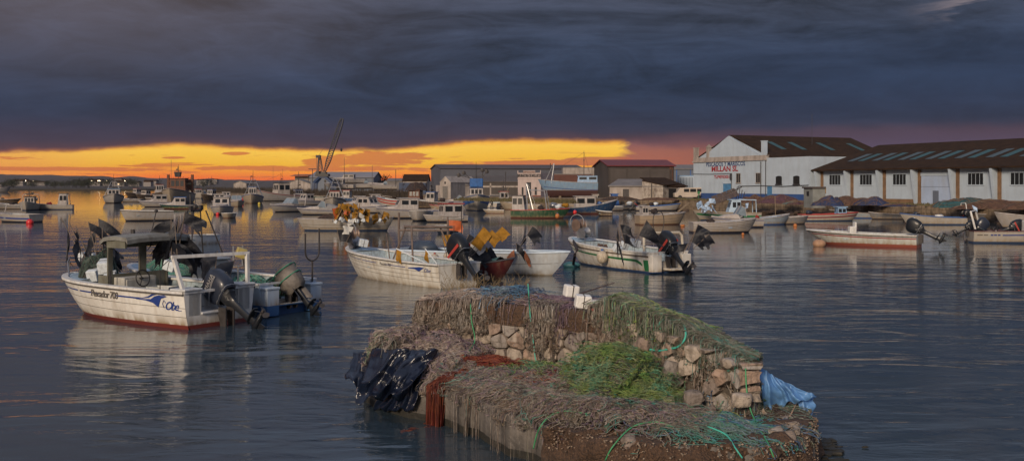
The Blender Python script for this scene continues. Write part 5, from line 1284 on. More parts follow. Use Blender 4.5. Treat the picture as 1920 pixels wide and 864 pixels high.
# collapsed timber roof leaning on the quay
t = thing('collapsed_roof', 'collapsed plank roof leaning on the quay below the blue door', 'wreckage', W(1362, 385, 121)); t.location.z = ZQ; b = MB()
for i in range(14): b.box((-1.5+.2*i, -.2, .3+.075*i), (.19, 1.7, .05), rot=rot3(.55, -.34, .03*(i % 3)))
b.build('plank', mat('grey_planks', (.085, .06, .05), .85, var=.5, scale=2), t); b = MB()
for i in range(4): b.tube([(1.2+.25*i, .3, .1), (1.35+.3*i, .2, 1.9-.2*i)], .05, 4)
b.tube([(-1.8, 0, .2), (1.9, .1, 1.9)], .07, 4); b.build('post', DARKM, t)
# van
t = thing('van', 'cream van parked left of the lettered warehouse', 'van', (24.2, 146.6, ZQ), R(180)); t.location = W(1291, 374, 147); t.location.z = ZQ
VANW = mat('van_cream', (.42, .36, .30), .45, var=.15, scale=1); b = MB()
b.extr([(-2.1, .35), (2.1, .35), (2.15, .9), (1.75, 1.05), (1.35, 1.7), (-2.05, 1.75), (-2.12, 1.0)], 'y', -.8, .8); b.build('body', VANW, t, bevel=.05)
b = MB()
for x0, x1 in ((-1.9, -1.1), (-.95, -.1), (.05, .8)): 
    for s in (-.81, .81): b.b2((x0, s-.01, 1.1), (x1, s+.01, 1.55))
b.build('window', GLASS, t)
for x in (-1.35, 1.35):
    for s in (-.72, .72): b = MB(); b.tube([(x, s-.1, .32), (x, s+.1, .32)], .32, 12); b.build('wheel', BLACK, t)
# odds and ends on the quay
def post(label, px, py0, py1, d, m, r=.06, cat='post', name='post', cap=None):
    a = W(px, py0, d); c = W(px, py1, d); a.z = max(a.z, ZQ-.1) if cap is None or True else a.z
    t = thing(name, label, cat, a); b = MB(); b.tube([(0, 0, 0), (c.x-a.x, 0, c.z-a.z)], r, 6); b.build('shaft', m, t)
    if cap: b = MB(); b.box((0, 0, c.z-a.z), (cap[1], .1, cap[2])); b.build('panel', cap[0], t)
post('small green sign on a post at the corner of the blue base band', 1310, 372, 361, 145, GREENP, .05, 'sign', 'sign_post', (GREENP, .35, .4))
post('yellow upright marker behind the concrete hut', 1546, 378, 357, 109, YELF, .08, 'post', 'post', (YELF, .3, .7))
post('lamp post with two heads left of the crane', 586, 345, 317, 300, DARKM, .1, 'lamp post', 'lamp_post', (DARKM, 2.4, .25))
post('thin white pole by the boatyard shed', 1094, 345, 322, 230, WALLO, .12)
for i, (px, y0, y1, d, lab) in enumerate(((470, 362, 330, 290, 'bare pole on the slip behind the blue-roofed boat'), (560, 350, 322, 300, 'thin lamp post left of the crane shed'), (742, 350, 318, 260, 'thin mast pole beside the flat grey shed'), (905, 352, 318, 205, 'pole standing before the low brown-roofed boatyard shed'), (948, 356, 322, 200, 'leaning pole left of the stepped-parapet building'), (1032, 350, 306, 190, 'thin mast behind the ship on the slip'), (1222, 372, 344, 146, 'short pole by the peeling white store'))):
    post(lab, px, y0, y1, d, DARKM, .07, 'pole', 'pole')
# far left: town, tree line
rt = random.Random(21); HW = mat('town_white', (.22, .20, .19), .9, var=.2); HL = mat('lit_window', (.8, .6, .35), .6, emit=((1., .72, .4), 2.2))
base = None
for i in range(26):
    px = rt.choice([rt.uniform(20, 75), rt.uniform(165, 245), rt.uniform(165, 245), rt.uniform(245, 440)]); d = rt.uniform(1250, 1700); w, dp, h = rt.uniform(8, 20), 10, rt.uniform(3, 5.5)
    x = (px-960)*d/FPX; z = 1.5+(d-1150)*.012
    kindw = ['low white town house', 'wide white town block', 'small pale town house', 'tall pale town house'][0 if h < 5 and w < 16 else 1 if w >= 16 else 3 if h > 5 else 2]
    t = thing('town_house', kindw+' on the far shore below the hills', 'house', (x, d, z), 0, 'town houses on the far shore'); b = MB(); b.b2((-w/2, 0, -3), (w/2, dp, h)); b.build('wall', HW, t)
    b = MB(); b.extr([(-w/2-.3, h), (w/2+.3, h), (w/2-1, h+1.5), (-w/2+1, h+1.5)], 'y', -.2, dp+.2); b.build('roof', TILE, t)
    if i % 4 == 0: b = MB(); b.b2((-w*.2, -.1, h*.3), (w*.05, .0, h*.65)); b.build('lit_window', HL, t)
LAMPM = mat('lamp_glow', (1, .85, .6), .5, emit=((1., .78, .48), 9.))
for i, px in enumerate((48, 62, 184, 187, 200, 234, 240, 172)):
    d = 1240; t = thing('street_lamp', 'street lamp alight on the far shore', 'street lamp', ((px-960)*d/FPX, d, 1.5), 0, 'street lamps alight on the far shore'); b = MB(); b.tube([(0, 0, 0), (0, 0, 7)], .12, 4); b.build('pole', DARKM, t); b = MB(); b.ball((0, 0, 7.2), .48, 6, 4); b.build('lamp_head', LAMPM, t)
LEAF = mat('dark_foliage', (.035, .042, .022), .9, var=.5, scale=.2)
def tree_proto(seed, h, w):
    r3 = random.Random(seed); t = thing('tree', 'dark tree', 'tree'); b = MB(); b.tube([(0, 0, -1), (.1*w, 0, h*.3), (0, 0, h*.6)], [.3, .22, .1], 5); b.tube([(0, 0, h*.3), (w*.25, 0, h*.6)], [.15, .06], 4); b.build('trunk', DARKM, t); b = MB()
    cl_ = [(r3.uniform(-.35, .35)*w, r3.uniform(-.3, .3)*w, h*r3.uniform(.4, .85), w*r3.uniform(.18, .34)) for _ in range(7)]
    for i in range(420):
        cx, cy, cz, cr = cl_[i % 7]; v = Vector((r3.gauss(0, 1), r3.gauss(0, 1), r3.gauss(0, .8))).normalized()*cr*r3.uniform(.5, 1.1); p = Vector((cx, cy, cz))+v; s = w*.045
        q = [p+Vector((r3.uniform(-s, s), r3.uniform(-s, s), r3.uniform(-s, s))) for _ in range(3)]; b.add(q, [(0, 1, 2)])
    b.build('crown', LEAF, t); return t
protos = [tree_proto(i, 7+i, 9+2*i) for i in range(3)]
used = [False]*3
for i in range(44):
    k = rt.randrange(3); px = rt.choice([rt.uniform(-10, 80), rt.uniform(85, 170), rt.uniform(120, 260), rt.uniform(240, 470)]); d = rt.uniform(760, 1050)
    o = protos[k] if not used[k] else copy_tree(protos[k]); used[k] = True
    o.location = ((px-960)*d/FPX, d, .6); o.rotation_euler.z = rt.uniform(0, 6); s = rt.uniform(.6, 1.05); o.scale = (s*1.3, s*1.3, s); o['label'] = 'dark rounded tree on the far shore'; o['group'] = 'trees along the far shore'
for i, (px, d, s) in enumerate(((712, 340, .55), (718, 350, .7), (723, 345, .5), (630, 380, .6), (470, 420, .6), (1570, 300, .6))):
    if i > 2: continue
    o = copy_tree(protos[i % 3]); o.location = ((px-960)*d/FPX, d, 1.2); o.scale = (s*.7, s*.7, s); o['label'] = ['leftmost', 'middle', 'rightmost'][i]+' of three dark trees on the skyline right of the crane shed'; o['group'] = 'trees right of the crane shed'
# ================================================================ the ruined jetty in front, hung with nets
ZL = .52
LED = [(-2.45, 16.6), (-2.0, 15.8), (-1.28, 15.05), (-.45, 14.15), (.2, 12.8), (1.15, 11.75), (2.0, 11.55), (2.85, 11.45), (3.55, 12.1), (3.80, 12.9), (3.85, 13.8), (2.9, 15.0), (.6, 17.2), (-1.2, 18.1), (-2.2, 17.9), (-2.6, 17.2)]
def rough_line(P, closed=True, step=.35, amp=.09, seed=0):
    out = []; n = len(P)
    for i in range(n if closed else n-1):
        a, c = Vector(P[i]), Vector(P[(i+1) % n]); k = max(1, int((c-a).length/step)); d = (c-a).normalized(); nr = Vector((d.y, -d.x))
        for j in range(k):
            q = a.lerp(c, j/k); o = amp*mnoise.noise(Vector((q.x*1.7, q.y*1.7, seed)))*2*(0 if j == 0 and False else 1); out.append((q.x+nr.x*o, q.y+nr.y*o))
    if not closed: out.append(tuple(P[-1]))
    return out
LED = rough_line(LED, True, .3, .10, 4)
WFR = [(-1.5, 16.8), (-.4, 16.2), (.74, 15.6), (1.45, 14.95), (2.15, 13.95), (2.65, 13.3), (3.02, 12.9)]
WBK = [(3.22, 13.5), (2.8, 14.6), (1.9, 16.2), (.9, 16.95), (-1.0, 17.85), (-1.4, 17.5)]
WFR = rough_line(WFR, False, .35, .035, 9)
WALL = WFR+WBK
def ztop_np(x): return 1.58-.08*np.clip(-x-.6, 0, 1)+np.where(x > 1.5, -(np.clip(x-1.6, 0, 2))**1.3*.22, 0)
def sdist(poly, x, y):
    """signed distance, positive inside"""
    x = np.asarray(x, float); y = np.asarray(y, float); d = np.full(x.shape, 1e9); ins = np.zeros(x.shape, bool); n = len(poly)
    for i in range(n):
        ax, ay = poly[i]; bx, by = poly[(i+1) % n]; ex, ey = bx-ax, by-ay
        t = np.clip(((x-ax)*ex+(y-ay)*ey)/(ex*ex+ey*ey), 0, 1); d = np.minimum(d, np.hypot(x-ax-t*ex, y-ay-t*ey))
        c = ((ay > y) != (by > y)) & (x < (bx-ax)*(y-ay)/((by-ay) if by != ay else 1e-9)+ax); ins ^= c
    return np.where(ins, d, -d)
def sst(t): t = np.clip(t, 0, 1); return t*t*(3-2*t)
def gau(x, y, cx, cy, sx_, sy_, a=0.):
    c, s = math.cos(a), math.sin(a); u = (x-cx)*c+(y-cy)*s; v = -(x-cx)*s+(y-cy)*c
    return np.exp(-(u/sx_)**2-(v/sy_)**2)
def heap_np(x, y):
    h = .46*gau(x, y, -1.15, 16.25, .95, .6, -.5)+.30*gau(x, y, -2.1, 16.6, .55, .8)+.16*gau(x, y, .2, 14.9, 1.0, .5, -.5)
    h = h+.50*gau(x, y, 1.38, 13.75, .62, .48, -.6)+.22*gau(x, y, .95, 12.6, 1.1, .5, -.4)+.10*gau(x, y, -.3, 13.9, .6, .5)
    h = h+.10*gau(x, y, 2.6, 12.35, .5, .3, -.5)
    h = h*(1+1.1*fbm(x*2.1, y*2.1))+.035*np.clip(fbm(x*6, y*6)*2+.4, 0, 1)*(h > .02)
    # slack folds run down the slope of the pile
    u = x*.67+y*.74; v = -x*.74+y*.67; r = 1-np.abs(2*fbm(u*.9+.6*fbm(x*2, y*2), v*3.6, 3))*2.2; h = h+.085*np.clip(r, 0, 1)**2*np.clip(h*6, 0, 1)+.02*np.clip(r, 0, 1)
    h = h*(1-.55*sst((x-2.2)/1.0))
    return np.clip(h, 0, 2)
def wheap_np(x, y):
    h = .12*gau(x, y, -.7, 16.9, .7, .35, -.5)+.10*gau(x, y, .2, 16.5, .5, .4)+.17*gau(x, y, 1.75, 15.0, .45, .6)+.14*gau(x, y, 2.35, 14.2, .45, .5, -.6)
    return np.clip(h*(1+.8*fbm(x*3, y*3)), 0, 1)
def H_np(x, y):
    sl = sdist(LED, x, y); sw = sdist(WALL, x, y)
    base = np.where(sl > -.02, ZL*sst((sl+.10)/.12), -.3)
    base = base+heap_np(x, y)*sst((sl+.02)/.28)
    base = np.where(sl < -.10, -.3, base)
    wz = (ztop_np(x)+wheap_np(x, y))
    return np.maximum(base, np.where(sw > -.06, base+(wz-base)*sst((sw+.06)/.09), base))

# ---- masonry
import bmesh
jet = thing('stone_jetty', 'ruined stone and concrete jetty with a rubble wall, hung with nets, in the foreground', 'jetty', (0, 0, 0))
CONC = mat('wet_concrete', (.15, .135, .12), .8, boot=(.018, .017, .013), boot_z=.10, var=.5, scale=2.2, bump=1, bscale=14, stain=(.05, .045, .04), stain_amt=.8)
CONGL = mat('brown_conglomerate', (.12, .066, .036), .85, boot=(.016, .014, .010), boot_z=.08, col2=(.03, .018, .012), scale=30, bump=1.6, bscale=34, stain=(.03, .025, .022), stain_amt=.6)
STONE = mat('rubble_stone', (.30, .25, .20), .9, var=.3, scale=5, bump=1.6, bscale=14, island=[(.30, .25, .20), (.40, .34, .28), (.24, .19, .15), (.36, .25, .19), (.21, .18, .16), (.36, .33, .30)], stain=(.05, .04, .03), stain_amt=.8)
MORT = mat('dark_mortar', (.10, .082, .066), .9, var=.5, scale=8, bump=1, bscale=20)
def block_mesh(name, poly, z0, z1, m, seg=.09, amp=.04, nz=6, seed=0, topf=None, parent=jet, edge=.03):
    """a block over a polygon with rough, slightly rounded sides and top"""
    pts_ = []
    n = len(poly)
    for i in range(n):
        a, c = Vector(poly[i]), Vector(poly[(i+1) % n]); k = max(1, int((c-a).length/seg))
        for j in range(k): pts_.append(a.lerp(c, j/k))
    cx = sum(p.x for p in pts_)/len(pts_); cy = sum(p.y for p in pts_)/len(pts_); C = Vector((cx, cy)); rows = []
    def nz3(p): return mnoise.noise(p*3.1)*.6+mnoise.noise(p*8.)*.3+mnoise.noise(p*19.)*.15
    N_ = len(pts_)
    for j in range(nz+1):
        t = j/nz; row = []
        for i, p in enumerate(pts_):
            tg = (pts_[(i+1) % N_]-pts_[i-1]).normalized(); nr = Vector((tg.y, -tg.x))
            zt = z1 if topf is None else float(topf(np.array(p.x)))
            z = z0+(zt-z0)*t; q3 = Vector((p.x, p.y, z+seed)); off = amp*nz3(q3)-edge*max(0, t-.8)*5*(max(0, t-.8)*5)
            row.append(Vector((p.x+nr.x*off, p.y+nr.y*off, z+(.3*amp*nz3(q3*1.3) if t > .9 else 0))))
        rows.append(row+[row[0]])
    b = MB(); b.grid(rows)
    # top, by shrinking rings
    last = rows[-1]; rr = [last]
    for k in range(1, 9):
        f = 1-k/8; rr.append([Vector((C.x+(p.x-C.x)*f, C.y+(p.y-C.y)*f, p.z+amp*.5*mnoise.noise(Vector((p.x*f*3, p.y*f*3, seed+9))))) for p in last])
    b.grid(rr); return b.build(name, m, parent, smooth='all')
block_mesh('concrete_ledge', LED, -.6, ZL, CONC, .10, .05, 8, 3.)
block_mesh('wall_core', [(x*.985+.03, y+.05) for x, y in WFR]+[(x, y) for x, y in WBK], .3, 1.55, MORT, .10, .05, 10, 7., topf=lambda x: ztop_np(x)-.03, edge=.05)
# brown conglomerate facing of the right front
FRONT = [(.35, 12.5), (1.12, 11.68), (2.0, 11.46), (2.85, 11.37), (3.60, 12.02), (3.86, 12.9), (3.90, 13.8), (3.6, 13.7), (3.4, 12.9), (2.9, 12.1), (2.0, 12.0), (1.3, 12.2)]
block_mesh('conglomerate_facing', FRONT, -.55, ZL+.03, CONGL, .05, .26, 18, 11., edge=.07)
def stone(b, c, tdir, ndir, w, h, dep, seed):
    """a broken, many-faced stone"""
    r = random.Random(seed); c = Vector(c); T_ = Vector(tdir).normalized(); N_ = Vector(ndir).normalized(); Zv = Vector((0, 0, 1)); bm = bmesh.new()
    for i in range(26):
        d = Vector((r.gauss(0, 1), r.gauss(0, 1), r.gauss(0, 1))).normalized(); e = lambda t, p=.5: math.copysign(abs(t)**p, t); q = r.uniform(.80, 1.06)
        bm.verts.new(c+T_*(e(d.x)*w/2*q)+N_*(e(d.y, .7)*dep*q)+Zv*(e(d.z)*h/2*q))
    bmesh.ops.convex_hull(bm, input=bm.verts); loose = [v for v in bm.verts if not v.link_faces]; bmesh.ops.delete(bm, geom=loose, context='VERTS')
    bmesh.ops.bevel(bm, geom=list(bm.edges), offset=.012, segments=1, affect='EDGES'); bm.verts.index_update()
    b.add([v.co.copy() for v in bm.verts], [tuple(v.index for v in f.verts) for f in bm.faces]); bm.free()
def seg_pts(line, step):
    out = []; L = 0
    for i in range(len(line)-1):
        a, c = Vector(line[i]), Vector(line[i+1]); l = (c-a).length; k = int(l/step)
        for j in range(k): out.append((a.lerp(c, j/k), (c-a).normalized()))
    return out
rg = random.Random(5); b = MB(); sd_ = 0
line = WFR+[(3.22, 13.5)]
tot = [(Vector(line[i]), Vector(line[i+1])) for i in range(len(line)-1)]
def along(s):
    for a, c in tot:
        l = (c-a).length
        if s <= l: return a.lerp(c, s/l), (c-a).normalized()
        s -= l
    return tot[-1][1], (tot[-1][1]-tot[-1][0]).normalized()
TL = sum((c-a).length for a, c in tot)
def clip_cell(poly, m, n):
    out = []
    for i in range(len(poly)):
        p, q = poly[i], poly[(i+1) % len(poly)]; dp, dq = (p-m).dot(n), (q-m).dot(n)
        if dp <= 0: out.append(p)
        if dp*dq < 0: out.append(p.lerp(q, dp/(dp-dq)))
    return out
seeds = []; z = .42; row = 0
while z < 1.75:
    s_ = rg.uniform(-.1, .1); hz = rg.uniform(.17, .24)
    while s_ < TL+.2: seeds.append(Vector((s_, z+rg.uniform(-.05, .05)))); s_ += rg.uniform(.16, .38)
    z += hz
for i, c in enumerate(seeds):
    if not (0 < c.x < TL): continue
    cell = [c+Vector(v) for v in ((-.4, -.3), (.4, -.3), (.4, .3), (-.4, .3))]
    for j, o in enumerate(seeds):
        if j != i and (o-c).length < .9: cell = clip_cell(cell, (c+o)/2, (o-c).normalized())
        if len(cell) < 3: break
    if len(cell) < 3: continue
    pc, tg = along(c.x); zt = float(ztop_np(np.array(pc.x))); lim = zt-.27 if pc.x < 1.5 else zt+.01
    if min(q.y for q in cell) > lim-.06: continue
    right = pc.x > 1.75
    if right and rg.random() < .13: continue
    cell = [Vector((q.x, min(q.y, lim))) for q in cell]; cc = sum(cell, Vector((0, 0)))/len(cell)
    # finer outline with chipped corners
    ring = []
    for k in range(len(cell)):
        p, q = cell[k], cell[(k+1) % len(cell)]
        if (q-p).length < .02: continue
        for t in (.12, .4, .7): ring.append(p.lerp(q, t))
    if len(ring) < 6: continue
    dep = rg.uniform(.02, .06) if not right else rg.uniform(.02, .16); tilt = (rg.uniform(-.12, .12), rg.uniform(-.12, .12))
    def P3(q, d):
        ss = min(max(q.x, .001), TL-.001); p, t_ = along(ss); nr_ = Vector((t_.y, -t_.x)); d += (q.x-cc.x)*tilt[0]+(q.y-cc.y)*tilt[1]+.045*mnoise.noise(Vector((q.x*11, q.y*11, i*.3)))
        return (p.x+nr_.x*(d+.03), p.y+nr_.y*(d+.03), q.y)
    sh = .93 if not right else .90
    rings = [[P3(cc+(q-cc)*f, dd) for q in ring] for f, dd in ((sh, -.06), (sh*.99, dep*.6), (sh*.94, dep*.92), (sh*.62, dep*1.02), (.02, dep))]
    b.grid([r_+[r_[0]] for r_ in rings], flip=False)
b.build('rubble_masonry', STONE, jet, smooth=True)
# coping blocks
b_list = [(.02, .68), (.72, .70), (1.46, .64), (2.12, .40), (2.54, .98)]
for s0, ln in b_list:
    a, tg = along(s0); c, _ = along(s0+ln); nr = Vector((tg.y, -tg.x))
    poly = [a+nr*.07, c+nr*.07, c-nr*.45, a-nr*.45]
    block_mesh('coping_block', [(p.x, p.y) for p in poly], 1.29, 1.61, CONGL, .05, .035, 6, s0*7, edge=.06)
# loose stones set in the front and on the step
b = MB()
for i, (px, py, z, w, h) in enumerate(((1180, 832, .50, .25, .28), (1455, 812, .58, .20, .16), (1478, 822, .55, .22, .18), (1492, 806, .60, .12, .10), (1360, 722, .85, .30, .26), (1382, 690, 1.05, .26, .2), (1262, 700, .95, .34, .42), (1300, 745, .75, .3, .2), (1250, 760, .66, .28, .24), (1390, 750, .8, .3, .2), (1330, 770, .64, .2, .15), (1210, 700, .9, .2, .3))):
    p = G(px, py, z); stone(b, p, (1, .1, .1*i % .3), (0, 1, .1), w, h, .12, 200+i)
for i in range(36):
    x = rg.uniform(2.2, 3.8); y = rg.uniform(12.2, 13.6)
    if sdist(LED, x, y) > .1 and sdist(WALL, x, y) < -.02: stone(b, (x, y, ZL+.03), (1, rg.uniform(-1, 1), 0), (0, 1, .2), rg.uniform(.06, .2), rg.uniform(.05, .14), .06, 300+i)
b.build('loose_stones', STONE, jet, smooth=True)
# pebbles showing in the conglomerate
PEB = mat('pebble', (.25, .2, .15), .8, var=.3, scale=20, island=[(.22, .14, .09), (.10, .07, .05), (.34, .27, .20), (.16, .11, .08), (.28, .20, .14)])
b = MB()
fl = [Vector(p) for p in FRONT[:8]]
for i in range(2600):
    k = rg.randrange(6); a, c = fl[k], fl[k+1]; t = rg.random(); p = a.lerp(c, t); tg = (c-a).normalized(); nr = Vector((tg.y, -tg.x)); z = rg.uniform(-.1, ZL+.05)
    if mnoise.noise(Vector((p.x*2.5, p.y*2.5, z*3))) < -.12: continue
    r = rg.uniform(.004, .015); b.ball((p.x+nr.x*rg.uniform(-.02, .035), p.y+nr.y*rg.uniform(-.01, .05), z), r, 4, 3, sc=(1.3, 1, .8), rough=.5, seed=i)
for i in range(1200):
    x = rg.uniform(.7, 3.9); y = rg.uniform(11.4, 13.6)
    if sdist(FRONT, x, y) > .0: b.ball((x, y, ZL+.03), rg.uniform(.005, .018), 4, 3, sc=(1.3, 1, .7), rough=.5, seed=i)
b.build('pebble_aggregate', PEB, jet, smooth='all')

# ---- nets: heaped bodies with thousands of loose cords over them
def body_patch(name, label, inside, m, lift=.0, step=.045, parent=None, rough=.03, th=.012):
    xs = np.arange(-3.2, 4.3, step); ys = np.arange(11.0, 18.4, step); X_, Y_ = np.meshgrid(xs, ys, indexing='ij')
    Z_ = H_np(X_, Y_)+lift+rough*(fbm(X_*9, Y_*9)+.6*fbm(X_*23, Y_*23))
    keep = inside(X_, Y_) & (Z_ > -.2)
    idx = np.full(X_.shape, -1); q = keep[:-1, :-1] & keep[1:, :-1] & keep[:-1, 1:] & keep[1:, 1:]
    zr = np.stack([Z_[:-1, :-1], Z_[1:, :-1], Z_[:-1, 1:], Z_[1:, 1:]]); q &= (zr.max(0)-zr.min(0)) < .16
    use = np.zeros(X_.shape, bool); use[:-1, :-1] |= q; use[1:, :-1] |= q; use[:-1, 1:] |= q; use[1:, 1:] |= q
    idx[use] = np.arange(use.sum()); V = np.stack([X_[use], Y_[use], Z_[use]], 1)
    F = np.stack([idx[:-1, :-1][q], idx[1:, :-1][q], idx[1:, 1:][q], idx[:-1, 1:][q]], 1)
    return np_mesh(name, V, F, m, parent)
def walk(x0, y0, ang, steps, ds, turn, lift, jitter=.012, curl=0., drift=None, seed=0, pull=.35, hang=None, swirl=1.):
    """N cords walking over the surface: start points, headings; they hang down where the ground falls away"""
    rr = np.random.default_rng(seed); n = len(x0); x, y, a = x0.copy(), y0.copy(), ang.copy(); P = np.zeros((n, steps, 3)); c = curl*rr.choice([-1, 1], n)*rr.uniform(.6, 1.4, n) if curl else 0
    # how far a cord may hang over an edge: long in some places, hardly at all in others
    cut = np.clip((fbm(x0*3.2+seed, y0*3.2)-.0)*hang*6.0, .01, 2.)*rr.uniform(.3, 1.2, n) if hang is not None else np.full(n, 9.); fallen = np.zeros(n); live = np.ones(n)
    a = a+2.2*fbm(x0*1.1+3+seed, y0*1.1+seed)*swirl
    for k in range(steps):
        z = H_np(x, y); e = .03
        gx = (H_np(x+e, y)-z)/e; gy = (H_np(x, y+e)-z)/e; g = np.hypot(gx, gy)
        nl = np.sqrt(1+g*g); P[:, k, 0] = x-gx/nl*lift; P[:, k, 1] = y-gy/nl*lift; P[:, k, 2] = z+lift/nl+.0
        P[:, k] += rr.normal(size=(n, 3))*jitter*.35
        a = a+rr.normal(size=n)*turn+c
        if drift is not None: a = a+np.sin(drift-a)*.18
        # steep ground draws cords straight down the slope
        st = np.clip(g-.8, 0, 3)/3*pull*2; da = np.arctan2(-gy, -gx); a = a+np.sin(da-a)*np.clip(st, 0, .9)
        dirg = gx*np.cos(a)+gy*np.sin(a); h = live*ds/np.sqrt(1+np.clip(dirg, -14, 14)**2); fallen += np.where(g > 1.2, ds*live, 0); live = np.where(fallen > cut, 0., live)
        x = x+np.cos(a)*h; y = y+np.sin(a)*h
    P[..., 2] = np.maximum(P[..., 2], -.12)
    return P
TARP = [(-2.9, 16.75), (-2.2, 16.45), (-1.35, 15.9), (-1.2, 15.4), (-1.45, 15.1), (-2.1, 15.5), (-2.8, 16.2)]
def region_pts(n, polypx, seed, z=None):
    """random ground points inside a convex patch given by its corners on the ground (x,y)"""
    rr = np.random.default_rng(seed); P = np.array(polypx, float); lo, hi = P.min(0), P.max(0); out = []
    while sum(len(o) for o in out) < n:
        q = rr.uniform(lo, hi, (n*2, 2)); q = q[sdist(polypx, q[:, 0], q[:, 1]) > 0]; out.append(q)
    q = np.concatenate(out)[:n]; return q[:, 0], q[:, 1]
def net(name, label, groups, mats_, body=None, bodymat=None, lift=.0, cat='fishing net', rough=.03):
    t = thing(name, label, cat, (0, 0, 0))
    if body is not None: body_patch('net_body', None, body, bodymat, lift, parent=t, rough=rough)
    for gi, g in enumerate(groups):
        n = g['n']; lk = g.get('lock', 1); nl_ = max(1, n//lk); x, y = region_pts(nl_, g['poly'], g.get('seed', gi+1)); rr = np.random.default_rng(g.get('seed', gi+1)+50)
        ang = g['ang']+rr.normal(size=nl_)*g.get('spread', .5) if g.get('ang') is not None else rr.uniform(0, 2*PI, nl_)
        P = walk(x, y, ang, g.get('steps', 24), g.get('ds', .05), g.get('turn', .25), 0.0, g.get('jit', .02), g.get('curl', 0.), g.get('drift'), g.get('seed', gi+1), hang=g.get('hang', .12), swirl=g.get('swirl', 1.))
        ok = sdist(TARP, P[:, :, 0].mean(1), P[:, :, 1].mean(1)) < .02; P = P[ok]
        # cords go over the edges only in bunches
        xe = P[:, -1, 0]; ye = P[:, -1, 1]; lowlim = np.where(sdist(WALL, P[:, 0, 0], P[:, 0, 1]) > 0, g.get('wlow', 0.), .36)
        bunch = vnoise((xe-ye*.5)*2.3+g.get('seed', 0)*3.7, xe*0+4.5) > g.get('bunch', .70); ok = (P[..., 2].min(1) > lowlim) | bunch; P = P[ok]; n = len(P)
        if lk > 1:                                   # many cords run together as one lock, fanning out towards the ends
            P = np.repeat(P, lk, axis=0); n = len(P); sp = np.linspace(.5, 1.3, P.shape[1])[None, :]
            o1 = rr.normal(size=(n, 1))*g.get('lockr', .022); o2 = rr.normal(size=(n, 1))*g.get('lockr', .022); ph_ = rr.uniform(0, 6, (n, 1)); tw = np.linspace(0, 7, P.shape[1])[None, :]
            P[..., 0] += o1*sp*np.cos(tw*.6+ph_*.2); P[..., 1] += o2*sp*.5; P[..., 2] += o2*sp*np.sin(tw*.6)
            P = P[:, :, :]+rr.normal(size=P.shape)*.003
        lf = rr.uniform(.005, g.get('lift', .05), n)
        P[..., 2] += lf[:, None]
        # push outwards from faces so that they hang clear
        x_, y_ = P[..., 0], P[..., 1]; e = .03; gx = (H_np(x_+e, y_)-H_np(x_-e, y_))/(2*e); gy = (H_np(x_, y_+e)-H_np(x_, y_-e))/(2*e); g_ = np.hypot(gx, gy)+1e-6; k = np.clip(g_/2, 0, 1)*(lf[:, None]+.03)
        P[..., 0] -= gx/g_*k; P[..., 1] -= gy/g_*k
        # loose sway
        s_ = np.linspace(0, 6, P.shape[1])[None, :]+np.repeat(rr.uniform(0, 6, max(1, n//lk)+1), lk)[:n][:, None]; am = g.get('wave', .012)
        P[..., 0] += am*np.sin(s_*1.7); P[..., 1] += am*np.cos(s_*1.3+1)
        V, F = strands_arr(P, rr.uniform(*g.get('r', (.003, .006)), n))
        np_mesh(g.get('name', 'cords'), V, F, g.get('mat', mats_), t)
    return t
C_GREY = mat('cord_grey_brown', (.2, .17, .14), .85, island=[(0.675, 0.648, 0.594), (0.045, 0.041, 0.036), (0.459, 0.405, 0.351), (0.324, 0.270, 0.216), (0.117, 0.090, 0.072), (0.432, 0.378, 0.324), (0.243, 0.176, 0.135), (0.090, 0.081, 0.081), (0.365, 0.297, 0.203), (0.297, 0.189, 0.149), (0.486, 0.446, 0.405)], var=.3, scale=6, imix=.4)  # palest and darkest tones stand in for highlights and shade between cords
C_TAN = mat('cord_tan', (.3, .25, .2), .85, island=[(0.750, 0.750, 0.716), (0.072, 0.054, 0.050), (0.608, 0.540, 0.486), (0.446, 0.365, 0.297), (0.297, 0.230, 0.189), (0.567, 0.499, 0.432), (0.378, 0.270, 0.230), (0.243, 0.216, 0.230), (0.486, 0.419, 0.324), (0.270, 0.162, 0.189), (0.405, 0.378, 0.324)], var=.3, scale=6, imix=.4)  # near-white and dark cords paint in highlights and crevice shade here too
C_GREEN = mat('cord_green', (.1, .3, .1), .7, island=[(.08, .26, .08), (.20, .36, .10), (.32, .40, .10), (.04, .12, .05), (.38, .40, .18), (.08, .34, .22), (.18, .24, .11), (.30, .32, .20)], var=.25, scale=6, imix=.4)
C_TEAL = mat('cord_teal', (.05, .3, .26), .7, island=[(.04, .30, .26), (.08, .36, .30), (.12, .28, .22), (.16, .22, .20), (.20, .22, .22)], var=.25, scale=6, imix=.4)
C_OLIVE = mat('cord_olive', (.15, .2, .1), .8, island=[(0.135, 0.153, 0.090), (0.297, 0.270, 0.203), (0.108, 0.108, 0.081), (0.351, 0.324, 0.270), (0.063, 0.153, 0.081), (0.405, 0.378, 0.324), (0.126, 0.099, 0.081), (0.072, 0.063, 0.054)], var=.25, scale=6, imix=.4)
C_BLUE = mat('cord_blue', (.1, .25, .45), .7, island=[(.06, .18, .32), (.12, .26, .40), (.05, .10, .2), (.24, .28, .33), (.08, .24, .28)], var=.25, scale=6, imix=.4)
C_RED = mat('cord_red', (.3, .05, .02), .75, island=[(.22, .035, .02), (.15, .02, .02), (.30, .08, .03), (.10, .02, .02), (.24, .07, .04)], var=.25, scale=6, imix=.5)
C_MAUVE = mat('cord_mauve', (.2, .12, .18), .8, island=[(0.270, 0.162, 0.216), (0.108, 0.081, 0.126), (0.351, 0.243, 0.270), (0.090, 0.144, 0.180)], var=.25, scale=6, imix=.4)
BODY = mat('net_bulk_brown', (.10, .08, .062), .95, var=.6, scale=16, bump=2.5, bscale=38, col2=(.018, .015, .014))
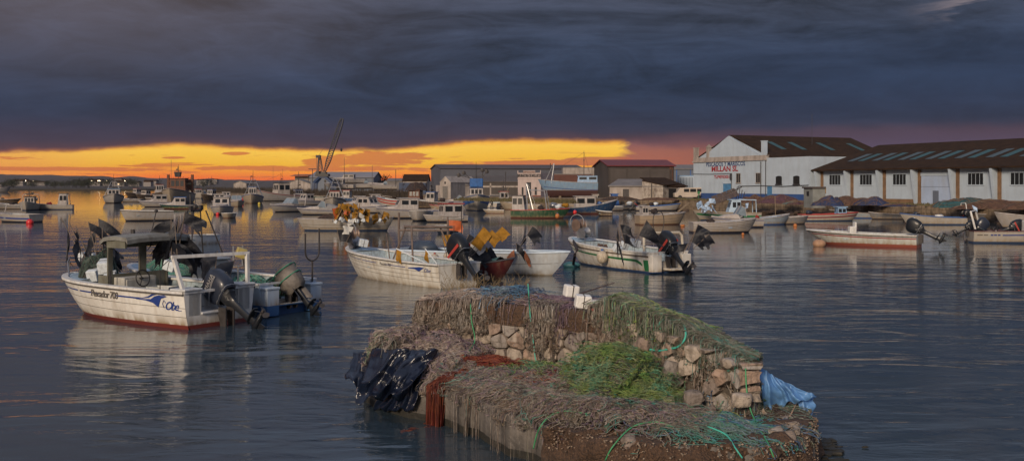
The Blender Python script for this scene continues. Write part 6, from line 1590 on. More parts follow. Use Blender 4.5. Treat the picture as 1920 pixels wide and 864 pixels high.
BODYG = mat('net_bulk_green', (.05, .11, .035), .95, var=.6, scale=9, bump=1.5, bscale=45, col2=(.02, .045, .02))
nW = Vector((-.516, -.856)); AN = math.atan2(-.856, -.516)     # out of the wall, towards the viewer
sdw = lambda x, y: sdist(WALL, x, y)
def inp(poly): return lambda x, y: sdist(poly, x, y) > 0
LEFTTOP = [(-1.5, 16.75), (-.35, 16.15), (-.1, 17.0), (-1.0, 17.7)]
MIDTOP = [(.35, 15.7), (.95, 15.35), (1.5, 16.2), (.7, 16.8)]
RTOP = [(1.5, 14.95), (2.1, 13.95), (2.7, 14.7), (2.0, 15.9)]
RTOP2 = [(1.9, 14.3), (3.0, 12.98), (3.4, 13.5), (2.6, 14.9)]
net('fishing_net', 'grey-brown net draped over the left end of the jetty wall', [
    dict(n=1600, lock=16, poly=LEFTTOP, ang=AN, spread=.6, steps=30, ds=.05, drift=AN, r=(.002, .0045), lift=.05, seed=1, hang=.8, bunch=-1),
    dict(n=2000, lock=20, bunch=-1, poly=[(-1.5, 16.85), (-.35, 16.25), (-.25, 16.4), (-1.4, 17.0)], ang=AN, spread=.15, steps=26, ds=.05, turn=.10, drift=AN, r=(.002, .0045), lift=.07, seed=2, wave=.03, hang=1.5),
    dict(n=900, hang=.03, poly=LEFTTOP, steps=20, ds=.045, turn=.45, r=(.002, .004), lift=.09, seed=3, mat=C_TAN, name='top_tangle')],
    C_GREY, inp([(-1.55, 16.65), (-.3, 16.0), (0, 17.0), (-1.1, 17.9)]), BODY, .02)
net('fishing_net', 'brown net curtain hanging down the middle of the jetty wall', [
    dict(n=1500, lock=22, bunch=-1, poly=[(.38, 15.9), (.80, 15.72), (.95, 16.0), (.55, 16.3)], ang=AN, spread=.2, steps=34, ds=.05, turn=.08, drift=AN, r=(.002, .0045), lift=.08, seed=4, wave=.02, hang=2.4, swirl=.35),
    dict(n=700, hang=.03, poly=MIDTOP, steps=18, ds=.045, turn=.45, r=(.002, .0045), lift=.08, seed=5, mat=C_MAUVE, name='top_tangle'),
    dict(n=160, hang=.03, poly=[(-.2, 16.2), (.42, 15.95), (.6, 16.3), (.1, 16.6)], ang=0, spread=.7, steps=16, ds=.05, turn=.2, r=(.004, .008), lift=.06, seed=6)],
    C_GREY)
net('fishing_net', 'pale blue net tangle on top of the jetty wall', [dict(n=230, hang=.02, poly=[(-.35, 16.55), (.1, 16.4), (.2, 16.7), (-.2, 16.85)], steps=22, ds=.04, turn=.5, curl=.25, r=(.003, .006), lift=.16, seed=7)], C_BLUE)
net('fishing_net', 'olive and grey net spilling over the right shoulder of the jetty wall', [
    dict(n=3600, poly=RTOP, steps=26, ds=.04, turn=.28, curl=.14, r=(.0012, .003), lift=.13, seed=8, hang=.16, wlow=1.15),
    dict(n=520, poly=RTOP, steps=22, ds=.04, turn=.3, curl=.2, r=(.003, .006), lift=.14, seed=9, wlow=1.2, mat=C_GREEN, name='green_cords'),
    dict(n=900, lock=18, bunch=-1, poly=[(1.45, 15.1), (1.6, 14.8), (1.85, 15.1), (1.6, 15.5)], ang=AN-.3, spread=.3, steps=34, ds=.05, turn=.08, drift=AN-.4, r=(.002, .004), lift=.08, seed=10, mat=C_GREY, name='hanging_cords', wave=.02, hang=1.2, swirl=.3),
    dict(n=2000, poly=RTOP2, ang=-.9, spread=.9, steps=26, ds=.045, turn=.25, curl=.08, r=(.0012, .003), lift=.10, seed=11, hang=.15, wlow=1.0),
    dict(n=200, poly=RTOP2, ang=-.9, spread=.4, steps=34, ds=.05, turn=.15, r=(.002, .004), lift=.10, seed=12, mat=C_TEAL, name='teal_cords'),
    dict(n=160, poly=[(1.9, 14.4), (2.9, 13.1), (3.05, 13.3), (2.1, 14.6)], ang=AN, spread=.2, steps=26, ds=.045, turn=.08, drift=AN, r=(.003, .007), lift=.05, seed=13, mat=C_GREY, name='hanging_cords', hang=.5),
    dict(n=220, poly=[(2.9, 13.05), (3.1, 12.95), (3.3, 13.3), (3.1, 13.6)], ang=-1.3, spread=.3, steps=34, ds=.05, turn=.08, r=(.003, .006), lift=.04, seed=14, name='hanging_cords', hang=1.)],
    C_OLIVE, inp([(1.5, 14.95), (2.15, 13.85), (2.95, 13.3), (3.15, 13.7), (2.7, 14.9), (1.9, 16.1)]), mat('net_bulk_olive', (.06, .058, .042), .95, var=.6, scale=9, bump=1.5, bscale=45), .015)
LP = [(-2.7, 16.6), (-2.1, 15.9), (-1.2, 15.2), (-.4, 15.6), (.2, 15.8), (-1.6, 16.75), (-1.5, 17.7), (-2.5, 17.8)]
net('fishing_net', 'thick tan net pile at the left foot of the jetty wall', [
    dict(n=3600, lock=9, lockr=.016, poly=LP, ang=-2.7, spread=.8, steps=22, ds=.04, turn=.25, r=(.002, .0045), lift=.05, seed=15, hang=.12),
    dict(n=1500, poly=LP, steps=20, ds=.035, turn=.4, curl=.1, r=(.001, .0025), lift=.10, seed=35, hang=.05),
    dict(n=900, poly=[(-2.7, 16.7), (-2.1, 16.2), (-1.6, 17.0), (-2.4, 17.7)], ang=-2.2, spread=.3, steps=34, ds=.05, turn=.12, r=(.003, .007), lift=.06, seed=16, hang=.9, mat=C_OLIVE, name='olive_cords'),
    dict(n=500, poly=LP, steps=16, ds=.04, turn=.5, r=(.004, .008), lift=.10, seed=17, mat=C_MAUVE, name='mauve_cords')],
    C_TAN, inp([(-2.85, 16.5), (-2.2, 15.78), (-1.2, 15.0), (0, 15.5), (.2, 15.85), (-1.6, 16.85), (-1.5, 17.8), (-2.6, 17.9)]), BODY, .0)
MP = [(-1.2, 15.15), (-.45, 14.3), (.2, 12.95), (.9, 12.1), (1.9, 12.1), (2.3, 12.6), (1.6, 14.2), (.9, 15.2), (.2, 15.7), (-.6, 15.5)]
net('fishing_net', 'wide grey-brown net spread over the front ledge of the jetty', [
    dict(n=6500, poly=MP, steps=22, ds=.035, turn=.40, curl=.10, r=(.001, .0028), lift=.10, seed=18, hang=.05),
    dict(n=2600, lock=9, lockr=.018, poly=MP, ang=-2.3, spread=.8, steps=22, ds=.045, turn=.2, r=(.0015, .0035), lift=.05, seed=38, hang=.12),
    dict(n=700, lock=16, lockr=.03, bunch=.72, poly=[(-.9, 14.75), (-.4, 14.3), (.2, 13.0), (.9, 12.2), (1.2, 12.5), (.4, 13.6), (-.4, 14.9)], ang=-2.3, spread=.35, steps=30, ds=.045, turn=.12, drift=-2.3, r=(.001, .003), lift=.06, seed=19, name='draped_cords', wave=.03, hang=.7),
    dict(n=800, poly=MP, steps=22, ds=.035, turn=.4, curl=.12, r=(.0012, .003), lift=.12, seed=40, hang=.05, mat=C_OLIVE, name='olive_cords'),
    dict(n=300, poly=MP, steps=24, ds=.035, turn=.3, curl=.12, r=(.0015, .003), lift=.13, seed=41, hang=.05, mat=C_TEAL, name='teal_cords'),
    dict(n=1400, poly=MP, steps=18, ds=.04, turn=.4, curl=.1, r=(.002, .004), lift=.11, seed=20, mat=C_MAUVE, name='mauve_cords'),
    dict(n=700, poly=MP, steps=16, ds=.04, turn=.4, r=(.002, .004), lift=.09, seed=21, mat=C_TAN, name='tan_cords')],
    C_GREY, inp([(-1.25, 15.1), (-.45, 14.2), (.2, 12.85), (.9, 12.02), (1.9, 12.0), (2.4, 12.6), (1.7, 14.3), (.9, 15.3), (.2, 15.75), (-.6, 15.5)]), BODY, .0)
GP = [(.8, 13.9), (1.0, 13.2), (1.7, 12.9), (2.1, 13.2), (1.9, 13.8), (1.3, 14.4)]
net('fishing_net', 'bright green net pile at the foot of the jetty wall', [
    dict(n=1900, poly=GP, steps=34, ds=.032, turn=.10, curl=.28, r=(.001, .0028), lift=.24, seed=22),
    dict(n=700, poly=[(.7, 13.8), (.9, 12.9), (2.1, 12.6), (2.3, 13.3), (1.4, 14.5)], steps=26, ds=.04, turn=.25, curl=.1, r=(.003, .005), lift=.08, seed=23, name='loose_cords')],
    C_GREEN, inp(GP), BODYG, -.01, rough=.12)
net('fishing_net', 'thin green and teal netting trailing in front of the bright green pile', [
    dict(n=800, poly=[(1.0, 12.7), (1.3, 12.2), (2.5, 12.0), (2.8, 12.4), (1.9, 12.9)], ang=0, spread=1.2, steps=26, ds=.045, turn=.25, r=(.002, .004), lift=.05, seed=24),
    dict(n=160, poly=[(1.1, 12.5), (2.4, 12.0), (2.6, 12.4), (1.3, 12.9)], ang=-.5, spread=1.2, steps=34, ds=.05, turn=.2, r=(.004, .006), lift=.05, seed=25, mat=C_BLUE, name='blue_cords')], C_TEAL)
net('fishing_net', 'green mesh patch behind the red net on the ledge', [dict(n=560, hang=.1, poly=[(-.2, 15.5), (.3, 15.0), (.5, 15.2), (0, 15.75)], ang=-.6, spread=.5, steps=20, ds=.04, turn=.2, r=(.002, .004), lift=.15, seed=26)], C_GREEN)
net('fishing_net', 'rust red net lying on the ledge below the wall', [dict(n=900, poly=[(-.85, 15.45), (-.5, 15.15), (-.15, 15.05), (-.2, 15.35), (-.55, 15.6)], ang=-.35, spread=.35, steps=12, ds=.04, turn=.15, r=(.003, .007), lift=.17, seed=27)], C_RED)
net('fishing_net', 'orange-red net strip hanging over the ledge beside the black tarpaulin', [dict(n=360, lock=12, lockr=.03, poly=[(-1.05, 15.1), (-.95, 14.95), (-.65, 15.1), (-.7, 15.3)], ang=-2.35, spread=.2, steps=28, ds=.045, turn=.07, drift=-2.35, r=(.003, .006), lift=.10, seed=28, hang=1.2, swirl=.2, bunch=-1)], C_RED)
net('fishing_net', 'small rust-coloured net patch in the middle of the ledge', [dict(n=160, poly=[(-.1, 14.5), (.1, 14.2), (.5, 14.3), (.3, 14.6)], ang=.0, spread=.4, steps=12, ds=.04, turn=.15, r=(.005, .009), lift=.09, seed=29)], C_RED)

# ropes
def surf(pts_, n=8, lift=.04):
    """a smooth line over the ground through (x,y) points"""
    out = []; P = [Vector(p) for p in pts_]
    for i in range(len(P)-1):
        p0, p1, p2, p3 = P[max(0, i-1)], P[i], P[i+1], P[min(len(P)-1, i+2)]
        for k in range(n):
            t = k/n; q = .5*((2*p1)+(p2-p0)*t+(2*p0-5*p1+4*p2-p3)*t*t+(3*p1-p0-3*p2+p3)*t**3); out.append(q)
    out.append(P[-1])
    xs = np.array([q.x for q in out]); ys = np.array([q.y for q in out]); zs_ = H_np(xs, ys)
    return [Vector((a, c, max(-.1, z)+lift)) for a, c, z in zip(xs, ys, zs_)]
def rope(label, pts_, m, r=.012, lift=.05, name='rope', raw=False):
    pts3 = surf(pts_, lift=lift) if not raw else pts_
    return tag(MB().tube(pts3, r, 6).build(name, m, smooth='all'), label, 'rope')
def hit(px, py):
    """where the sight line through a photo pixel meets the nets"""
    d = np.arange(10.5, 19, .03); i = np.nonzero(H_np((px-960)*d/FPX, d) >= CAMH-(py-HOR)*d/FPX)[0]
    d = float(d[i[0]]) if len(i) else 15.; return ((px-960)*d/FPX, d)
def prope(label, pix, m, r=.012, lift=.05):
    """a rope whose course was read off the photo, lying just in front of the nets"""
    P = [Vector(p) for p in pix]; out = []
    for i in range(len(P)-1):
        p0, p1, p2, p3 = P[max(0, i-1)], P[i], P[i+1], P[min(len(P)-1, i+2)]
        for k in range(6): t = k/6; out.append(.5*((2*p1)+(p2-p0)*t+(2*p0-5*p1+4*p2-p3)*t*t+(3*p1-p0-3*p2+p3)*t**3))
    out.append(P[-1]); d = np.array([hit(q.x, q.y)[1] for q in out])
    for _ in range(6): dp = np.pad(d, 1, mode='edge'); d = np.minimum(d, (dp[:-2]+dp[1:-1]+dp[2:])/3)
    return rope(label, [W(q.x, q.y, dd-lift-.07) for q, dd in zip(out, d)], m, r, raw=True)
RT = mat('rope_teal', (.06, .40, .32), .6, var=.2)
RTG = mat('rope_green', (.05, .28, .12), .6, var=.2)
# the big loop lies on the shoulder net
prope('big looped teal rope lying on the shoulder net', [(1205, 664), (1218, 655), (1236, 657)]+[(1258+28*math.cos(a), 624-29*math.sin(a)) for a in [PI*(-.5+1.35*k/14) for k in range(15)]], RT, .015, .09)
prope('teal rope running down from the loop onto the green pile', [(1232, 622), (1233, 640), (1226, 655), (1208, 664), (1196, 676)], RT, .014)
prope('long teal rope trailing right from the green pile over the step', [(1248, 735), (1262, 755), (1285, 785), (1330, 800), (1362, 815), (1378, 838), (1392, 858)], RT, .010, .04)
prope('thin teal rope hanging in front of the middle of the wall', [(990, 532), (992, 560), (995, 600), (1000, 640), (1006, 680), (1020, 695)], RT, .009, .06)
prope('pale rope hanging over the left of the wall', [(882, 560), (884, 600), (890, 640), (870, 668)], RTG, .009, .08)
prope('green rope curling on the front ledge', [(1135, 862), (1150, 835), (1185, 800), (1230, 790), (1262, 800)], RTG, .009, .05)
prope('green rope snaking across the grey ledge net', [(1000, 840), (1010, 805), (1030, 780), (1060, 770), (1100, 775)], RTG, .009, .05)
prope('dark green rope dropping down the right end of the jetty', [(1398, 690), (1400, 730), (1408, 770), (1425, 805), (1440, 830), (1452, 860)], RTG, .009, .05)
prope('dark rope lying on the step below the right wall', [(1290, 765), (1320, 775), (1350, 778), (1390, 780), (1410, 770)], ROPE, .014, .05)

# black plastic tarpaulin
def sheet(name, label, corners, m, n=34, k=26, folds=5, amp=.09, seed=1, sag=0., mat2=None, cat='tarpaulin', edge=.05, surf_lift=None, bulge=.0):
    """a creased sheet between four corners (a-b upper edge, d-c lower edge)"""
    a, b_, c, d = [Vector(q) for q in corners]; nr = (b_-a).cross(d-a).normalized(); 
    if nr.y > 0: nr = -nr
    b = MB(); P = []
    for i in range(n+1):
        u = i/n; row = []
        for j in range(k+1):
            v = j/k; p = (a.lerp(b_, u)).lerp(d.lerp(c, u), v)
            ph = folds*2*PI*u+2.2*mnoise.noise(Vector((u*2.5, v*1.6, seed)))+v*1.5
            rdg = 1-abs(math.sin(ph*.5)); f = amp*(rdg**1.4)*(.25+.9*v)+amp*.8*mnoise.noise(Vector((u*5, v*4, seed+3)))+amp*.35*mnoise.noise(Vector((u*14, v*11, seed+5)))
            p = p+nr*(f+bulge*math.sin(PI*u)*math.sin(PI*v))+Vector((0, 0, -sag*math.sin(PI*u)*v))+(d-a)*(edge*mnoise.noise(Vector((u*6, v, seed+8)))*v)
            if surf_lift is not None: p.z = max(p.z, float(H_np(np.array(p.x), np.array(p.y)))+surf_lift+max(0, f)*.7)
            row.append(p)
        P.append(row)
    b.grid(P); t = tag(b.build(name, m, smooth='all'), label, cat)
    s_ = t.modifiers.new('thickness', 'SOLIDIFY'); s_.thickness = .006; return t
BLKT = mat('black_polythene', (.006, .010, .024), .22, var=.4, scale=6, bump=.5, bscale=9, spec=.6)
def hitd(px, py, lo=11., hi=18.5):
    d = np.arange(lo, hi, .05); i = np.nonzero(H_np((px-960)*d/FPX, d) >= CAMH-(py-HOR)*d/FPX)[0]
    return float(d[i[0]]) if len(i) else None
def drape(name, label, corners, m, back, n=60, k=36, folds=5, amp=.07, seed=1, thick=True, off=.24, skew=1.5):
    """a creased sheet lying over the nets: outline corners given as photo points, depth taken from the pile below"""
    c = [Vector((x, y)) for x, y in corners]; g = 7; D = np.zeros((g+1, g+1))
    def pq(u, v): return (c[0].lerp(c[1], u)).lerp(c[3].lerp(c[2], u), v)
    for i in range(g+1):
        for j in range(g+1):
            q = pq(i/g, j/g); h_ = hitd(q.x, q.y); D[i, j] = h_ if h_ is not None else np.nan
    bk = np.array([[back[0]+(back[1]-back[0])*i/g+(back[2]-back[0])*j/g for j in range(g+1)] for i in range(g+1)]); D = np.where(np.isnan(D) | (D > bk+.8), bk, D)
    for _ in range(4):
        Dp = np.pad(D, 1, mode='edge'); D = (Dp[1:-1, 1:-1]*2+Dp[:-2, 1:-1]+Dp[2:, 1:-1]+Dp[1:-1, :-2]+Dp[1:-1, 2:])/6
    b = MB(); P = []
    for i in range(n+1):
        u = i/n; row = []
        for j in range(k+1):
            v = j/k; q = pq(u, v); q.x += 9*mnoise.noise(Vector((v*3, u*2, seed)))*(abs(u-.5)*2)**2; q.y += 11*mnoise.noise(Vector((u*5, v, seed+2)))*v
            x, y = u*g, v*g; i0, j0 = min(g-1, int(x)), min(g-1, int(y)); fx, fy = x-i0, y-j0
            d = (D[i0, j0]*(1-fx)+D[i0+1, j0]*fx)*(1-fy)+(D[i0, j0+1]*(1-fx)+D[i0+1, j0+1]*fx)*fy
            ph = folds*2*PI*(u+.10*mnoise.noise(Vector((u*3, v*2, seed+7))))+v*skew+2.*mnoise.noise(Vector((u*2.3, v*1.8, seed)))
            f = amp*((1-abs(math.sin(ph*.5)))**1.3)*(.4+.8*v)+amp*.55*abs(mnoise.noise(Vector((u*5, v*2.5, seed+3))))+amp*.10*mnoise.noise(Vector((u*13, v*8, seed+5)))
            row.append(W(q.x, q.y, d-off-f*1.6)+Vector((0, 0, f*.4)))
        P.append(row)
    b.grid(P); t = tag(b.build(name, m, smooth='all'), label, 'tarpaulin')
    s_ = t.modifiers.new('thickness', 'SOLIDIFY'); s_.thickness = .006; return t
drape('tarpaulin', 'shiny black plastic sheet folded diagonally over the left tip of the jetty', [(700, 655), (822, 657), (756, 748), (666, 755)], BLKT, (16.9, 16.0, 16.0), folds=2.2, seed=2, amp=.15, skew=8)
drape('tarpaulin', 'torn end of black plastic sheet hanging over the water at the left tip', [(662, 662), (712, 660), (715, 752), (648, 712)], BLKT, (17.2, 16.6, 16.6), folds=3, seed=5, n=26, k=24, off=.08)
drape('tarpaulin', 'hanging black plastic skirt beside the orange-red net strip', [(742, 690), (800, 672), (776, 772), (700, 768)], BLKT, (16., 15.6, 15.4), folds=4, seed=9, n=30, k=26, off=.10)
BLT = mat('blue_polythene', (.12, .28, .56), .4, var=.25, scale=5, alpha=.9, spec=.5)
drape('tarpaulin', 'pale blue plastic sheet blown out from the right end of the jetty', [(1424, 688), (1470, 718), (1531, 745), (1432, 776)], BLT, (13.2, 13.5, 13.1), folds=4, seed=12, off=.02)
drape('tarpaulin', 'corner of blue plastic sheet drooping off the step at the right end', [(1480, 722), (1531, 744), (1522, 779), (1500, 765)], BLT, (13.4, 13.5, 13.3), folds=2, seed=14, n=20, k=14, off=.0, amp=.04)
# small gear on the wall
foamblock(W(1071, 545, 15.9), .19, rot3(.1, .1, .3), 'white foam block standing upright on the jetty wall', m=mat('foam_white', (.66, .66, .64), .7, var=.15, bump=.3, bscale=30))
foamblock(W(1093, 565, 15.5), .21, rot3(.1, .1, .1), 'white foam block lying on the jetty wall edge', m=MATS['foam_white'])
t = thing('roll_float', 'grey ribbed roll float beside the foam block on the wall', 'float', W(1130, 569, 15.3), .0); b = MB()
P = [Vector((-.17+.34*i/24, 0, .0)) for i in range(25)]; b.tube(P, [.058+.006*(i % 2) for i in range(25)], 10); b.build('float_body', mat('roll_grey', (.42, .42, .42), .7, var=.3, bump=.4, bscale=30), t, M=Matrix.Rotation(-.25, 4, 'Z'))
b = MB(); b.tube([(-.18, 0, .065), (-.3, .05, .0)], .008, 4); b.build('cord', ROPE, t)
tag(MB().tube([W(1082, 552, 15.8), W(1152, 530, 15.9)], [.012, .006], 6).build('rod', mat('rod_dark', (.05, .03, .03), .6)), 'thin dark rod leaning off the foam block on the wall', 'rod')
fender(W(1158, 572, 15.2), .06, mat('float_red', (.22, .03, .03), .6), 'small dark red float at the right end of the roll float', 'float', 'net_float', REDP, sc=(1.4, 1, .9))
fender(W(717, 632+4, 16.9), .05, BLACK, 'little black float on the edge of the left net pile', 'float', 'net_float', ROPE, sc=(1.5, 1, .8))
for i, (px, py, m, lab) in enumerate(((1112, 586, BUOYR, 'tiny red cork on the wall edge under the foam block'), (789, 717, BUOYO, 'tiny yellow cork on the ledge beside the black sheet'), (1194, 583, BUOYC, 'tiny pale cork on the right of the wall top'), (1153, 757, BUOYC, 'tiny white cork lying in front of the green pile'))):
    x_, y_ = hit(px, py); z_ = float(H_np(np.array(x_), np.array(y_))); fender((x_, y_, z_+.04), .025, m, lab, 'float', 'net_float', ROPE, sc=(1.3, 1, 1))
# dry weeds behind the wall
b = MB(); rw = random.Random(3)
for i in range(60):
    x = rw.uniform(-1.2, .3); y = 17.6+rw.uniform(-.3, .2)-x*.3; p = Vector((x, y, 1.5)); h = rw.uniform(.2, .5); q = p+Vector((rw.uniform(-.2, .2), 0, h)); b.tube([p, p.lerp(q, .5)+Vector((rw.uniform(-.04, .04), 0, 0)), q], [.006, .004, .002], 4)
    for k in range(3): r_ = p.lerp(q, rw.uniform(.4, .9)); b.tube([r_, r_+Vector((rw.uniform(-.1, .1), 0, rw.uniform(.03, .12)))], .003, 3)
tag(b.build('dry_weeds', mat('dry_stalk', (.20, .15, .08), .9)), 'dry weed stalks behind the wall top', 'weeds', kind='stuff')

# weed and scum washed against the right foot
b = MB(); rw = random.Random(9)
for i in range(46):
    p = G(1545+rw.gauss(0, 22), 838+rw.gauss(0, 12), .02); b.ball(p, rw.uniform(.02, .07), 6, 4, sc=(2.2, 1.2, .5), rough=.8, seed=i)
tag(b.build('floating_weed', mat('weed_dark', (.02, .018, .012), .7)), 'dark weed floating by the right foot of the jetty', 'weed', kind='stuff')
# ================================================================ boats further out
HF = {k: hullmat('hull_'+k, c, bt, z, a) for k, c, bt, z, a in (  # far hull colours darkened, the shade of backlight painted in
    ('chalk', (0.329, 0.304, 0.269), (.03, .05, .10), .10, .45), ('ivory', (0.316, 0.264, 0.205), (.12, .04, .03), .05, .6), ('offwhite', (0.302, 0.284, 0.269), (.02, .02, .03), .12, .4),
    ('grey', (0.151, 0.152, 0.160), (.05, .04, .04), .1, .5), ('bluish', (0.247, 0.290, 0.333), (.04, .08, .2), .1, .3), ('darkwood', (0.055, 0.040, 0.032), (.03, .02, .02), .1, .4),
    ('blue', (0.014, 0.053, 0.128), (.12, .04, .03), .15, .4), ('green', (0.014, 0.059, 0.029), (.08, .03, .02), .15, .4), ('cream', (0.288, 0.224, 0.160), (.10, .05, .03), .1, .6), ('red', (0.165, 0.026, 0.019), (.05, .05, .06), .1, .4))}
def heading(deg): return R(deg)
def px_loc(px, py): p = G(px, py); return p
def cabin(parent, x0, x1, w, z0, z1, m, roofm, rake=.3, win=True, name='wheelhouse', sidew=2, frontw=3):
    b = MB(); hw = w/2; r2 = rake*(z1-z0)
    b.add([(x0, -hw, z0), (x1, -hw, z0), (x1, hw, z0), (x0, hw, z0), (x0, -hw*.92, z1), (x1-r2, -hw*.9, z1), (x1-r2, hw*.9, z1), (x0, hw*.92, z1)], [(0, 1, 5, 4), (1, 2, 6, 5), (2, 3, 7, 6), (3, 0, 4, 7), (4, 5, 6, 7)]); o = b.build(name, m, parent, bevel=.03)
    b = MB(); b.b2((x0-.15, -hw*1.0, z1), (x1-r2+.18, hw*1.0, z1+.08)); b.build('roof', roofm, o, bevel=.02)
    if win:
        za, zb = z0+(z1-z0)*.50, z0+(z1-z0)*.86
        b = MB(); g = .12*w/frontw
        for i in range(frontw):
            ya = -hw*.82+2*hw*.82*i/frontw+g; yb = -hw*.82+2*hw*.82*(i+1)/frontw-g
            fx = lambda z: x1-r2*(z-z0)/(z1-z0)+.012
            b.add([(fx(za), ya, za), (fx(za), yb, za), (fx(zb), yb, zb), (fx(zb), ya, zb)], [(0, 1, 2, 3)])
            if x0 > .8: b.add([(x0-.012, ya, za), (x0-.012, yb, za), (x0-.012, yb, zb), (x0-.012, ya, zb)], [(3, 2, 1, 0)]) if i == frontw-1 else None
        b.build('front_window', GLASS, o)
        for s in (1, -1):
            b = MB(); Ls = (x1-r2-x0)
            for i in range(sidew):
                xa = x0+Ls*(i+.12)/sidew; xb = x0+Ls*(i+.88)/sidew; yy = lambda z: s*(hw-(hw*.08)*(z-z0)/(z1-z0)+.014)
                b.add([(xa, yy(za), za), (xb, yy(za), za), (xb, yy(zb), zb), (xa, yy(zb), zb)], [(0, 1, 2, 3) if s < 0 else (3, 2, 1, 0)])
            b.build('side_window', GLASS, o)
    return o
def vessel(label, px, py, L, B, deg, hm, name='fishing_vessel', fs=.9, fb=1.7, cab=None, mast=None, aframe=None, stripe=None, rail=FARW, boom=None, gear=None, motor=None, full=1.6, inside=INSIDE, cat='boat', z=0., group=None, cabrake=.15, deck=.0, hoop=None, rub=None, lines=0, thw=None, p0=.14, rake=None):
    c = px_loc(px, py) if not isinstance(px, Vector) else px; rz = heading(deg); mid = Vector((math.cos(rz), math.sin(rz), 0))*(L/2)
    h = Hull(L, B, fs, fb, .3, rake if rake is not None else .16*L, .78, p0, .5, full, .42, .06)
    bo = Boat(name, label, cat, c-mid, rz, h, group); t = bo.t; t.location.z = z
    hull_part(h, hm, t); rail_part(h, rail, t, w=.1, t=.07, out=.04)
    if deck: deck_part(h, inside, t, .012 if deck == 1 else deck, name='deck', camber=.03) if deck == 1 else (inner_part(h, inside, t, deck, .2), deck_part(h, rail, t, deck))
    else: inner_part(h, inside, t, .8, .2); deck_part(h, rail, t, .8)
    if rub: rub_part(h, rub, t, dz=.1, t=.08, out=.03)
    if stripe:
        b = MB()
        for z0, z1 in stripe[1]: band(h, b, z0, z1, 0, .99, .008, zmode=True)
        b.build('stripe', stripe[0], t)
    if lines:
        b = MB()
        for k in range(lines): zz_ = fs*(.25+.5*k/max(1, lines)); band(h, b, zz_-.012, zz_+.012, 0, .985, .006, zmode=True)
        b.build('lap_line', LINE, t)
    if thw:
        b = MB()
        for u in thw: q = h.pt(u, 1, 1); b.b2((q.x-.14, -q.y+.08, fs*.5), (q.x+.14, q.y-.08, fs*.5+.05))
        b.build('thwart', inside, t)
    zs = fs
    if cab:
        x0, x1, w, hh, m, rm = cab[:6]; cabin(t, x0*L, x1*L, w*B, zs-.25 if deck != 1 else zs-.05, zs+hh, m, rm, cabrake)
        zs2 = zs+hh
    else: zs2 = zs
    if mast:
        x, zh, cross, m = mast; b = MB(); b.tube([(x*L, 0, zs), (x*L, 0, zh)], [.07, .03], 5)
        for k in range(cross): zc_ = zs2+(zh-zs2)*(.35+.25*k); b.tube([(x*L, -.6+.15*k, zc_), (x*L, .6-.15*k, zc_)], .03, 4); b.box((x*L, (.4-.1*k)*(-1)**k, zc_+.12), (.2, .3, .18))
        b.box((x*L, 0, zs2+.35), (.12, 1.1, .12)); b.tube([(x*L, 0, zh-.3), (x*L-.1*L, 0, zs2)], .02, 3); b.tube([(x*L, 0, zh-.3), (L*.96, 0, fb)], .02, 3); b.build('mast', m, t)
    if aframe:
        x, za, m, tp = aframe; b = MB(); q = h.pt(x, 1, 1)
        for s in (1, -1): b.tube([(x*L, s*(q.y-.08), fs), (x*L-.04*L, s*tp, za)], .06, 5); b.tube([(x*L+.10*L, s*(q.y-.1), fs), (x*L-.03*L, s*tp, za)], .04, 4)
        for f in (.35, .6, .8): zz_ = fs+(za-fs)*f; yy = (q.y-.08)*(1-f)+tp*f; b.tube([(x*L-.04*L*f, -yy, zz_), (x*L-.04*L*f, yy, zz_)], .035, 4)
        b.tube([(x*L-.04*L, -tp, za), (x*L-.04*L, tp, za)], .06, 5); b.build('lifting_frame', m, t)
    if hoop:
        x, hh, m = hoop; q = h.pt(x, 1, 1); b = MB(); b.tube([(x*L, q.y-.06, fs), (x*L+.1, q.y-.1, fs+hh*.85), (x*L+.12, q.y*.75, fs+hh), (x*L+.12, -q.y*.75, fs+hh), (x*L+.1, -q.y+.1, fs+hh*.85), (x*L, -q.y+.06, fs)], .045, 6); b.build('hoop', m, t)
    if boom: b = MB(); b.tube([boom[0], boom[1]], boom[2], 5); b.build('boom', boom[3], t)
    if gear:
        for gi, (x, y, zz_, s, m) in enumerate(gear): b = MB(); b.ball((x*L, y*B, zz_), s, 10, 7, sc=(1.2, 1, .8), rough=.7, seed=gi+int(px if not isinstance(px, Vector) else 1)); b.build('deck_gear', m, t, smooth='all')
    if motor: outboard(t, (-.05, 0, fs-.1), .85, motor, ENGB, None, stripe=REDP if motor > 40 else None)
    return bo
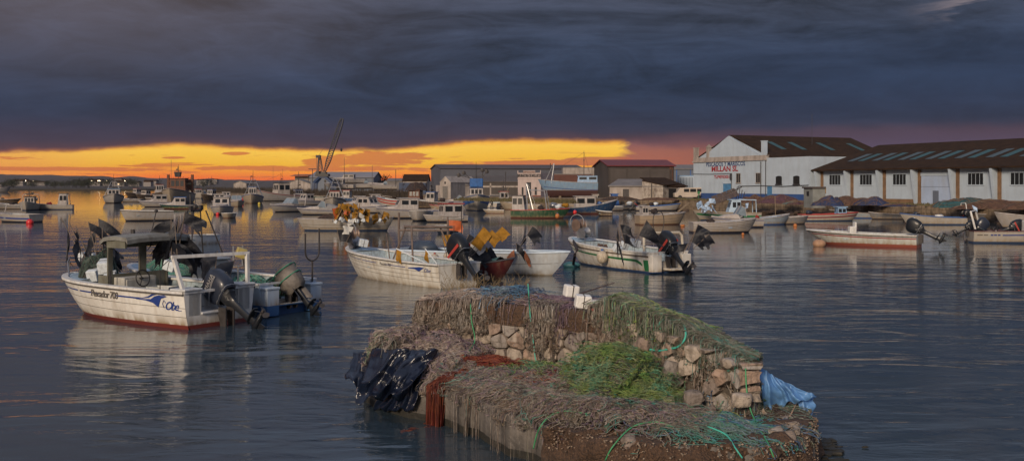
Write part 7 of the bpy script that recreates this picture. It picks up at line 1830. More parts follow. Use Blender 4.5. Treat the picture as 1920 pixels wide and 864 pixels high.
def cruiser(label, px, py, L, B, deg, hm=None, fs=.75, fb=1.0, arch=None, kind='soft', canopy=None, group=None, z=0., roofm=None, name='motor_boat', motor=None):
    hm = hm or HF['offwhite']; c = px_loc(px, py) if not isinstance(px, Vector) else px; rz = heading(deg); mid = Vector((math.cos(rz), math.sin(rz), 0))*(L/2)
    h = Hull(L, B, fs, fb, .25, .2*L, .9, .12, .5, 1.7, .42, .06); bo = Boat(name, label, 'boat', c-mid, rz, h, group); t = bo.t; t.location.z = z
    hull_part(h, hm, t); rail_part(h, FARW, t, w=.12, t=.06, out=.03); inner_part(h, INSIDE, t, .45, .25); deck_part(h, FARW, t, .45, camber=.10); rub_part(h, NAVY, t, dz=.1, t=.04)
    W2 = B*.38
    if kind == 'hard':      # low cabin with a hard top
        cabin(t, .34*L, .72*L, B*.78, fs-.05, fs+1.15, FARW, roofm or FARW, .55, frontw=2, sidew=2, name='cabin'); b = MB(); b.add([(.72*L, -W2, fs+.0), (.9*L, -W2*.4, fb+.02), (.9*L, W2*.4, fb+.02), (.72*L, W2, fs), (.66*L, -W2*.9, fs+.42), (.66*L, W2*.9, fs+.42)], [(0, 1, 4), (1, 2, 5, 4), (2, 3, 5)]); b.build('fore_cabin', FARW, t)
    else:
        b = MB(); b.add([(.45*L, -W2, fs), (.86*L, -W2*.45, fb), (.86*L, W2*.45, fb), (.45*L, W2, fs), (.50*L, -W2*.9, fs+.42), (.72*L, -W2*.5, fs+.34), (.72*L, W2*.5, fs+.34), (.50*L, W2*.9, fs+.42)], [(0, 1, 5, 4), (1, 2, 6, 5), (2, 3, 7, 6), (4, 5, 6, 7), (0, 4, 7, 3)]); b.build('fore_cabin', FARW, t, bevel=.04)
        b = MB(); zt = fs+1.05; b.add([(.52*L, -W2*.95, fs+.38), (.52*L, W2*.95, fs+.38), (.42*L, W2*.85, zt), (.42*L, -W2*.85, zt)], [(0, 1, 2, 3)]); b.add([(.52*L, W2*.95, fs+.38), (.34*L, W2*1.05, fs+.2), (.36*L, W2*.95, zt-.15), (.42*L, W2*.85, zt)], [(0, 1, 2, 3)]); b.add([(.52*L, -W2*.95, fs+.38), (.34*L, -W2*1.05, fs+.2), (.36*L, -W2*.95, zt-.15), (.42*L, -W2*.85, zt)], [(3, 2, 1, 0)]); b.build('windscreen', GLASSL, t)
        b = MB(); b.tube([(.52*L, 0, fs+.38), (.42*L, 0, zt)], .03, 4); b.tube([(.34*L, -W2*1.05, fs+.2), (.36*L, -W2*.95, zt-.15), (.42*L, -W2*.85, zt), (.42*L, W2*.85, zt), (.36*L, W2*.95, zt-.15), (.34*L, W2*1.05, fs+.2)], .03, 4); b.build('screen_frame', FARW, t)
    if arch: b = MB(); q = h.pt(.15, 1, 1).y; b.tube([(.2*L, q, fs), (.14*L, q*.9, fs+arch), (.14*L, -q*.9, fs+arch), (.2*L, -q, fs)], .06, 6); b.build('arch', FARW, t)
    if canopy: b = MB(); P = [[(.05*L+.45*L*i/6, B*.42*math.cos(PI*j/8), fs+.55*math.sin(PI*j/8)*(.7+.5*math.sin(PI*i/6))+.03) for j in range(9)] for i in range(7)]; b.grid(P); b.build('cockpit_cover', canopy, t, smooth='all')
    if motor: outboard(t, (-.05, 0, fs-.1), .8, motor, ENGB, None)
    return bo
# --- far left group
vessel('grey fishing boat half out of the left edge of the photo', -4, 361, 11, 3.6, 20, HF['grey'], fs=1.6, fb=3.0, cab=(.45, .65, .6, 2.2, WALLO, DARKM), mast=(.5, 7.5, 1, DARKM))
vessel('long grey low boat with stern rails at the far left', 22, 392, 5.6, 2.0, 170, HF['grey'], fs=.6, fb=.95, gear=((.5, 0, .7, .35, NETD),))
vessel('small fishing boat with pale hoops and dark wheelhouse at the far left, seen bow on', 55, 394, 6.0, 2.4, -75, HF['chalk'], fs=.7, fb=1.25, cab=(.3, .55, .6, 1.15, WALLO, DARKM), mast=(.5, 3.1, 1, DARKM), hoop=(.3, 1.5, STEEL))
vessel('white boat with a pale round drum and red gear at the far left', 92, 393, 6.4, 2.2, 195, HF['chalk'], fs=.65, fb=1.0, cab=(.12, .32, .6, 1.6, FARW, DARKM), hoop=(.08, 1.5, STEEL), gear=((.5, 0, .8, .3, BUOYR), (.78, 0, 1.5, .3, BUOYC), (.8, 0, 1.1, .14, DARKM)))
vessel('white open boat with a dark stripe and two posts beside the large red buoy', 32, 416, 5.2, 2.1, 155, HF['offwhite'], 'open_boat', fs=.72, fb=.85, stripe=(NAVY, ((.28, .42),)), thw=(.3, .6))
tag(MB().tube([W(9, 399, 97), W(13, 381, 97)], .05, 5).build('post', FARW), 'left leaning white post on the striped open boat', 'post'); tag(MB().tube([W(41, 395, 97), W(40, 380, 97)], .05, 5).build('post', FARW), 'upright white post on the striped open boat', 'post')
fender(G(56, 417, .12), .32, BUOYR, 'large red mooring buoy at the far left', 'buoy', 'mooring_buoy', DARKM, sc=(1, 1, 1))
vessel('lone fishing boat with a blue wheelhouse front, anchored left of the trawler', 213, 380.5, 8.5, 3.9, -68, HF['offwhite'], fs=1.0, fb=1.9, cab=(.42, .68, .62, 1.7, FARW, BLUEL), mast=(.5, 5.6, 2, DARKM), aframe=(.5, 4.2, STEEL, .4), rub=DARKM, gear=((.2, .2, 1.5, .5, YELF), (.15, 0, 1.5, .5, BUOYR)))
vessel('small dark cabin boat beside the red-topped one', 274, 373, 6.5, 2.6, -120, HF['darkwood'], fs=.9, fb=1.3, cab=(.4, .65, .75, 1.3, WALLO, DARKM))
vessel('dark boat with a white wheelhouse and red roof left of the trawler', 299, 372, 9, 3.2, -60, HF['darkwood'], fs=1.2, fb=1.8, cab=(.4, .6, .65, 2.4, FARW, REDP), mast=(.5, 6.0, 1, DARKM))
cruiser('long white cabin cruiser left of the green-hulled one', 299, 388, 6.4, 2.3, -150, kind='hard')
vessel('tiny pale dinghy beside the dark cabin boat', 285, 374, 3.5, 1.5, 180, HF['grey'], 'dinghy', fs=.4, fb=.5)
cruiser('small white cruiser with a green hull and blue roof', 336, 392, 5.6, 2.1, -165, HF['green'], fs=.55, fb=.75, kind='hard', roofm=BLUEP)
bo = vessel('big pale trawler with rusty gallows, seen bow on', 333, 380, 15, 5.2, -84, HF['ivory'], name='trawler', fs=1.8, fb=2.9, deck=1, cab=(.30, .52, .62, 3.0, RUST, RUST), mast=(.45, 7.6, 2, DARKM), rub=DARKM, cabrake=.05)
b = MB()
for s in (1, -1): b.b2((4.6, s*2.35-.2, 1.8), (5.4, s*2.35+.2, 5.6))
b.b2((4.7, -2.3, 4.0), (5.3, 2.3, 4.6)); b.b2((4.8, -2.2, 2.6), (5.2, 2.2, 3.6)); b.build('gallows', RUST, bo.t)
b = MB(); b.box((7.2, 0, 5.6), (.9, .9, 1.0), taper=(1.4, 1.4)); b.tube([(7.2, 0, 6.0), (7.2, 0, 7.2)], .05, 4); b.tube([(7.2, -.7, 6.3), (7.2, .7, 6.3)], .06, 4); b.build('crows_nest', DARKM, bo.t)
tag(MB().tube([W(356.5, 365, 196), W(356.8, 386, 196)], .12, 5).build('fender_post', DARKM), 'dark upright timber beside the trawler bow', 'post')
skiff('white open boat with a high bow and dark keel, left of the big trawler below', None, None, 2.3, .95, 1.1, HF['offwhite'], name='open_boat', loc=G(312, 414)+Vector((0, 1.5, 0)), rz=R(-150), L=4.8, thw=(.4, .7), rub=LINE)
cruiser('white boat with a tall windowed cabin behind the beige-roofed one', 411, 385, 6.0, 2.4, -70, kind='hard')
cruiser('white cabin boat with a greenish windscreen, centre left', 416, 402, 5.4, 2.5, -80, fs=.85, fb=1.1, kind='hard')
fender(G(408, 401.5, .1), .2, BUOYR, 'small red fender at the bow of the greenish-windowed cabin boat')
skiff('tiny tender tied with a rope in front of the cabin boats', None, None, 1.5, .5, .55, HF['ivory'], name='dinghy', loc=G(431, 408), rz=R(-80), L=2.6, inside=BLUEL)
cruiser('round-topped boat under a pale cover', 444, 387, 5.0, 2.3, -70, HF['ivory'], kind='soft', canopy=mat('cover_pale', (.40, .39, .38), .7, var=.2))
vessel('blue-trimmed fishing boat with a blue-roofed wheelhouse and tall mast', 474, 381, 9, 4.0, -80, HF['ivory'], fs=1.1, fb=1.9, cab=(.42, .62, .40, 2.0, FARW, BLUEP), mast=(.44, 6.4, 2, DARKM), aframe=(.35, 4.6, STEEL, .3), rub=BLUEP)
fender(G(486, 382, .15), .25, mat('buoy_yellow', (.45, .35, .04), .5), 'yellow mooring buoy under the blue-trimmed boat', 'buoy', 'mooring_buoy', DARKM)
fender(G(454, 374, .6), .4, BUOYR, 'red buoy hanging on the blue-trimmed boat', 'buoy', 'mooring_buoy', DARKM)
vessel('large white fishing boat with a red rail and dark wheelhouse top, near the crane', 513, 377, 12, 3.9, -138, HF['offwhite'], fs=1.3, fb=2.9, cab=(.22, .48, .66, 2.6, WALLO, DARKM), rub=REDP, mast=(.35, 6.2, 1, DARKM))
cruiser('white sports cruiser with a hoop arch, centre left', 540, 397, 6.2, 2.5, -125, arch=1.6)
cruiser('grey covered speedboat left of the yellow flag boats', 597, 402.5, 5.0, 2.2, -165, fs=.6, fb=.8, kind='soft', canopy=mat('cover_grey', (.22, .21, .20), .7, var=.2))
vessel('fishing boat with a white wheelhouse, red roof and lattice mast, seen bow on', 628, 389, 8.5, 3.3, -85, HF['chalk'], fs=1.0, fb=1.7, cab=(.42, .60, .50, 1.5, FARW, REDP), aframe=(.50, 4.6, STEEL, .12), rub=DARKM)
cruiser('white cabin boat with big side windows right of the yellow flags', 690, 399, 6.2, 2.2, -35, kind='hard')
cruiser('small white cabin boat behind the yellow flags', 672, 392, 4.6, 2.0, -150, fs=.7, fb=.9, kind='hard')
# two flag boats
v1 = vessel('left of two white boats crammed with yellow flags', 617, 432, 4.8, 2.2, 188, HF['chalk'], 'open_boat', fs=.85, fb=.95, lines=2); v2 = vessel('right of two white boats crammed with yellow flags', 683, 432, 4.7, 2.1, -8, HF['chalk'], 'open_boat', fs=.80, fb=1.05, lines=2)
heap('fishing_net', 'dark nets and red engine hood in the left flag boat', 'fishing net', v1.w(2.2, 0, .6), 1.2, .7, .6, NETD, 61, 60, NETBR)
heap('fishing_net', 'pale floats and nets in the right flag boat', 'fishing net', v2.w(2.2, 0, .5), 1.2, .7, .6, mat('net_pale', (.25, .22, .18), .9, var=.6, scale=6), 62, 60, NETBR)
rf = random.Random(12); d = 76
for i in range(40):
    x = rf.choice([rf.uniform(622, 645), rf.uniform(640, 684), rf.uniform(650, 684)]) if i < 32 else rf.choice([rf.uniform(708, 726), rf.uniform(680, 690)]); y = rf.uniform(380, 402) if i < 32 else rf.uniform(390, 405)
    m = YELF if i % 5 else (ORGF, WHTF, BLKPL)[i % 3]; bx, by = x+rf.uniform(-14, 10), rf.uniform(414, 420)
    bx = min(max(bx, 590), 712)
    col = 'yellow' if m is YELF else 'orange' if m is ORGF else 'white' if m is WHTF else 'black'
    marker(W(bx, by, d+rf.uniform(-.6, .6)), W(x, y, d+rf.uniform(-.6, .6)), col+' flag in the thicket over the two flag boats', m, size=.46, droop=rf.uniform(.05, .4), seed=200+i, fold=.5, nfl=1 if i % 3 else 2, flt=(i % 3 == 0), fl_at=.12, pr=.02, group='flags crowded over the two flag boats' )
marker(W(662, 420, 70), W(668, 408, 70), 'white lettered flag hanging over the side of the right flag boat', WHTF, size=.6, droop=.2, fdir=(-.8, 0, -.8), seed=260, flt=False)
cruiser('white cruiser with a big raked windscreen in mid-harbour', 763, 409, 6.6, 2.7, 195, fs=.9, fb=1.15, kind='hard')
skiff('white open skiff with a dark keel, right of the raked-windscreen cruiser', None, None, 2.1, .85, 1.05, HF['offwhite'], loc=G(793, 413)+Vector((0, 1.5, 0)), rz=R(-95), L=4.4, rub=None)
vessel('white dinghy with a dark red canopy top', 834, 416, 4.2, 1.8, -160, HF['offwhite'], 'cabin_boat', fs=.55, fb=.7, cab=(.12, .62, .95, 1.15, FARW, REDP))
vessel('red and white striped open boat behind the windscreen cruiser', 733, 387, 6, 2.2, 150, HF['chalk'], 'open_boat', fs=1.0, fb=1.7, stripe=(REDP, ((.75, .95), (.3, .5))))
bo = vessel('dark rusty fishing boat with heaped net gear above it', 778, 386, 8, 2.6, -100, HF['darkwood'], fs=.9, fb=1.4, cab=(.3, .6, .8, 1.8, RUST, RUST)); heap('fishing_net', 'mound of brown net on the roof of the dark rusty boat', 'net pile', bo.w(3.5, 0, 2.6), 1.8, 1.4, 1.3, NETD, 63, 80, NETBR)
cruiser('small white cabin boat moored behind the big blue-bowed one', 856, 385, 5.2, 2.2, 190, fs=.7, fb=.9, kind='soft', canopy=None)
bo = vessel('big blue and white wooden fishing boat seen bow on, with a blue-covered wheelhouse', 893, 394, 10, 3.9, -86, HF['chalk'], name='fishing_vessel', fs=1.5, fb=2.3, full=1.35, cab=(.40, .60, .50, 1.6, FARW, BLUEP), mast=(.45, 6.8, 0, DARKM), stripe=(BLUEP, ((.45, 1.0),)), rub=BLUEP, deck=1)
b = MB(); b.b2((3.8, -.9, 3.2), (6.2, .9, 4.4)); b.build('blue_cover', mat('cover_blue', (.02, .10, .30), .6, var=.3, bump=.5), bo.t, bevel=.15)
b = MB(); 
for y, z_, yy, zz_ in ((0, 3.6, -1.7, 5.2), (0, 3.4, 1.5, 5.4), (0, 4.2, -2.4, 4.9), (0, 5.2, .9, 5.6)): b.tube([(4.6, y, z_), (4.8, yy, zz_)], .06, 4); b.ball((4.8, yy, zz_), .3, 6, 5, sc=(.5, 1, 1), rough=.5)
b.build('drying_gear', DARKM, bo.t)
skiff('dark red-brown skiff tucked under the blue-bowed boat', None, None, 1.6, .5, .8, HF['cream'], loc=G(856, 394), rz=R(160), L=4.2, rail=REDP)
vessel('white boat with two outboards right of the blue-bowed boat', 928, 389, 4.8, 2.0, 80, HF['chalk'], 'motor_boat', fs=.7, fb=.9, hoop=(.5, 1.3, FARW), motor=35)
skiff('tiny pale dinghy right of the blue-bowed boat', None, None, 1.2, .4, .5, HF['ivory'], name='dinghy', loc=G(945, 400), rz=R(178), L=2.6)
vessel('pale wooden skiff with a leaning pole near the green boat', 975, 393, 6.2, 1.9, 165, HF['ivory'], 'open_boat', fs=.7, fb=1.3, lines=1, boom=((5.6, 0, 1.1), (4.7, .2, 3.2), .06, WOOD))
bo = vessel('green and red fishing boat with a white gantry and cabin', 1014, 409, 6.2, 2.3, -12, HF['green'], name='fishing_boat', fs=.85, fb=1.05, rail=REDP, cab=(.02, .25, .6, 1.5, FARW, DARKM), aframe=(.30, 3.6, STEEL, .5), gear=((.5, 0, 1.1, .3, NETD), (.72, .1, 1.4, .35, GREYM), (.8, 0, 1.2, .3, FOAM)))
b = MB(); b.tube([(3.9, -.9, .9), (3.6, -.6, 2.9)], .06, 5); b.tube([(3.9, .9, .9), (3.6, .6, 2.9)], .06, 5); b.tube([(3.6, -.6, 2.9), (1.8, -.5, 3.0)], .05, 5); b.build('gantry', STEEL, bo.t)
fender(G(1045, 405, .5), .22, BUOYO, 'orange buoy hung on the bow of the green boat'); 
bo = vessel('blue fishing boat with a white box wheelhouse and sweeping bow', 1101, 401, 7.6, 2.6, 8, HF['blue'], name='fishing_boat', fs=.75, fb=1.75, rail=FARW, cab=(.30, .62, .55, 1.35, FARW, FARW), cabrake=.0, gear=((.15, 0, 1.1, .4, YELF), (.7, .0, 1.3, .25, BLUEP)))
fender(G(1078, 398, .5), .22, BUOYR, 'red fender on the side of the blue fishing boat')
skiff('small dark punt below the bow of the blue fishing boat', None, None, 1.3, .5, .7, HF['darkwood'], name='dinghy', loc=G(1148, 405), rz=R(170), L=1.9)
skiff('covered skiff under a pale arched sheet', None, None, 1.7, .6, .7, HF['grey'], loc=G(1168, 395), rz=R(178), L=3.2)
t = thing('boat_cover', 'pale arched sheet laid over the skiff right of the blue boat', 'cover', W(1154, 386, 134)); b = MB(); b.grid([[(1.3*math.cos(a), -1+.4*i, .75*math.sin(a)) for a in [PI*k/10 for k in range(11)]] for i in range(5)]); b.build('sheet', FARW, t, smooth='all')
vessel('low white skiff with crowded gear against the quay', 1180, 393, 5.4, 1.9, 4, HF['offwhite'], 'open_boat', fs=.6, fb=.8, cab=(.02, .22, .8, 1.6, BLUEP, BLUEP), gear=((.5, 0, .9, .35, FOAM), (.7, .1, .9, .3, NETD)), motor=40)
vessel('white skiff with a blue rail right of the crowded one', 1234, 395, 6.2, 1.9, 2, HF['offwhite'], 'open_boat', fs=.6, fb=1.0, rail=BLUEP, gear=((.35, 0, .9, .3, NETD), (.45, .2, .9, .3, FOAM)), motor=45)
vessel('cream open boat with a white box and plank, in front of the low stores', 1240, 421, 4.5, 1.9, 12, HF['cream'], 'open_boat', fs=.85, fb=1.1, lines=2, boom=((3.8, 0, 1.1), (4.9, .1, 1.9), .09, WOOD), gear=((.35, 0, 1.2, .28, NETD),), cab=(.08, .22, .5, .75, FARW, FARW))
fender(G(1280, 423, .08), .13, BUOYO, 'orange cork float right of the cream open boat', 'buoy', 'mooring_buoy', DARKM, sc=(1.6, 1, .8))
# right-hand basin
bo = vessel('white boat with a green stripe and pale blue windscreen cabin, right basin', 1362, 413, 6.6, 2.1, 180, HF['chalk'], 'cabin_boat', fs=.75, fb=1.0, stripe=(GREENP, ((.30, .50),)), rail=HF['cream'])
b = MB()
FPB = mat('frame_pale_blue', (.34, .45, .56), .5, var=.2)
cabin(bo.t, 2.0, 3.3, 1.5, .6, 2.0, FPB, FPB, .3); b.tube([(.5, .8, .7), (.55, .75, 2.0), (1.9, .7, 2.08)], .05, 5); b.tube([(.5, -.8, .7), (.55, -.75, 2.0), (1.9, -.7, 2.08)], .05, 5); b.b2((.5, -.78, 2.0), (1.95, .78, 2.07)); b.build('cabin_frame', FPB, bo.t)
vessel('large pale lapstrake open boat with a wooden mast post, right basin', 1357, 436, 4.9, 2.0, 4, HF['offwhite'], 'open_boat', fs=.75, fb=1.05, lines=3, motor=None, inside=BLUEL, gear=((.3, .0, .8, .25, NETD),), thw=(.3, .55))
fender(G(1393, 439, .08), .1, BUOYO, 'orange cork on the bow of the pale lapstrake boat', 'buoy', 'mooring_buoy', DARKM)
for i in range(10):
    x = 1320+rf.uniform(-8, 14); y = rf.uniform(372, 390)
    marker(W(x+4, 399, 98), W(x, y, 98), 'pale blue flag in the bundle on the green-striped cabin boat', BLUF, size=.5, droop=.4, seed=300+i, flt=False, group='pale blue flags on the green-striped cabin boat')
marker(W(1330, 405, 96), W(1329, 372, 96), 'single pale blue flag raised highest on the green-striped cabin boat', BLUF, size=.6, droop=.1, fdir=(1, 0, .1), seed=311, flt=False)
cruiser('small white cabin boat with a jumble of flags behind the lapstrake boat', 1380, 426, 4.2, 1.8, 185, fs=.7, fb=.9, kind='soft')
for i, (x, y, m, lab) in enumerate(((1404, 380, BLUF, 'pale blue flag above the jumble of gear behind the lapstrake boat'), (1396, 396, WHTF, 'white flag low in the gear behind the lapstrake boat'), (1418, 402, REDP, 'red and white flag leaning right of the jumble'), (1388, 400, BLKPL, 'black flag in the jumble behind the lapstrake boat'))):
    marker(W(x-6, 416, 88), W(x, y, 88), lab, m, size=.6, droop=.4, seed=320+i, flt=False)
vessel('blue-white flat skiff right of the lapstrake boat', 1436, 421, 4.6, 1.9, 12, HF['bluish'], 'open_boat', fs=.55, fb=.95, inside=BLUEL)
tag(MB().tube([W(1454, 405, 92), W(1453, 367, 92)], .04, 4).build('mast_pole', WOOD), 'thin wooden pole standing in the blue-white flat skiff', 'pole')
vessel('grey flat skiff moored between the blue-white and red-striped boats', 1483, 420, 3.2, 1.5, 4, HF['grey'], 'open_boat', fs=.6, fb=.75)
fender(G(1491, 423, .08), .16, BUOYO, 'orange float under the bow of the grey flat skiff', 'buoy', 'mooring_buoy', DARKM)
vessel('long white boat with a dark red stripe and pale blue cover by the quay', 1555, 414, 5.8, 1.9, 2, HF['chalk'], 'open_boat', fs=.62, fb=.85, rail=REDP, stripe=(mat('dark_red_stripe', (.16, .02, .03), .5), ((.28, .40),)), motor=None, gear=((.15, 0, .8, .25, ENGN),), cab=(.62, .78, .6, .7, BLUEL, BLUEL))
vessel('blue tender end on beside the quay wall', 1622, 409, 3.2, 1.3, 178, HF['bluish'], 'dinghy', fs=.5, fb=.6, inside=BLUEL)
vessel('low grey-blue skiff close under the quay wall', 1662, 411, 3.6, 1.4, 176, HF['grey'], 'open_boat', fs=.5, fb=.75, inside=BLUEL)
bo = vessel('long white boat with a blue rail and two black outboards below the roller door', 1748, 421, 5.6, 1.8, 176, HF['chalk'], 'open_boat', fs=.65, fb=1.0, rail=BLUEP, inside=NETD, motor=45, hoop=(.0, 1.25, PAINTW), gear=((.75, 0, .9, .25, ENGN), (.4, 0, .7, .3, PAINTW)))
outboard(bo.t, (-.05, .9, .55), .85, 48, ENGB)
bo = skiff('long pale boat with thin red stripes and a tilted outboard, right of centre', (1733, 465), (1545, 459), 1.75, .68, .86, hullmat('hull_faded', (.42, .43, .40), (.22, .06, .04), .16, .75), rail=PAINTW, stripe=(mat('thin_red', (.22, .03, .04), .5), ((.46, .52, .0, .96),)), L=6.4, rake=1.5, ud=.8, motor=True, mtilt=62, ms=1.1, rub=DARKM, thw=(.2, .4, .6), loc=G(1733, 465)+Vector((0, .7, 0)), rz=math.atan2(G(1545, 459).y-G(1733, 465).y, G(1545, 459).x-G(1733, 465).x), full=2.2)
t = thing('console_seat', 'small white console seat in the long pale boat', 'seat', bo.w(3.7, 0, .5)); b = MB(); b.box((0, 0, .3), (.4, .45, .6)); b.box((.15, 0, .65), (.12, .45, .4)); b.build('seat', PAINTW, t, bevel=.05)
t = thing('stern_post', 'slanting white post beside the outboard of the long pale boat', 'post', bo.w(.2, -.4, .7)); b = MB(); b.box((0, 0, .45), (.12, .12, 1.1), rot=rot3(.2, -.45, 0)); b.build('post', PAINTW, t)
fender(G(1536, 457, .15), .34, mat('buoy_faded', (.34, .20, .12), .6, var=.3), 'faded orange buoy under the pointed bow of the long pale boat', 'buoy', 'mooring_buoy', DARKM, sc=(1.1, 1, .8))
# the boat cut by the right edge
sR = G(1829, 456); bo = skiff('white boat with a blue stripe and red rail at the right edge of the photo', None, None, 2.1, .72, .86, HF['chalk'], rail=mat('rail_maroon', (.10, .03, .03), .5), inside=INSIDE, loc=sR+Vector((0, .9, 0)), rz=R(-6), L=6.8, stripe=(NAVY, ((.45, .52, .24, .97),)), motor=True, ms=.75, mtilt=58, ud=.85)
o, M_ = outboard(bo.t, (.9, .2, .55), .95, 30, ENGN)
b = MB()
for xa, xb in ((.18, .50), (.56, .80)): b.grid([[bo.h.at(x, z, -1, .012) for z in (.47, .53)] for x in (xa, (xa+xb)/2, xb)])
b.build('worn_name', LINE, bo.t); b = MB()
for xa, xb in ((.95, 1.1), (1.14, 1.3), (1.36, 1.5)): b.grid([[bo.h.at(x, z, -1, .012) for z in (.46, .54)] for x in (xa, xb)])
b.build('stripe_dash', NAVY, bo.t)
b = MB(); b.tube([(.1, -.85, .85), (-.15, -.8, 1.9), (.5, .3, 1.95), (.9, .8, .9)], .06, 6); b.build('stern_arch', PAINTW, bo.t)
o, M_ = outboard(bo.t, (2.6, .3, .6), .95, 70, ENGB, stripe=REDP)
t = thing('console_seat', 'white console seat in the blue-striped boat at the right edge', 'seat', bo.w(3.4, 0, .8)); b = MB(); b.box((0, 0, .2), (.5, .5, .7)); b.box((.1, 0, .55), (.2, .5, .4)); b.build('seat', PAINTW, t, bevel=.08)
marker(W(1832, 413, 62), W(1822, 384, 62), 'small blue and white pennant on a slanting pole near the right edge', BLUF, size=.35, droop=.5, fdir=(.6, 0, -.6), seed=340, flt=False)
vessel('white bow of a cruiser cut by the right edge below the quay', 1935, 428, 6, 2.2, 178, HF['offwhite'], 'motor_boat', fs=.9, fb=1.3)
# --- boats ashore
BS = hullmat('hull_slip_blue', (.16, .26, .38), (.06, .03, .03), .9, .3)
bo = vessel('grey-blue ship propped up on the slipway beside the dark shed', Vector(((1072-960)*172/FPX, 172, 0)), 0, 11.5, 3.2, 176, BS, name='ship_on_slip', fs=2.2, fb=2.8, deck=1, z=1.7, aframe=(.80, 5.4, STEEL, .5), cab=(.12, .42, .6, 1.1, BLUEL, BLUEL), mast=(.32, 7.6, 2, DARKM), stripe=(NAVY, ((.95, 1.02), (.9, .92))), full=2.2, p0=.2)
b = MB(); [b.b2((x, -1.5, -.9), (x+.4, 1.5, -.05)) for x in (1.5, 4.5, 7.5, 9.5)]; b.build('keel_block', WOOD, bo.t)
for i, (px, d, L, z, deg, lab) in enumerate(((655, 270, 9, 4.6, 176, 'white motor yacht standing high on the yard below the shed roof'), (692, 268, 8, 3.3, 3, 'white yacht on trestles right of the high motor yacht'), (636, 262, 8, 3.2, 175, 'pale blue yacht under the crane portal'), (718, 262, 7, 3.0, -170, 'white cruiser with a pale cover at the right of the yachts ashore'))):
    bo = cruiser(lab, Vector(((px-960)*d/FPX, d, 0)), 0, L, 2.9, deg, fs=1.1, fb=1.4, kind='hard' if i % 2 == 0 else 'soft', z=z-.6); b = MB(); [b.tube([(x, s, .1), (x, s*1.3, -2.2-z+1.6)], .1, 4) for x in (L*.25, L*.6) for s in (-.9, .9)]; b.build('trestle', DARKM, bo.t)
for i, (px, py, L, lab) in enumerate(((365, 363.5, 9, 'pale boat aground at the far slip, leftmost'), (398, 364, 9, 'blue-striped boat leaning at the far slip'), (430, 364.5, 8, 'white boat beached at the far slip beside a dark hull'), (452, 365, 8, 'dark hull beached at the far slip'))):
    vessel(lab, px, py, L, 2.8, 10+i*150, HF[['offwhite', 'blue', 'chalk', 'darkwood'][i]], 'beached_boat', fs=1.0, fb=1.5, cab=(.4, .6, .6, 1.3, FARW, DARKM) if i % 2 else None)
for i, (px, py, L, deg, col, lab) in enumerate(((590, 374, 5, 170, 'green', 'small green skiff along the shore below the crane'), (610, 377, 4.5, 10, 'chalk', 'small skiff with a white box along the shore below the crane'), (662, 377, 5, 175, 'grey', 'grey skiff along the shore right of the crane'), (700, 378, 5.5, 20, 'offwhite', 'pale covered skiff on the shore before the yachts'), (740, 376, 6, 160, 'offwhite', 'pale skiff at the foot of the blue container'), (815, 384, 6, 15, 'darkwood', 'dark low skiff before the white gabled shed'), (880, 384, 5, 20, 'bluish', 'bluish skiff behind the small white cabin boat'), (800, 379, 5, 5, 'grey', 'grey skiff drawn up left of the gabled shed'))):
    vessel(lab, px, py, L, 1.9, deg, HF[col], 'open_boat', fs=.7, fb=.95)
for i, (px, py0, py1, d, lab) in enumerate(((645.5, 352, 295, 262, 'tall bare yacht mast right of the crane hook'), (698, 345, 310, 262, 'shorter yacht mast right of the crane shed'), (512, 345, 312, 300, 'thin whip aerial above the large white fishing boat'), (530, 345, 316, 300, 'second thin whip aerial above the large white fishing boat'), (321, 345, 300, 200, 'very thin whip aerial left of the trawler'))):
    tag(MB().tube([W(px, py0, d), W(px, py1, d)], [.10, .05] if i < 2 else .035, 4).build('mast', DARKM), lab, 'mast')

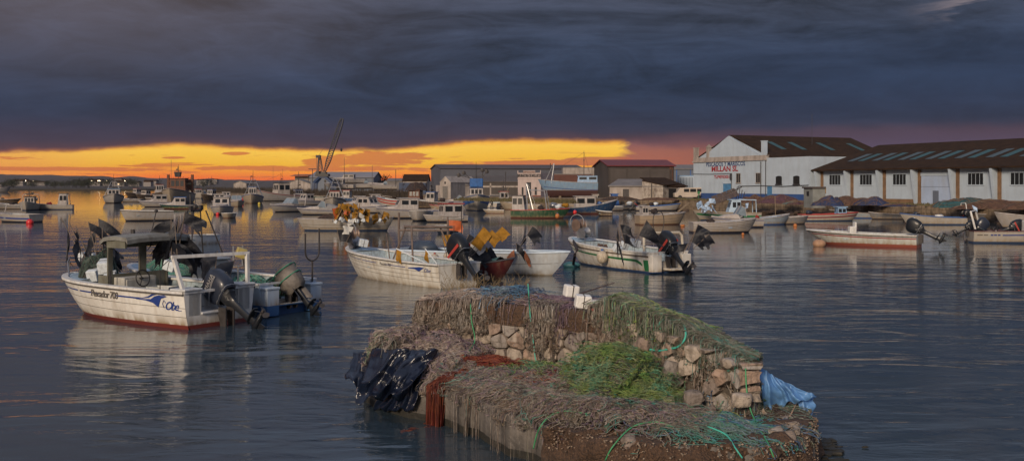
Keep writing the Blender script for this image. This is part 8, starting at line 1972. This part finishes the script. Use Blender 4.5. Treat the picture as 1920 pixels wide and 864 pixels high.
# --- more of the crowded moorings
MORE = [
 ('c', 520, 371, 6, 2.4, -95, 'chalk', 'white cabin boat just behind the large red-railed fishing boat'),
 ('v', 560, 376, 8, 3.0, -60, 'offwhite', 'pale fishing boat right of the large red-railed fishing boat', 5.4),
 ('c', 575, 385, 5.5, 2.2, -130, 'offwhite', 'white cruiser between the covered speedboat and the slip'),
 ('v', 648, 380, 7, 2.7, 170, 'blue', 'blue fishing boat lying behind the red-roofed one', 4.8),
 ('c', 705, 386, 5.5, 2.2, 20, 'chalk', 'white cabin boat below the dark container, right of the yellow flags'),
 ('v', 752, 381, 8, 2.8, -150, 'darkwood', 'dark fishing boat with a thin mast left of the rusty one', 5.6),
 ('v', 806, 390, 7, 2.5, 160, 'darkwood', 'dark fishing boat with a white house right of the rusty one', 4.9),
 ('c', 838, 378, 5.5, 2.2, 10, 'chalk', 'white cruiser on the shore before the gabled shed'),
 ('s', 905, 384, 4.5, 1.8, 170, 'grey', 'grey skiff behind the big blue-bowed boat'),
 ('v', 948, 387, 6.5, 2.4, 12, 'darkwood', 'dark boat moored left of the stepped-parapet building', 4.4),
 ('s', 1058, 391, 4.8, 1.8, 175, 'cream', 'cream skiff at the shore behind the green boat'),
 ('c', 1120, 386, 5.5, 2.1, 5, 'offwhite', 'small cruiser drawn up behind the blue fishing boat'),
 ('s', 1200, 387, 4.8, 1.8, 178, 'bluish', 'bluish skiff tight against the quay below the low stores'),
 ('v', 255, 369, 8, 2.8, -120, 'darkwood', 'dark fishing boat far off, left of the small dark cabin boat', 5.0),
 ('v', 372, 372, 8, 2.8, -60, 'chalk', 'pale fishing boat far off, right of the trawler', 5.2),
 ('v', 395, 375, 7, 2.6, -110, 'darkwood', 'dark fishing boat far off behind the tall windowed cabin boat', 5.6),
 ('c', 424, 376, 6, 2.3, -70, 'offwhite', 'far white cruiser behind the tall windowed cabin boat'),
 ('s', 246, 379, 5, 2.0, 170, 'grey', 'grey skiff far off between the lone boat and the cruiser'),
 ('s', 5, 380, 7, 2.2, 10, 'darkwood', 'dark low boat at the left edge above the grey one'),
 ('s', 1590, 408, 4.0, 1.6, 176, 'darkwood', 'dark skiff under the quay wall behind the red-striped boat'),
 ('s', 1880, 417, 5.0, 1.7, 176, 'grey', 'grey skiff under the quay wall near the right edge'),
]
for e in MORE:
    k, px, py, L, B, deg, col, lab = e[:8]
    if k == 'c': cruiser(lab, px, py, L, B, deg, HF[col], kind='hard')
    elif k == 's': vessel(lab, px, py, L, B, deg, HF[col], 'open_boat', fs=.6, fb=.85, gear=((.5, 0, .7, .3, NETD),))
    else: vessel(lab, px, py, L, B, deg, HF[col], fs=.9, fb=1.5, cab=(.35, .58, .6, 1.5, FARW, (REDP, DARKM, BLUEP)[px % 3]), mast=(.45, e[8], 1, DARKM), gear=((.2, 0, 1.2, .4, NETD),))

# ================================================================ the evening air
b = MB(); b.b2((-3200, -30, -2.2), (3400, 3900, 60)); hz = b.build('haze', None); tag(hz, 'thin purple evening haze over the harbour', None, kind='stuff')
hm = bpy.data.materials.new('haze_air'); hm.use_nodes = True; hn = hm.node_tree; hn.nodes.clear()
pv = nn(hn, 'ShaderNodeVolumePrincipled'); pv.inputs['Color'].default_value = (.66, .52, .66, 1); pv.inputs['Density'].default_value = .00003; pv.inputs['Anisotropy'].default_value = .1
ho = nn(hn, 'ShaderNodeOutputMaterial'); hn.links.new(pv.outputs[0], ho.inputs['Volume']); hz.data.materials.clear(); hz.data.materials.append(hm)
SC.cycles.volume_bounces = 0
